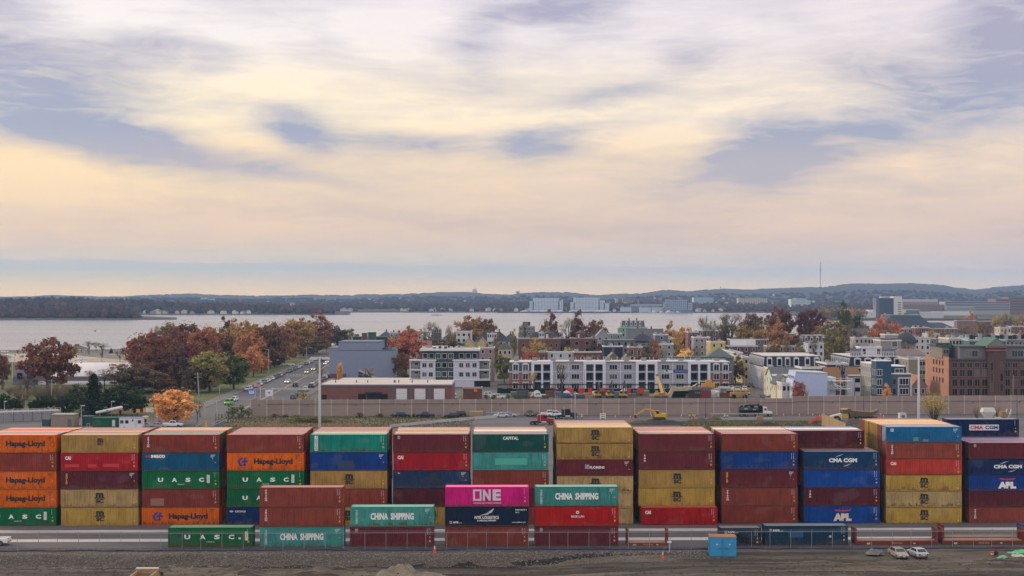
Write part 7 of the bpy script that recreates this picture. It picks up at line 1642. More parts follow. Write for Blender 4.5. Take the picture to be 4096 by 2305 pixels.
    for k in range(2): MB().box(4+k*4,6+k*4,-.3,.55,2.6,5.0).build('window',P_('glass'),o)
    # seaside: shelter, flags
    d=940;o=thing('park_shelter','open park shelter with dark hipped roof by the shore','shelter',(X(308,d),d,0),0);zt=Zv(1383,d);ze=Zv(1396,d)
    MB().loft([[(-7.5,-5,ze),(7.5,-5,ze),(7.5,5,ze),(-7.5,5,ze)],[(-2,-.8,zt),(2,-.8,zt),(2,.8,zt),(-2,.8,zt)]]).box(-1.4,1.4,-.7,.7,zt,zt+1.0).build('roof',P_('shingle'),o,L(112,84,74))
    for x in (-6,-2,2,6):
        for y in (-4,4): MB().box(x-.25,x+.25,y-.25,y+.25,0,ze).build('post',P_('matte'),o,L(196,190,184))
left_things()
def flag(label,u_pole,v_top,d,fu0,fu1,fv0,fv1,kind,ptop=None):
    o=thing('flagpole',label,'flag',(X(u_pole,d),d,0));h=Zv(v_top,d)
    MB().tube((0,0,0),(0,0,h),.09,.05,8).ball((0,0,h),.12,6,4).build('pole',P_('plain'),o,L(206,206,208))
    x0,x1=X(fu0,d)-X(u_pole,d),X(fu1,d)-X(u_pole,d);z0,z1=Zv(fv1,d),Zv(fv0,d);n=12
    def cloth(a0,a1,b0,b1,off,c,pn,par):
        mb=MB();vs=[]
        for k in range(n+1):
            t=a0+(a1-a0)*k/n;y=.10*math.sin(t*9)*(1-t*0)+off;dz=-.12*(1-t)
            vs += [(x0+(x1-x0)*t,y,z0+(z1-z0)*b0+dz),(x0+(x1-x0)*t,y,z0+(z1-z0)*b1+dz)]
        mb.add(vs,[(2*k,2*k+2,2*k+3,2*k+1) for k in range(n)]);return mb.build(pn,P_('plain'),par,L(*c),fix=False)
    if kind == 'us':
        cl=cloth(0,1,0,1,0,(214,206,206),'cloth',o)
        for k in range(0,13,2): cloth(0,1,k/13,(k+1)/13,-.012,(186,44,60),'stripe',cl)
        cloth(.56,1,.46,1,-.02,(40,52,104),'canton',cl)
        for k in range(12): a=.60+(k % 4)*.10;b=.54+(k//4)*.16;cloth(a,a+.035,b,b+.06,-.026,(220,220,226),'star',cl)
    elif kind == 'seal':
        cl=cloth(0,1,0,1,0,(214,212,224),'cloth',o);c0=.5
        mb=MB();mb.add([(x0+(x1-x0)*.5+dx,-.16,z0+(z1-z0)*.5+dz) for dx,dz in ((-.32,.3),(.32,.3),(.32,-.05),(0,-.4),(-.32,-.05))],[(0,1,2,3,4)]);mb.build('emblem',P_('plain'),cl,L(70,78,120),fix=False)
        mb=MB();mb.add([(x0+(x1-x0)*.5+dx,-.17,z0+(z1-z0)*.5+dz) for dx,dz in ((-.12,.18),(.12,.18),(.1,-.2),(-.1,-.2))],[(0,1,2,3)]);mb.build('emblem',P_('plain'),cl,L(190,170,110),fix=False)
    else:
        cl=cloth(0,1,0,1,0,(70,112,200),'cloth',o);cloth(.14,.86,.22,.80,-.012,(206,208,224),'panel',cl)
        for b in (.36,.52,.66): cloth(.24,.76,b,b+.06,-.02,(110,130,190),'stripe',cl)
flag('striped national flag on a white pole behind the wall end',1041,1519,446,1015.6,1040,1530,1546,'us')
flag('light blue flag with white panel on a white pole behind the wall end',1020.5,1547,447,992,1019.6,1558,1580,'blue')
flag('white flag with dark shield on a white pole behind the wall',1091.5,1552,446,1061.5,1091,1559,1584,'seal')
flag('white flag with small shield near the white hall at the left',49,1420,640,33.5,48.5,1424,1434,'seal');flag('small striped national flag near the white hall at the left',95,1418,642,78,94.5,1422,1431.5,'us');flag('small striped national flag on a tall pole at the shore',384.5,1318,945,377,384,1320,1327,'us')
# --- storage yard beyond the wall: machines and stock peeping over it
YD=514
def at(x,y,d=YD): return Vector((X(x,d),d,0))
Z5u=lambda x: 2500+x/4.2933
Z4u=lambda x: 2050+x/4.6836
def crane():
    o=thing('mobile_crane','yellow mobile crane with raised telescopic boom in the storage yard','crane',(X(Z5u(620),YD),YD,0),0,None,.62);c=L(196,154,62)
    MB().box(-4.2,4.0,-1.3,1.3,.9,1.5).build('carrier',P_('worn'),o,L(96,100,104));MB().box(-3.9,3.6,-1.2,1.2,1.5,3.1,.15,.1).build('engine_house',P_('carpaint'),o,c);MB().box(-3.4,-2.0,-1.25,-.3,3.1,4.2).build('cab',P_('carpaint'),o,c);put_text(o,'GROVE',-1.6,2.2,1.8,2.7,-1.22,L(60,50,30),.04)
    top=Vector((X(Z5u(550),YD+4)-X(Z5u(620),YD),4,Zv(1503,YD+4)))/.62;b0=Vector((.9,0,2.8));m=b0+(top-b0)*.55
    MB().bar(b0,m,1.25,1.3).bar(m,top,.95,1.0).build('boom',P_('carpaint'),o,L(206,168,84));MB().box(top.x-.6,top.x+.7,top.y-.6,top.y+.6,top.z-.2,top.z+.7).build('boom_head',P_('matte'),o,L(70,74,80));MB().bar(b0+Vector((1.6,.6,0)),b0+(top-b0)*.78+Vector((1.5,.6,0)),.5).build('jib',P_('matte'),o,L(120,128,140))
    for x in (-3,-1.4,1.4,3):
        for s in (-1,1): wheel(o,x,s*1.1,.65,.5)
crane()
for i,x in enumerate((1590,1825,2060)): excavator(at(Z4u(x),0),R(-80),'yellow excavator with dark raised arm in the storage yard, %s of three' % ORD[i],'excavators parked in the storage yard',((.6,0,1.9),(2.2,0,6.3),(4.0,0,7.6 if i else 6.2),(5.2,0,3.0)),(196,160,84),.85,(74,78,84))
vehicle('van',(186,52,46),at(Z4u(265),0),180,'faded red van parked in the storage yard');vehicle('pickup',(214,216,222),at(Z4u(480),0),270,'white utility pickup with side logo in the storage yard');vehicle('pickup',(206,208,212),at(Z4u(1185),0)-Vector((0,3,0)),180,'white truck cab between the orange nets in the storage yard');vehicle('suv',(50,84,150),at(Z4u(1052),0),120,'bright blue car between the white tarp and orange net')
for i,(x0,x1) in enumerate(((1000,1140),(1238,1335),(1418,1490),(1640,1745),(2140,2215),(2345,2455))):
    a,b=X(Z4u(x0),YD+8),X(Z4u(x1),YD+8);g=random.Random(i);mb=MB();n=14;vs=[]
    for k in range(n+1): t=k/n;vs += [(t*(b-a),g.uniform(-.1,.1),1.0),(t*(b-a),g.uniform(-.1,.1),3.1+g.uniform(-.35,.25))]
    o=thing('safety_net','bright orange net on posts in the storage yard, %s from the left' % ORD[i],'safety net',(a,YD+8,0),0,'orange nets in the storage yard');mb.add(vs,[(2*k,2*k+2,2*k+3,2*k+1) for k in range(n)]).build('net',P_('matte'),o,L(206,70,44),fix=False);MB().box(-.06,.06,.1,.2,0,3.2).box(b-a-.06,b-a+.06,.1,.2,0,3.2).build('post',P_('matte'),o,L(120,116,110))
rgb=[(120,112,104),(96,104,112),(150,128,104),(176,176,180),(84,76,70),(132,84,60),(110,124,128),(190,186,176)]
kinds=('crate_stack','pipe_stack','pallet_stack','tarpaulin_heap');cats=dict(crate_stack='crates',pipe_stack='pipes',pallet_stack='pallets',tarpaulin_heap='tarpaulin')
cname=['grey brown','slate','tan','pale grey','dark brown','rust','blue grey','cream']
for k in range(30):
    u=2060+k*29+rnd.uniform(-6,6)
    if 2600 < u < 2690: continue
    d=rnd.choice((508,516,520,524));kd=kinds[k % 4];c=rgb[k % 8];o=thing(kd,'%s %s in the storage yard, %s from the left along the wall' % (cname[k % 8],kd.replace('_',' '),str(k+1)+('st' if k % 10 == 0 and k != 10 else 'nd' if k % 10 == 1 and k != 11 else 'rd' if k % 10 == 2 and k != 12 else 'th')),cats[kd],(X(u,d),d,0),rnd.uniform(-.3,.3),'stock heaped in the storage yard');hh=rnd.uniform(1.6,3.0)
    if kd == 'pipe_stack':
        mb=MB();[mb.tube((-2.2,0,z*.42+.25),(2.2,0,z*.42+.25),.2,n=8) for z in range(int(hh/.42))];mb.build('pipe',P_('metal'),o,L(*c));MB().box(-1.5,-1.35,-.3,.3,0,hh).box(1.35,1.5,-.3,.3,0,hh).build('stanchion',P_('matte'),o,L(90,84,78))
    elif kd == 'tarpaulin_heap':
        MB().loft([[(math.cos(a*PI/5)*r*rnd.uniform(.8,1.2),math.sin(a*PI/5)*r*.8,z) for a in range(10)] for r,z in ((1.9,0),(1.7,hh*.5),(1.0,hh*.85),(.2,hh))]).build('sheet',P_('worn'),o,L(*c));MB().tube((-1.6,-.9,.1),(1.4,-1.0,.2),.06,n=5).build('rope',P_('matte'),o,L(80,74,66))
    else:
        n=int(hh/.75)
        for z in range(n): MB().box(-1.3+rnd.uniform(-.15,.15),1.3,-.8,.8,z*.76,z*.76+.66).build('crate' if kd == 'crate_stack' else 'pallet',P_('worn'),o,L(*[min(255,v*rnd.uniform(.8,1.2)) for v in c]))
def canopy(label,x0,x1,y0,y1,c,fr,d=516):
    a,b=X(Z5u(x0),d),X(Z5u(x1),d);z0=0;z1=Zv(1480+y0/4.2933,d);o=thing('storage_hut',label,'hut',(a,d,0));w=b-a
    MB().box(0,w,.4,5,0,z1-.5).build('wall',P_('worn'),o,L(*c));MB().box(-.2,w+.2,.1,5.2,z1-.5,z1,0,.3).build('roof',P_('worn'),o,L(*fr));MB().box(w*.3,w*.55,.34,.397,0,2.3).build('door',P_('plain'),o,L(150,156,170))
canopy('grey panel hut at the right of the storage yard',1640,1815,300,465,(112,122,140),(156,152,140));canopy('tan long roofed hut behind the yellow loader',1755,2110,332,465,(120,108,92),(166,158,138));canopy('white box van body on the ground in the storage yard',1460,1625,368,465,(200,198,204),(206,204,208));canopy('low grey crate hut behind the white box body',1475,1625,325,460,(132,124,118),(150,142,132),522)
quick('arched_tent','cream arched bridge section over a dark opening in the storage yard','bridge section',at(Z5u(1000),0),0,[('arch','worn',(176,164,140),MB().prism([(-6,0),(-4.4,0),(-3.4,2.4),(3.6,2.6),(4.6,0),(6.0,0),(4.4,4.2),(5.2,5.2),(3.2,4.0),(-3.2,3.8),(-5.0,5.0),(-4.2,3.6)],0,1.6)),('rear_wall','matte',(36,36,38),MB().box(-4.2,4.4,1.7,2.2,0,3.2))])
o=thing('steel_bin','black and red lettered steel bin in the storage yard','steel bin',(X(Z5u(1100),YD),YD-1,0));w=X(Z5u(1470),YD)-X(Z5u(1100),YD)
MB().box(0,w*.52,0,2,0,2.9).build('bin',P_('worn'),o,L(44,42,44));MB().box(w*.52+.01,w,0,2,0,2.8).build('bin',P_('worn'),o,L(124,34,44));put_text(o,'G R A',w*.27,w*.5,1.6,2.3,-.01,L(150,140,110),.03);
for k in range(6): MB().tube((w*.2+k*1.25,1,2.9),(w*.2+k*1.25,1,4.1),.5,n=8).build('drum',P_('worn'),o,L(116,112,120))
quick('yellow_machine','bright orange yellow machine head above the steel bin','machine',(X(Z5u(1435),524),524,0),0,[('body','worn',(190,140,56),MB().box(-2.4,2.4,0,2,3.0,4.6)),('head','worn',(190,140,56),MB().box(-.9,1.2,0,1.6,4.6,5.8)),('leg','matte',(80,70,60),MB().box(-2,2,.2,1.6,0,3.0))])
quick('wheel_loader','yellow wheel loader with cage cab in front of the tan hut','loader',at(Z5u(1930),0)-Vector((0,4,0)),0,[('body','worn',(176,136,62),MB().box(-3.2,3.0,-1,1,.8,2.2)),('cab','worn',(170,134,66),MB().box(-1.9,-1.7,-.9,.9,2.2,4.2).box(.5,.7,-.9,.9,2.2,4.2).box(-1.9,.7,-.9,.9,4.2,4.35)),('arm','worn',(166,128,58),MB().bar((2,0,2.0),(4.4,0,4.0),.5).bar((4.4,0,4.0),(5.4,0,1.2),.4)),('tyre','rubber',(24,22,22),MB().tube((-2,-1.1,.8),(-2,1.1,.8),.8,n=12).tube((2,-1.1,.8),(2,1.1,.8),.8,n=12))])
HT(1,2003,2182,1045,500,'low brick kiosk with orange panel behind the wall',depth=6,col=(118,66,52),mat='brick',rows=0,cols=0,side=0,trim=(150,140,130),name='kiosk',cat='kiosk',group=None)
tag(MB().box(X(T(1,2105,0)[0],499.5),X(T(1,2138,0)[0],499.5),499.6,499.9,Zv(T(1,0,1085)[1],499.5),Zv(T(1,0,1050)[1],499.5)).build('orange_panel',P_('plain'),None,L(235,96,30)),'square orange panel on the brick kiosk','panel')
vehicle('van',(206,208,212),(X(T(1,1912,0)[0],505),505,0),180,'white van right of the brick garage');vehicle('suv',(206,208,214),(X(T(1,2260,0)[0],520),520,0),90,'white SUV in front of the dark condominium garage');vehicle('pickup',(206,206,206),(X(T(1,2335,0)[0],508),508,0),270,'white flatbed truck cab behind the wall shrubs')
# materials stacked along the wall foot
for i,(x0,x1,y0,c,kd) in enumerate(((2068,2192,1268,(176,150,112),'timber'),(2226,2352,1280,(140,148,166),'pipe'),(2358,2475,1280,(146,154,172),'pipe'))):
    u0,u1=T(1,x0,0)[0],T(1,x1,0)[0];p=G(u0,T(1,0,1328)[1]);w=X(u1,p.y)-p.x;h=Zv(T(1,0,y0)[1],p.y);o=thing('timber_stack' if kd == 'timber' else 'pipe_bundle',['stack of pale timber at the wall foot','bundle of grey pipes right of the timber stack','bundle of grey pipes by the olive jeep'][i],'timber' if kd == 'timber' else 'pipes',p);n=5
    for k in range(n): (MB().box(0,w,0,1.6,h*k/n+.02,h*(k+1)/n-.06) if kd == 'timber' else MB().tube((0,.3,h*(k+.5)/n),(w,.3,h*(k+.5)/n),h/n*.46,n=8).tube((0,1.0,h*(k+.5)/n),(w,1.0,h*(k+.5)/n),h/n*.46,n=8)).build('layer',P_('worn'),o,L(*c,rnd.uniform(.85,1.1)))
o=thing('road_stand','white barricade stand on the road behind the mustard stack','barricade',G(*Z4(1692,925)),0)
for s in (-.75,.75): MB().box(s-.09,s+.09,-.1,.1,0,1.75).build('leg',P_('plain'),o,WHT)
for z in (.5,1.05,1.6): MB().box(-.8,.8,-.08,-.02,z,z+.22).build('rail',P_('plain'),o,WHT)
tag(MB().box(-.1,.1,-.1,.1,0,2.0).build('marker_post',P_('plain'),None,WHT,G(*Z4(1800,925))),'white marker post right of the barricade stand','post')
quick('hydrant','red fire hydrant at the wall foot behind the barricade stand','hydrant',G(*Z4(1676,862)),0,[('body','plain',(150,60,50),MB().tube((0,0,0),(0,0,1.1),.22,.2,8)),('cap','plain',(150,60,50),MB().ball((0,0,1.15),.24,8,5)),('nozzle','plain',(140,56,48),MB().tube((-.4,0,.8),(.4,0,.8),.1,n=6))])
p=G(*Z5(780,880));tag(MB().tube((-7,0,.45),(8.5,.5,.45),.42,n=10).tube((-6,.8,.4),(7.5,1.2,.4),.38,n=10).build('black_pipe',P_('rubber'),None,(.02,.02,.022),p),'long black pipes lying along the trench','pipes')
p=G(*Z5(300,895));tag(MB().bar((-2,0,.3),(1.6,.4,.5),1.6,.5).build('concrete_slab',P_('matte'),None,L(206,206,206),p),'pale slab lying in the trench dirt','slab');p=G(*Z5(740,905));tag(MB().bar((-.5,0,.3),(.6,.2,.4),.7,.3).build('concrete_slab',P_('matte'),None,L(200,206,210),p),'small pale slab beside the dark spoil heap','slab')
p=G(*Z5(2320,858));quick('crate','tan wooden crate by the barrier near the tank truck','crate',p,0,[('box','worn',(150,124,92),MB().box(-.9,.9,0,1.2,0,1.0)),('lid','worn',(160,134,100),MB().box(-.95,.95,-.05,1.25,1.0,1.1))])
p=G(*Zs(2215,1305));quick('tilted_box','pale concrete box on the wall road beside the tall mast','box',p,R(12),[('box','matte',(190,190,192),MB().box(-1.2,1.2,0,1.2,0,1.6,.2,.05)),('opening','matte',(110,108,108),MB().box(-.5,.5,-.01,.06,.2,1.0))])
# spoil heap, trench spoil and safety fence on the right
def mound(name,label,u,v,rx,ry,h,mat,seed):
    p=G(u,v);mb=MB();n=28;m=8;vs=[]
    for j in range(m+1):
        for i in range(n):
            t=j/m;a=2*PI*i/n;x,y=math.cos(a)*rx*(1-t),math.sin(a)*ry*(1-t);z=h*(1-(1-t)**2)*(.75+.5*mn.fractal(Vector((x*.5+seed,y*.5,0)),1,2,4))-.1*(1-t);vs.append((x,y,z))
    mb.add(vs,[(j*n+i,j*n+(i+1) % n,(j+1)*n+(i+1) % n,(j+1)*n+i) for j in range(m) for i in range(n)]);return tag(mb.build(name,P_(mat),None,None,True,p),label,'spoil heap')
mound('spoil_heap','dark spoil heap behind the ninth stack',*Z5(520,930),11,4,1.5,'mud',1);mound('spoil_heap','brown spoil heap beside the pale barrier',*Z5(1525,862),2.6,1.6,2.2,'dirt',2);mound('spoil_heap','small dark heap behind the tenth stack',*Z5(2410,950),5,2.5,1.2,'mud',3);mound('gravel_heap','grey gravel slope under the yellow dump truck',3425,1712,7,5,2.9,'gravel',4);mound('spoil_heap','dark earth heap by the two workers at the trench',*Z5(1260,890),4,2,1.3,'dirt',5)
a,b=G(*Zs(640,1412)),G(*Zs(860,1300));o=thing('safety_fence','orange plastic safety fence sloping up beside the timber wall','safety fence',a);n=10;dd=b-a;vs=[]
for k in range(n+1): q=dd*(k/n);vs += [(q.x,q.y,.1),(q.x,q.y,1.0+.25*math.sin(k*2.1))]
MB().add(vs,[(2*k,2*k+2,2*k+3,2*k+1) for k in range(n)]).build('net',P_('matte'),o,L(226,90,60),fix=False);MB().box(-.04,.04,-.04,.04,0,1.3).box(dd.x-.04,dd.x+.04,dd.y-.04,dd.y+.04,0,1.3).build('post',P_('matte'),o,L(190,120,90))

# --- far shore: towers, offices, library point, houses
def banded(name,label,cat,u0,u1,v0,v1,d,c,depth=30,rows=6,cols=0,band=(60,70,84),steps=None,vertical=False,z0=None,sidec=None):
    a,b=X(u0,d),X(u1,d);zt=Zv(v0,d);zb=Zv(v1,d) if z0 is None else z0;o=thing(name,label,cat,((a+b)/2,d,zb),0);w=b-a;h=zt-zb;cc=L(*c)
    if steps:
        for s0,s1,t in steps: MB().box(-w/2+w*s0,-w/2+w*s1,0,depth,-8,h*t).build('wing',P_('plain'),o,cc)
    else: MB().box(-w/2,w/2,0,depth,-8,h).build('wall',P_('plain'),o,cc)
    segs=steps or [(0,1,1)]
    for s0,s1,t in segs:
        hh=h*t;n=max(1,int(round(rows*t)));xa,xb=-w/2+w*s0,-w/2+w*s1
        for r in range(n):
            z=hh*(r+.30)/n
            MB().box(xa+w*.01,xb-w*.01,-.25,-.01,z,z+hh/n*.5).build('window_band',P_('plain'),o,L(*band))
        for k in range(int(cols*(s1-s0))+1 if cols else 0): xx=xa+(xb-xa)*k/max(1,int(cols*(s1-s0)));MB().box(xx-w/cols*.2,xx+w/cols*.2,-.6,-.26,0,hh).build('pier',P_('plain'),o,cc)
    return o
U2=lambda x: 2050+x/3.0306
V2=lambda y: 1160+y/3.03
banded('condominium_tower','left of two white stepped waterfront apartment blocks across the bay','apartment block',U2(212),U2(608),V2(98),V2(244),3600,(206,212,222),36,9,22,(112,124,140),[(0,.10,.72),(.10,.88,1.0),(.88,1.0,.76)])
banded('condominium_tower','right of two white stepped waterfront apartment blocks across the bay','apartment block',U2(712),U2(1168),V2(94),V2(240),3600,(206,212,222),36,9,26,(112,124,140),[(0,.08,.60),(.08,.74,1.0),(.74,.88,.78),(.88,1.0,.54)])
banded('wharf_block','dark and white waterfront block with vertical fins across the bay','apartment block',U2(1848),U2(2180),V2(118),V2(246),3480,(112,118,136),40,6,14,(176,182,196),[(0,.08,.7),(.08,.82,1.0),(.82,1,.72)])
banded('office_block','pale blue striped office block behind the waterfront','office block',U2(2195),U2(2436),V2(92),V2(190),4700,(186,196,206),40,7,0,(104,124,146),None)
banded('office_block','cream office block with even windows across the bay','office block',*[T(2,x,0)[0] for x in (2192,2464)],T(2,0,178)[1],T(2,0,246)[1],4600,(196,180,158),40,6,12,(112,104,104))
banded('office_block','white and glass office block right of the radio mast base','office block',*[T(3,x,0)[0] for x in (222,412)],T(3,0,180)[1],T(3,0,242)[1],4300,(206,202,190),40,4,0,(120,150,166),[(0,.25,.92),(.25,.8,1.0),(.8,1,.75)])
banded('brick_block','brown brick flats left of the marina','flats',U2(1340),U2(1480),V2(104),V2(150),4800,(150,124,108),40,5,10,(90,80,78));banded('cream_block','small cream tower left of the marina','flats',U2(1252),U2(1278),V2(106),V2(150),4800,(206,184,152),30,5,2,(120,108,100));banded('brick_block','long dark brick flats behind the marina','flats',U2(1530),U2(1700),V2(110),V2(146),4900,(128,84,80),40,4,10,(84,66,66))
o=thing('marina_houses','row of grey gabled marina houses across the bay','houses',(X(U2(1315),3500),3500,0));
for k,(x0,x1) in enumerate(((1315,1375),(1375,1440),(1545,1600),(1600,1675),(1692,1750),(1750,1822))):
    a,b=X(U2(x0),3500)-X(U2(1315),3500),X(U2(x1),3500)-X(U2(1315),3500);h=Zv(V2(212),3500);g=MB().box(a,b,0,15,-1,h).build('wall',P_('plain'),o,L(176,184,196));MB().prism([(a-.5,h),(b+.5,h),((a+b)/2,Zv(V2(196),3500))],-.5,15).build('roof',P_('plain'),g,L(112,118,132))
quick('long_hall','long dark roofed hall behind the marina houses','hall',(X(U2(1440),3540),3540,0),0,[('wall','plain',(112,116,128),MB().box(0,X(U2(1820),3540)-X(U2(1440),3540),0,30,0,Zv(V2(176),3540)-3)),('roof','plain',(86,96,112),MB().prism([(0,Zv(V2(176),3540)-3),(30,Zv(V2(176),3540)-3),(15,Zv(V2(172),3540))],0,X(U2(1820),3540)-X(U2(1440),3540),'x'))])
# library point
def library():
    d=2500;q=lambda x,y: (X(T(3,x,0)[0],d),Zv(T(3,0,y)[1],d));o=thing('library','white museum building with dark glass cube and white tower across the inlet','museum',(0,d,0));wh=L(206,202,198)
    def bb(pn,c,x0,x1,y0,y1,b0,b1): a,zt=q(x0,y0);b,zb=q(x1,y1);return MB().box(a,b,b0,b1,max(zb,-1),zt).build(pn,P_('plain'),o,c)
    bb('glass_cube',L(52,62,84),1080,1215,176,364,0,24);bb('glass_cube',L(96,100,112),1047,1080,174,364,1,24);t=bb('tower',wh,1215,1296,160,366,.5,26);bb('tower_rear',L(180,176,172),1132,1216,160,300,25,40)
    for y in (215,237,259,281,303,325): bb('slot_window',L(70,72,84),1256,1288,y,y+8,.2,.49)
    bb('drum',wh,932,1048,305,366,2,30);bb('drum_top',L(210,206,198),978,1047,290,307,6,28);bb('low_wing',wh,1296,1470,288,370,4,30);bb('low_wing',L(190,188,190),1470,1700,310,368,0,30);bb('glass_front',L(96,110,124),1340,1468,292,332,3.7,3.99);bb('long_wing',wh,1640,2015,308,345,20,40);bb('slot_window',L(80,80,90),1000,1010,326,334,1.7,1.99)
library()
banded('campus_block','broad white and brick campus block behind the museum','campus building',*[T(3,x,0)[0] for x in (1296,1640)],T(3,0,188)[1],T(3,0,300)[1],2900,(180,176,176),50,1,0,(146,122,116));banded('campus_block','low brick campus wing right of the museum','campus building',*[T(3,x,0)[0] for x in (1310,1700)],T(3,0,238)[1],T(3,0,302)[1],2880,(138,112,106),18,2,14,(104,104,116))
banded('campus_block','striped glass campus block with long bands','campus building',*[T(3,x,0)[0] for x in (1710,2340)],T(3,0,210)[1],T(3,0,300)[1],2950,(160,150,148),40,4,0,(84,92,110));banded('campus_block','grey low campus hall in front of the striped block','campus building',*[T(3,x,0)[0] for x in (1730,2000)],T(3,0,262)[1],T(3,0,305)[1],2860,(150,150,158),30,1,0,(130,130,140));banded('campus_block','large stepped brown brick campus block at the right edge','campus building',*[T(3,x,0)[0] for x in (2200,2700)],T(3,0,168)[1],T(3,0,300)[1],3000,(124,98,92),50,5,0,(96,76,80),[(0,.25,.88),(.25,1,1.0)])
for x,lab in ((1400,'left white roof stack on the campus block'),(1582,'right white roof stack on the campus block')): d=2910;tag(MB().cbox(0,0,0,9,8,12).build('roof_stack',P_('plain'),None,L(206,200,196),(X(T(3,x,0)[0],d),d,Zv(T(3,0,178)[1],d))),lab,'roof stack')
banded('hospital_block','white hospital block on the far left skyline','hospital',*[T(0,x,0)[0] for x in (1945,2060)],T(0,0,172)[1],T(0,0,205)[1],6000,(206,196,186),30,4,6,(150,140,140),[(0,.35,1),(.35,1,.7)])
for i,(x0,x1,y0,y1) in enumerate(((1060,1100,140,152),(1280,1400,136,150),(1615,1740,133,148),(1740,1870,116,142),(1870,2080,116,142))): banded('hilltop_block','long grey hospital block on the middle skyline, %s from the left' % ORD[i],'skyline block',*[T(1,x,0)[0] for x in (x0,x1)],T(1,0,y0)[1],T(1,0,y1)[1]+4,8250,(150,150,158),30,2,0,(130,130,142))
quick('water_tower','round water tower on the middle skyline','water tower',(X(T(2,55,0)[0],8200),8200,0),0,[('stem','plain',(130,140,150),MB().tube((0,0,0),(0,0,Zv(T(2,0,122)[1],8200)),6,4,8)),('bowl','plain',(150,160,170),MB().ball((0,0,Zv(T(2,0,119)[1],8200)),12,10,6,.8))])
quick('water_tank','pale water tank on the right wooded hill','water tank',(X(T(2,2082,0)[0],8200),8200,0),0,[('tank','plain',(190,194,200),MB().tube((0,0,20),(0,0,Zv(T(2,0,93)[1],8200)),19,n=12)),('cap','plain',(180,184,190),MB().tube((0,0,Zv(T(2,0,93)[1],8200)),(0,0,Zv(T(2,0,90)[1],8200)),19,8,12))])
quick('hilltop_tower','square tower on the middle skyline beside the hospital','tower',(X(T(1,2116,0)[0],8200),8200,0),0,[('shaft','plain',(176,170,166),MB().cbox(0,0,Zv(T(1,0,118)[1],8200)-20,26,20,60)),('crown','plain',(160,156,156),MB().cbox(0,0,Zv(T(1,0,102)[1],8200)+6,20,14,6))])
quick('radio_mast','small mast on the right wooded hill','mast',(X(T(2,2016,0)[0],8200),8200,0),0,[('mast','plain',(120,120,130),MB().bar((0,0,60),(0,0,Zv(T(2,0,60)[1],8200)),2.2)),('antenna','plain',(120,120,130),MB().bar((0,0,Zv(T(2,0,76)[1],8200)),(0,0,Zv(T(2,0,66)[1],8200)),6))])
# shoreline houses, each its own small body with a roof
hm={}
for k in range(5):
    g=random.Random(k);w,dp,h=g.uniform(11,20),10,g.uniform(6,9)
    hm[k]=(MB().box(-w/2,w/2,0,dp,-2,h).prism([(-w/2,h),(w/2,h),(0,h+4)],0,dp).mesh('wall',P_('plain')),MB().prism([(-w/2-.6,h-.4),(0,h+4.4),(0,h+3.9),(-w/2-.6,h-.9)],-.5,dp+.5).prism([(w/2+.6,h-.4),(0,h+4.4),(0,h+3.9),(w/2+.6,h-.9)],-.5,dp+.5).mesh('roof',P_('plain')))
g=random.Random(77)
def shore_house(u,d,z,i,zone):
    c=g.choice([(206,206,210),(190,186,180),(176,180,190),(200,186,160),(150,140,136),(206,200,196)]);k=g.randrange(5)
    o=thing('shore_house','pale distant house on the %s, %s of its row from the left' % (zone,str(i+1)),'house',(X(u,d),d,z),g.uniform(-.5,.5),'distant houses along the far shore');o.scale=(g.uniform(.5,.8),)*3
    link('wall',hm[k][0],o,L(*c));link('roof',hm[k][1],o,L(*g.choice([(96,96,106),(112,90,84),(84,80,90),(130,120,118)])))
us=sorted(g.uniform(560,1420) for _ in range(60))
for i,u in enumerate(us): d=g.uniform(3075,3150) if u < 1000 else g.uniform(3590,3680);shore_house(u,d,penin(u,d)-.5 if u < 1000 else far_height(u,d),i,'left far shore')
us=sorted(g.uniform(1600,2900) for _ in range(70))
for i,u in enumerate(us): d=shore_d(u)+g.uniform(35,260);shore_house(u,d,far_height(u,d),i,'middle far shore')
us=sorted(g.uniform(900,3300) for _ in range(34))
for i,u in enumerate(us): d=g.uniform(4300,6400);shore_house(u,d,far_height(u,d)+3,i,'wooded far slope')
# small white boats in the marina
bm_=MB().loft([[(-5,-.6,.2),(-5,.6,.2),(-5,1.3,1.5),(-5,-1.3,1.5)],[(2,-.6,.2),(2,.6,.2),(2,1.6,1.7),(2,-1.6,1.7)],[(6,-.05,1.2),(6,.05,1.2),(6,.15,2.0),(6,-.15,2.0)]]).mesh('hull',P_('plain'));cm_=MB().box(-3,1.5,-1,1,1.6,3.6,.4,.2).mesh('cabin',P_('plain'))
us=sorted(g.uniform(2085,2720) for _ in range(36))
for i,u in enumerate(us):
    d=shore_d(u)-g.uniform(18,60);o=thing('boat','small white boat moored on the far shore, %d of its row from the left' % (i+1),'boat',(X(u,d),d,-1.5),g.choice((0,PI,.4)),'boats in the far marina');s=g.uniform(.8,1.8);o.scale=(s,)*3;link('hull',bm_,o,L(206,208,214));link('cabin',cm_,o,L(212,212,216))
structure(MB().box(X(1990,3470),X(2520,3470),3466,3474,-2,1.6).build('pier',P_('gravel')))
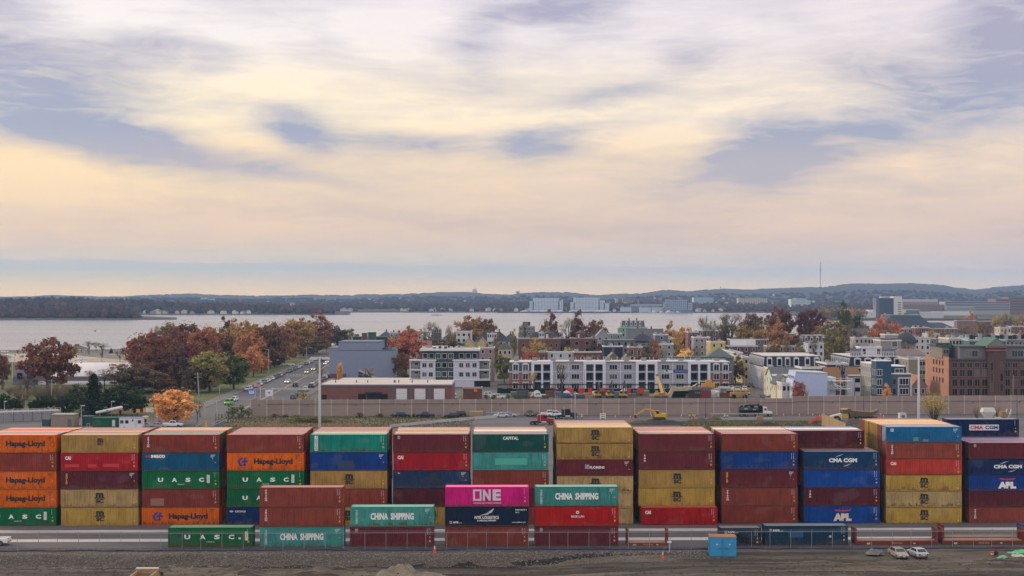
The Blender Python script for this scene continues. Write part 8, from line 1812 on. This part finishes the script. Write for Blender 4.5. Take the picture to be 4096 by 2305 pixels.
# ================================================================ TREES
def limb_mesh(seed,kind,R1,Z1):
    """tapered trunk with limbs in a unit tree (height 1)"""
    g=random.Random(seed);mb=MB();tips=[];deep=5 if kind == 'bare' else 3
    def grow(p,dirn,ln,r,depth):
        q=p+dirn*ln;mb.tube(p,q,r,r*.66,7 if depth == 0 else (5 if depth < 3 else 3),False)
        if depth >= deep: tips.append(q);return
        for k in range(g.choice((2,2,3)) if depth else 5):
            a=g.uniform(0,2*PI);sp=g.uniform(.30,.75) if depth else g.uniform(.25,.85)
            nd=(dirn+Vector((math.cos(a)*sp,math.sin(a)*sp,g.uniform(-.12,.22)))).normalized()
            grow(p+dirn*ln*(g.uniform(.7,1.0) if depth else g.uniform(.75,1.25)),nd,ln*g.uniform(.58,.85)*(.80 if depth == 0 else 1),r*.60,depth+1)
    if kind == 'conifer': mb.tube((0,0,0),(0,0,.97),.022,.003,6,False);return mb.mesh('trunk',P_('bark'),fix=False),[]
    grow(Vector((0,0,0)),Vector((g.uniform(-.06,.06),g.uniform(-.06,.06),1)).normalized(),.26,.028,0)
    rr=max(math.hypot(t.x,t.y) for t in tips);zz=max(t.z for t in tips)
    f=lambda v: Vector((v[0]*R1/rr*(1 if v[2] > .2 else .8),v[1]*R1/rr*(1 if v[2] > .2 else .8),v[2]*Z1/zz))
    mb.v=[tuple(f(v)) for v in mb.v];return mb.mesh('trunk',P_('bark'),fix=False),[f(t) for t in tips]
def leaf_quad(mb,p,s,g,flat=.0,long=1.0):
    a=Vector((g.gauss(0,1),g.gauss(0,1),g.gauss(0,1))).normalized();b=a.orthogonal().normalized();b=(Matrix.Rotation(g.uniform(0,6.28),3,a) @ b);c=a.cross(b)
    mb.add([p-b*s*long-c*s*.5,p+b*s*long*.3-c*s,p+b*s*long+c*s*.5,p-b*s*long*.3+c*s],[(0,1,2,3)])
TP={}
def tree_proto(kind,k):
    key=(kind,k)
    if key in TP: return TP[key]
    g=random.Random(100+k*13+sum(map(ord,kind)));tr,tips=limb_mesh(7*k+len(kind),kind,{'bare': .37,'willow': .3,'oak': .36,'tall': .22}.get(kind,.30),.95 if kind == 'bare' else .86);mb=MB()
    if kind == 'conifer':
        for i in range(2600):
            z=g.random()**1.25*.93+.06;tier=.5+.5*abs(math.sin(z*24+k));R0=.23*(1-z)**.75*(.62+.38*tier)+.012;a=g.uniform(0,2*PI);rr=R0*math.sqrt(g.random())*(.8+.35*math.sin(a*3+z*9+k))
            leaf_quad(mb,Vector((math.cos(a)*rr,math.sin(a)*rr,z-.10*rr)),.013,g,0,1.7)
    elif kind == 'willow':
        mt=MB()
        for j in range(34):
            a=g.uniform(0,6.28);r1=.42*math.sqrt(g.random());z1=g.uniform(.55,1.0)*(1-.35*(r1/.42)**2);p0=Vector((math.cos(a)*.03,math.sin(a)*.03,0));p1=Vector((math.cos(a)*r1*.45,math.sin(a)*r1*.45,z1*.5));p2=Vector((math.cos(a)*r1,math.sin(a)*r1,z1))
            mt.tube(p0,p1,.009,.006,4,False).tube(p1,p2,.006,.002,4,False)
            for i in range(42): t=g.random()**.55;q=(p1+(p2-p1)*t)+Vector((g.gauss(0,.045),g.gauss(0,.045),g.gauss(0,.04)));leaf_quad(mb,q,.0085,g,0,1.5)
        tr=mt.mesh('trunk',P_('bark'),fix=False)
    elif kind == 'bare':
        for t in tips:
            for j in range(7):
                d=(Vector((t.x,t.y,(t.z-.45)*1.0)).normalized()+Vector((g.gauss(0,.6),g.gauss(0,.6),g.gauss(0,.5)+.15))).normalized();q=t+d*g.uniform(.04,.10);u=d.orthogonal().normalized()*.0024;mb.add([t-u,t+u,q],[(0,1,2)])
                if g.random() < .6: leaf_quad(mb,t+Vector((g.gauss(0,.035),g.gauss(0,.035),g.gauss(0,.035))),.0055,g,0,2.2)
    else:
        # crowns are clouds of leafy clumps with gaps between them
        cl=[];R0={'round': .40,'oak': .46,'tall': .30,'shrub': .5}[kind];zc={'round': .55,'oak': .57,'tall': .58,'shrub': .46}[kind];rz={'round': .43,'oak': .40,'tall': .42,'shrub': .46}[kind]
        n={'round': 96,'oak': 118,'tall': 90,'shrub': 46}[kind]
        while len(cl) < n:
            v=Vector((g.gauss(0,1),g.gauss(0,1),g.gauss(0,1))).normalized();f=g.random()**.38;lump=1+.10*math.sin(v.x*4+k)+.10*math.sin(v.y*5+k*2)+.08*math.sin(v.z*5+k*3)+.06*math.sin(v.x*11+v.z*9)
            p=Vector((v.x*R0*f*lump,v.y*R0*f*lump,zc+v.z*rz*f*lump))
            if p.z > .16 if kind != 'shrub' else p.z > .03: cl.append((p,g.uniform(.045,.095)*(1.35 if kind == 'shrub' else 1)))
        per=64
        for p,r in cl:
            for i in range(per): v=Vector((g.gauss(0,1),g.gauss(0,1),g.gauss(0,.8))).normalized();leaf_quad(mb,p+v*r*g.random()**.4,.0175,g,0,1.15)
        for i in range(240): v=Vector((g.gauss(0,1),g.gauss(0,1),g.gauss(0,1))).normalized();leaf_quad(mb,Vector((v.x*R0*1.08,v.y*R0*1.08,zc+v.z*rz*1.08)),.011,g)
    cr=mb.mesh('crown',P_('leaf'),fix=False);TP[key]=(tr,cr,tips);return TP[key]
tn=[0]
def tree(kind,i,xc,yt,d,hw,col,label,zb=0.0,name=None,group='autumn trees',base_uv=None):
    """crown width and top are read in photo tile units, the tree stands at distance d"""
    u,vt=T(i,xc,yt);h=Zv(vt,d)-zb;tn[0] += 1;g=random.Random(tn[0]);tr,cr,_=tree_proto(kind,tn[0] % 3)
    half=hw*(1.16 if hw > 55 and i < 3 else 1.1)/2.417/F*d;base={'round': .42,'oak': .48,'tall': .33,'bare': .40,'conifer': .21,'shrub': .5,'willow': .45}[kind];sx=half/base
    o=thing(name or {'conifer': 'conifer_tree','shrub': 'shrub','bare': 'bare_tree','willow': 'bush'}.get(kind,'autumn_tree'),label,'shrub' if kind == 'shrub' else 'tree',(X(u,d),d,zb),g.uniform(0,6.28),group);sy=sx*g.uniform(.9,1.1)
    link('trunk',tr,o,None,scale=(max(h*.6,sx*.9),)*2+(h,));c=L(*col);k=g.uniform(1.05,1.35);c=(c[0]*1.02,c[1]*1.20,c[2]*.82);link('crown',cr,o,tuple(min(1,v*k) for v in c),scale=(sx,sy,h));return o
RED,RUST,ORG,GLD,OLV,BRN,PUR,GRN,DGR,EVG=(110,50,44),(124,66,40),(166,88,36),(188,132,38),(120,100,48),(100,70,52),(104,82,82),(104,118,50),(62,80,40),(40,58,42)
TREES=[
 ('oak',0,465,566,540,262,(112,58,44),'big russet oak standing in front of the white hall'),('tall',0,20,726,560,75,(120,74,46),'rust tree cut by the left edge of the photo'),
 ('oak',0,1420,490,590,205,RUST,'large brown oak at the left edge of the park'),('round',0,1500,565,565,170,(112,54,44),'dark red park tree in front of the brown oak'),('round',0,1790,398,680,170,(96,56,48),'tall dark red tree at the top of the park skyline'),('tall',0,1960,470,660,140,(140,74,42),'rust orange tree left of the pale green one'),('round',0,1740,510,640,150,RED,'crimson tree in the middle of the park'),('round',0,1170,800,600,115,(160,92,38),'low orange tree beside the white roof'),('oak',0,1330,840,540,250,(102,80,76),'bare purple brown thicket tree below the brown oak'),('round',0,1740,690,570,170,(84,64,66),'dark purple tree behind the leaning pole'),('round',0,2030,668,545,190,(124,112,58),'pale green tree near the street'),('round',0,2260,692,560,140,(76,86,42),'dark green tree beside the pavement'),('round',0,2170,400,760,95,(84,60,58),'dark brown tree rising behind the park'),('oak',0,2370,380,730,160,(146,104,50),'olive gold tree at the back of the park'),('round',0,2400,480,690,130,(152,88,42),'orange brown tree above the street'),('tall',0,2450,660,650,95,(182,110,36),'golden orange tree at the pavement edge'),('bare',0,1510,440,720,80,(130,112,108),'bare grey tree top on the park skyline'),('tall',0,1630,402,720,90,(122,92,70),'thin brown tree left of the tall dark red one'),('round',0,1600,720,560,150,(94,58,50),'brown understorey tree below the crimson one'),('round',0,1900,820,540,150,(88,66,58),'shadowy brown tree left of the pale green one'),('round',0,2190,760,600,120,(112,70,40),'russet understorey tree behind the dark green one'),
 ('conifer',0,910,908,432,150,EVG,'tall dark pine behind the tan shed'),('round',0,640,1095,438,115,(50,66,44),'rounded pine left of the tall dark one'),('round',0,1160,1005,440,180,(52,66,44),'broad pine right of the tall dark one'),('round',0,1330,1065,436,90,(46,60,42),'small dark pine before the park'),('round',0,440,1108,436,90,(44,62,44),'low dark pine above the guard rail'),('round',0,45,1095,440,80,(46,64,46),'dark pine at the left edge'),('round',0,150,1115,438,75,(42,60,44),'dark pine beside the left edge one'),('round',0,345,1150,436,70,(46,62,44),'small dark pine above the guard rail'),('round',0,790,1000,445,120,(72,82,56),'pale olive pine behind the tall dark one'),('bare',0,225,1080,434,75,(110,92,76),'bare shrub tree between the left pines'),('bare',0,270,960,530,150,PUR,'bare purple tree left of the big oak'),('bare',0,880,870,560,90,(120,98,96),'bare tree in front of the white hall'),('bare',0,1010,855,560,90,(126,106,104),'bare slim tree in front of the white hall beside the thicket'),('round',0,1690,1040,404,205,(196,128,40),'orange maple standing behind the third stack'),('bare',0,1905,1150,408,70,(112,98,92),'bare bush tree beside the leaning pole'),
 ('bare',0,285,600,930,30,(130,114,110),'small bare tree at the shore left of the oak'),('conifer',0,572,592,945,30,(48,70,66),'small dark conifer at the shore behind the oak'),('round',0,630,598,945,36,(50,72,62),'round dark conifer at the shore'),('shrub',0,655,645,900,55,(140,130,92),'olive shrub left of the shelter'),('tall',0,715,640,905,36,(160,128,50),'golden tree beside the shelter'),('bare',0,860,588,900,70,(108,94,92),'bare tree right of the shelter'),('bare',0,990,608,905,75,(104,90,84),'bare brown tree at the shore path'),('bare',0,930,600,935,40,(120,106,104),'thin bare tree by the shore flagpole'),('conifer',0,1075,660,920,22,(44,66,62),'small dark conifer right of the shore flagpole'),('conifer',0,1188,655,920,20,(44,64,60),'tiny dark conifer at the park edge'),('bare',0,1160,690,800,55,(112,98,92),'bare tree beside the park edge'),('bare',0,985,700,800,35,(110,96,90),'small bare tree on the sand lot'),('shrub',0,175,676,935,16,(96,92,66),'little shrub on the sea wall'),
 ('oak',1,130,400,725,175,(112,70,52),'broad brown red tree left of the olive gold elm'),('tall',1,380,378,860,180,(146,102,46),'tall olive orange elm with pale trunk'),('round',1,590,338,930,150,(126,70,42),'high rust tree at the top of the park'),('oak',1,800,438,950,150,(96,80,84),'wide bare purple tree before the water'),('tall',1,680,565,945,48,GLD,'bright golden tree left of the grey warehouse'),('round',1,550,545,905,140,(112,90,54),'olive brown tree over the street bend'),('round',1,180,690,740,95,(92,48,50),'dark maroon tree over the parked cars'),('round',1,50,738,680,85,(182,96,38),'orange tree at the lawn edge'),('round',1,270,560,770,130,(136,88,44),'amber tree above the lawn'),('round',0,1990,430,720,170,(140,92,50),'amber brown tree behind the rust orange one'),('round',0,2120,470,730,150,(124,70,44),'rust brown tree filling the park skyline'),('round',0,2290,420,760,150,(146,104,56),'tan gold tree filling the park skyline'),('round',1,10,440,760,150,(136,84,46),'orange brown tree filling the park skyline'),('round',1,250,420,800,150,(128,74,46),'russet tree behind the broad brown red one'),('round',1,470,400,920,140,(132,84,50),'dull orange tree behind the elm'),('bare',1,930,500,830,40,(130,116,112),'small bare tree at the park end'),('round',1,460,640,885,110,(104,82,60),'dull brown tree behind the street lamps'),('bare',1,620,790,560,55,(116,98,90),'bare young tree right of the street'),
 ('round',1,1450,474,665,145,(160,78,38),'large orange red tree between warehouse and condominium'),('bare',1,1690,392,860,125,(132,114,106),'bare elm against the water left of the dormer house'),('round',1,1690,560,720,130,(108,86,78),'bare brown tree behind the condominium'),('round',1,1870,545,724,130,(106,88,84),'purple brown tree behind the condominium'),('bare',1,1860,428,840,55,(128,108,98),'small bare tree beside the golden dome tree'),('oak',1,2070,354,900,160,(142,98,44),'big gold and rust dome shaped tree above the roofs'),('round',1,2220,358,905,100,(118,72,54),'rust half of the dome shaped tree pair'),('round',1,2400,715,600,85,(112,112,52),'green yellow tree left of the apartment block'),('round',1,1430,880,590,55,(92,76,56),'dark shrub tree left of the condominium'),('round',1,1390,700,640,70,(116,70,40),'small rust tree below the orange red one'),('tall',1,810,796,560,30,(190,130,56),'young gold tree in front of the warehouse'),('bare',1,1095,835,560,75,(160,112,72),'bare rusty young tree in front of the warehouse'),('shrub',1,460,1068,470,55,(140,124,60),'yellow green shrub at the street end'),('round',1,1500,440,900,60,(150,96,48),'small orange tree behind the low white house'),
 ('round',2,362,328,900,92,(116,62,44),'rust crowned tree standing alone against the water'),('round',2,335,440,860,45,(124,134,56),'small bright green tree below the rust one'),('bare',2,545,360,880,90,(132,118,112),'grey bare tree left of the crimson topped one'),('tall',2,638,335,890,65,(108,52,50),'crimson topped tree against the water'),('round',2,795,368,870,115,(112,76,76),'purple red rounded tree against the water'),('round',2,235,565,680,112,(150,118,48),'golden olive tree in front of the brick row'),('shrub',2,170,685,650,95,(150,40,50),'crimson shrub in front of the brick row'),('round',2,545,638,676,58,(148,132,70),'small olive tree in front of the brick row'),('tall',2,1385,576,660,40,(140,62,48),'narrow red tree by the white balcony rail'),('bare',2,1300,630,620,140,(118,98,92),'bare brown tree spreading over the brick house'),('bare',2,1460,640,610,60,(140,116,84),'thin tan tree left of the golden one'),('shrub',2,1665,650,600,130,(206,152,30),'glowing yellow round tree behind the apartments'),('round',2,1545,428,840,80,(160,116,50),'small golden tree above the flat terrace'),('round',2,1655,438,800,90,(166,118,44),'golden tree left of the tall brick house'),('bare',2,1890,350,770,130,(112,98,92),'tall bare elm right of the tall brick house'),('bare',2,2110,314,820,165,(108,88,78),'widest bare tree on the right of the water'),('round',2,2340,300,840,125,(112,86,64),'brown tree left of the dark red oaks'),('bare',2,2050,600,740,60,(118,104,96),'small bare tree beside the yellow house'),('round',2,2160,735,600,85,(112,92,78),'brown street tree left of the yellow townhouse'),('bare',2,205,890,505,60,(160,124,84),'dry tan sapling in front of the brick end'),('bare',2,400,1015,500,50,(150,96,66),'rusty sapling in the storage yard'),('bare',2,482,790,505,40,(140,126,120),'tall thin bare sapling before the apartments'),('round',2,2230,430,800,110,(132,100,50),'olive gold tree below the bare trees'),('round',2,2420,440,790,110,(140,98,54),'amber tree left of the white chimney house'),('round',2,20,500,860,40,(140,116,56),'small olive tree by the grey rooftop house'),('tall',2,770,620,680,22,(58,74,50),'slim dark cypress at the end of the brick row'),('round',2,2050,380,830,60,(112,92,80),'thin brown tree behind the white flat house'),('bare',2,120,405,900,70,(140,120,112),'bare tree behind the grey rooftop house'),
 ('oak',3,110,244,930,135,(104,48,46),'big dark red oak against the inlet'),('oak',3,395,263,930,145,(98,42,50),'wide maroon oak right of the big dark red one'),('round',3,120,425,770,125,(148,96,56),'soft orange tree below the dark red oak'),('round',3,640,375,780,160,(118,96,80),'large grey brown tree in the middle right'),('round',3,650,500,700,150,(112,98,62),'olive tree below the grey brown one'),('tall',3,735,254,1010,72,(84,84,54),'tall olive evergreen above the right roofs'),('round',3,850,330,960,65,(62,70,54),'dark green tree beside the tall evergreen'),('round',3,1150,368,850,178,(172,78,40),'blazing orange red tree in front of the slate hall'),('round',3,1160,430,835,110,(128,98,80),'grey bare crown in front of the orange red tree'),('round',3,1125,313,1500,58,(176,120,54),'golden tree left of the glass cube'),('round',3,1360,314,1650,78,(104,108,50),'olive green tree before the white low wing'),('bare',3,590,640,620,65,(156,124,80),'bare golden street tree between the mansard rows'),('round',3,280,520,850,90,(100,56,50),'dark red tree below the maroon oak'),('bare',3,1900,430,900,130,(112,92,90),'bare purple tree right of the white houses'),('bare',3,2110,400,930,110,(118,98,84),'bare brown tree near the school wing'),('bare',3,2300,318,1150,85,(132,116,84),'bare olive tree at the far right'),('round',3,2450,338,1150,60,(160,116,50),'golden tree at the right edge'),('round',3,1950,318,1500,60,(176,116,56),'orange tree left of the brick school'),('round',3,2210,340,1450,55,(166,130,60),'yellow tree above the school wing'),('round',3,2090,440,900,70,(116,88,62),'small brown tree before the cream tower house'),('round',3,1600,500,790,70,(140,122,62),'olive gold tree before the white half hidden house'),('bare',3,1640,470,860,90,(120,104,100),'bare tree before the long red brick row'),('bare',3,965,470,760,70,(112,96,90),'small bare street tree before the pinkish row'),('round',3,820,430,840,90,(100,84,70),'shadowy brown tree left of the orange red one'),('shrub',3,1430,630,680,60,(160,140,50),'bright yellow shrub behind the white terrace'),('bare',3,1240,560,660,50,(150,128,96),'bare tan tree beside the stepped house'),('round',3,2440,520,760,60,(160,106,50),'amber tree at the right edge behind the mill'),('round',3,510,430,800,80,(116,84,66),'brown tree right of the white chimney house'),('round',3,930,400,950,70,(112,96,86),'grey brown tree behind the orange red one'),('bare',3,1780,480,830,80,(116,98,96),'bare tree left of the slate domed house'),
 ('round',3,60,600,640,80,(112,84,62),'brown yard tree above the navy mansard row, left'),('bare',3,190,575,655,75,(118,100,88),'bare yard tree above the navy mansard row'),('round',3,320,610,640,70,(120,104,62),'olive yard tree left of the white band windowed house'),('round',3,860,610,640,60,(112,78,56),'brown yard tree behind the white pavilion'),('bare',3,1340,590,660,60,(130,110,90),'bare yard tree behind the white terrace'),('round',3,1660,570,700,55,(140,108,60),'tan yard tree left of the cream block'),('bare',3,1730,520,760,70,(116,98,92),'bare yard tree above the cream block'),('bare',2,1350,560,690,60,(118,98,90),'bare yard tree right of the dark green house'),('round',2,1600,560,705,65,(140,108,54),'golden brown yard tree above the porch house'),('round',2,850,600,700,40,(112,84,60),'brown yard tree at the end of the brick row'),('bare',2,1130,640,620,45,(112,96,88),'bare yard tree beside the arched window brick house'),('round',1,2330,560,705,55,(120,92,58),'brown yard tree beside the yellow gables'),('bare',2,980,600,700,60,(120,100,94),'bare yard tree before the grey flat house'),('bare',3,440,560,690,70,(122,104,92),'bare yard tree right of the slate mansard house'),('bare',2,1780,640,640,70,(116,98,90),'bare yard tree left of the yellow house front'),('willow',3,1600,1028,410,150,(150,124,56),'sparse golden willow bush in front of the wall'),('willow',3,1600,1022,411,120,(170,138,48),'yellow topped willow stems in front of the wall'),('tall',3,1148,1028,455,50,(196,132,64),'young orange tree before the blue block'),('tall',3,290,985,458,55,(140,66,60),'young red tree before the white block'),('bare',3,370,1040,458,40,(170,140,140),'pale bare sapling before the white block'),('willow',3,2020,1190,425,60,(140,116,90),'bare brush behind the white tank'),('willow',3,2220,1170,425,60,(140,116,90),'bare brush behind the hopper truck')]
for t in TREES: tree(*t)
g=random.Random(44)
for k in range(26):                                          # understorey that closes the park
    x=1190+k*51+g.uniform(-18,18);d=545+max(0,x-1500)*.16+g.uniform(-10,40)
    tree('round' if k % 4 else 'bare',0,x,830+g.uniform(-70,90)-max(0,x-1900)*.12,d,g.uniform(95,140),g.choice([(96,70,58),(112,64,46),(88,66,60),(120,84,46),(80,70,56),(130,80,42)]),'lower brown park tree, %d from the left among the trunks' % (k+1),group='understorey trees of the park') if x < 2130 else None
for i,x,yt,lab in ((1,2147,1095,'first'),(1,2226,1098,'second'),(1,2300,1104,'third'),(1,2440,1100,'fourth'),(2,35,1108,'fifth'),(2,112,1108,'sixth')): tree('shrub',i,x,yt,506,26,(72,92,44),'%s round green shrub from the left behind the wall' % lab,group='round shrubs behind the wall')
for i,x,yt,lab in ((3,905,1100,'left'),(3,960,1096,'middle'),(3,1045,1100,'right')): tree('shrub',i,x,yt,455,22,(48,76,36),'%s of three round shrubs before the blue block' % lab,group='round shrubs before the blue block')
for i,x,yt,hw,c,lab in ((1,185,1292,38,(62,76,40),'dark bush at the wall foot near the wall end'),(1,285,1296,28,(60,72,42),'small dark bush at the wall foot'),(1,1000,1282,45,(58,72,40),'dark bush at the wall foot left of the cars'),(1,1195,1288,38,(56,72,38),'dark bush nearest the teal SUV'),(1,1320,1292,26,(70,84,44),'small bush touching the teal SUV'),(1,1530,1290,30,(78,90,46),'small bush between the parked cars'),(2,240,1290,35,(52,70,40),'dark bush right of the olive jeep')):
    p=G(*T(i,x,1330));tree('shrub',i,x,yt,p.y,hw,c,lab,group='bushes at the wall foot')
for i,x,y,yt,hw,c,lab in ((1,400,1345,1298,60,(120,118,54),'yellow green brush on the grass verge'),(1,530,1370,1318,190,(96,92,50),'long low olive brush on the grass verge'),(1,330,1405,1362,30,(120,116,60),'small yellow weed clump on the verge'),(0,2245,1340,1195,60,(92,104,62),'young green tree left of the wall end'),(0,2330,1335,1205,55,(84,98,58),'second young green tree at the wall end'),(0,2400,1330,1230,35,(96,104,64),'smallest young tree at the wall end')):
    p=G(*T(i,x,y));tree('shrub',i,x,yt,p.y,hw,c,lab,group='brush near the wall end')
g=random.Random(12)
for k in range(16): tree('willow',0,95+k*38+g.uniform(-14,14),985+g.uniform(-40,70),g.uniform(500,548),g.uniform(55,85),g.choice([(100,78,80),(112,92,84),(92,74,78),(104,90,70)]),'bare purple brown shrub tree before the white hall, %d from the left' % (k+1),group='bare shrubs before the hall')
# grass tufts on the verges
def tufts(name,n,pick,cols,h0,h1,seed):
    mb=MB();g=random.Random(seed)
    for _ in range(n):
        p=pick(g);hh=g.uniform(h0,h1)
        for j in range(3): a=g.uniform(0,6.28);dx,dy=math.cos(a)*.12,math.sin(a)*.12;lx,ly=g.gauss(0,.12),g.gauss(0,.12);mb.add([(p.x-dx,p.y-dy,p.z),(p.x+dx,p.y+dy,p.z),(p.x+lx,p.y+ly,p.z+hh)],[(0,1,2)])
    o=mb.build(name,P_('leaf'),None,cols,fix=False);o['kind']='stuff'
tufts('grass',5200,lambda g: G(g.uniform(900,1900)-g.random()*40,g.uniform(1668,1716)),L(104,98,58),.15,.5,1)
tufts('weeds',2600,lambda g: G(g.uniform(2720,3330),g.uniform(1688,1714)),L(98,100,52),.15,.6,2)
tufts('grass',900,lambda g: G(g.uniform(1560,2160),g.uniform(1655,1666)),L(112,104,60),.15,.5,3)
tufts('dry_weeds',1500,lambda g: G(g.uniform(900,1450),g.uniform(1700,1718)),L(150,126,90),.3,.9,4)

# autumn trees on the museum point, each its own
g=random.Random(31)
for k in range(22):
    x=480+k*21+g.uniform(-8,8);d=2360+g.uniform(0,120);tree('round',3,x,272+g.uniform(0,26),d,g.uniform(26,46),g.choice([(176,120,56),(160,112,58),(140,96,60),(120,100,60)]),'golden tree on the point across the inlet, %d from the left' % (k+1),group='golden trees on the point')
land=[(X(3310,2330),2330),(X(3310,2470),2420),(X(3200,2900),2900),(X(3150,3100),3300),(X(4900,3100),3300),(X(4900,2330),2300)]
sheet('point_land',land,'lawn',.1)
structure(MB().box(X(3310,2326),X(4900,2326),2318,2329,-2,1.2).build('point_sea_wall',P_('gravel')))

# ================================================================ AIR
hz=MB().box(-4600,4600,-60,9600,-3.2,260).build('haze',[])
hz['kind']='stuff';m=D_.materials.new('haze');m.use_nodes=True;n=NT(m.node_tree);n.n.clear()
v=n.node('ShaderNodeVolumePrincipled');v.inputs['Color'].default_value=(.34,.60,1.0,1);v.inputs['Density'].default_value=6.5e-5;v.inputs['Anisotropy'].default_value=.0
n.l.new(v.outputs[0],n.node('ShaderNodeOutputMaterial').inputs['Volume']);hz.data.materials.append(m)
m.cycles.homogeneous_volume=True if hasattr(m.cycles,'homogeneous_volume') else None
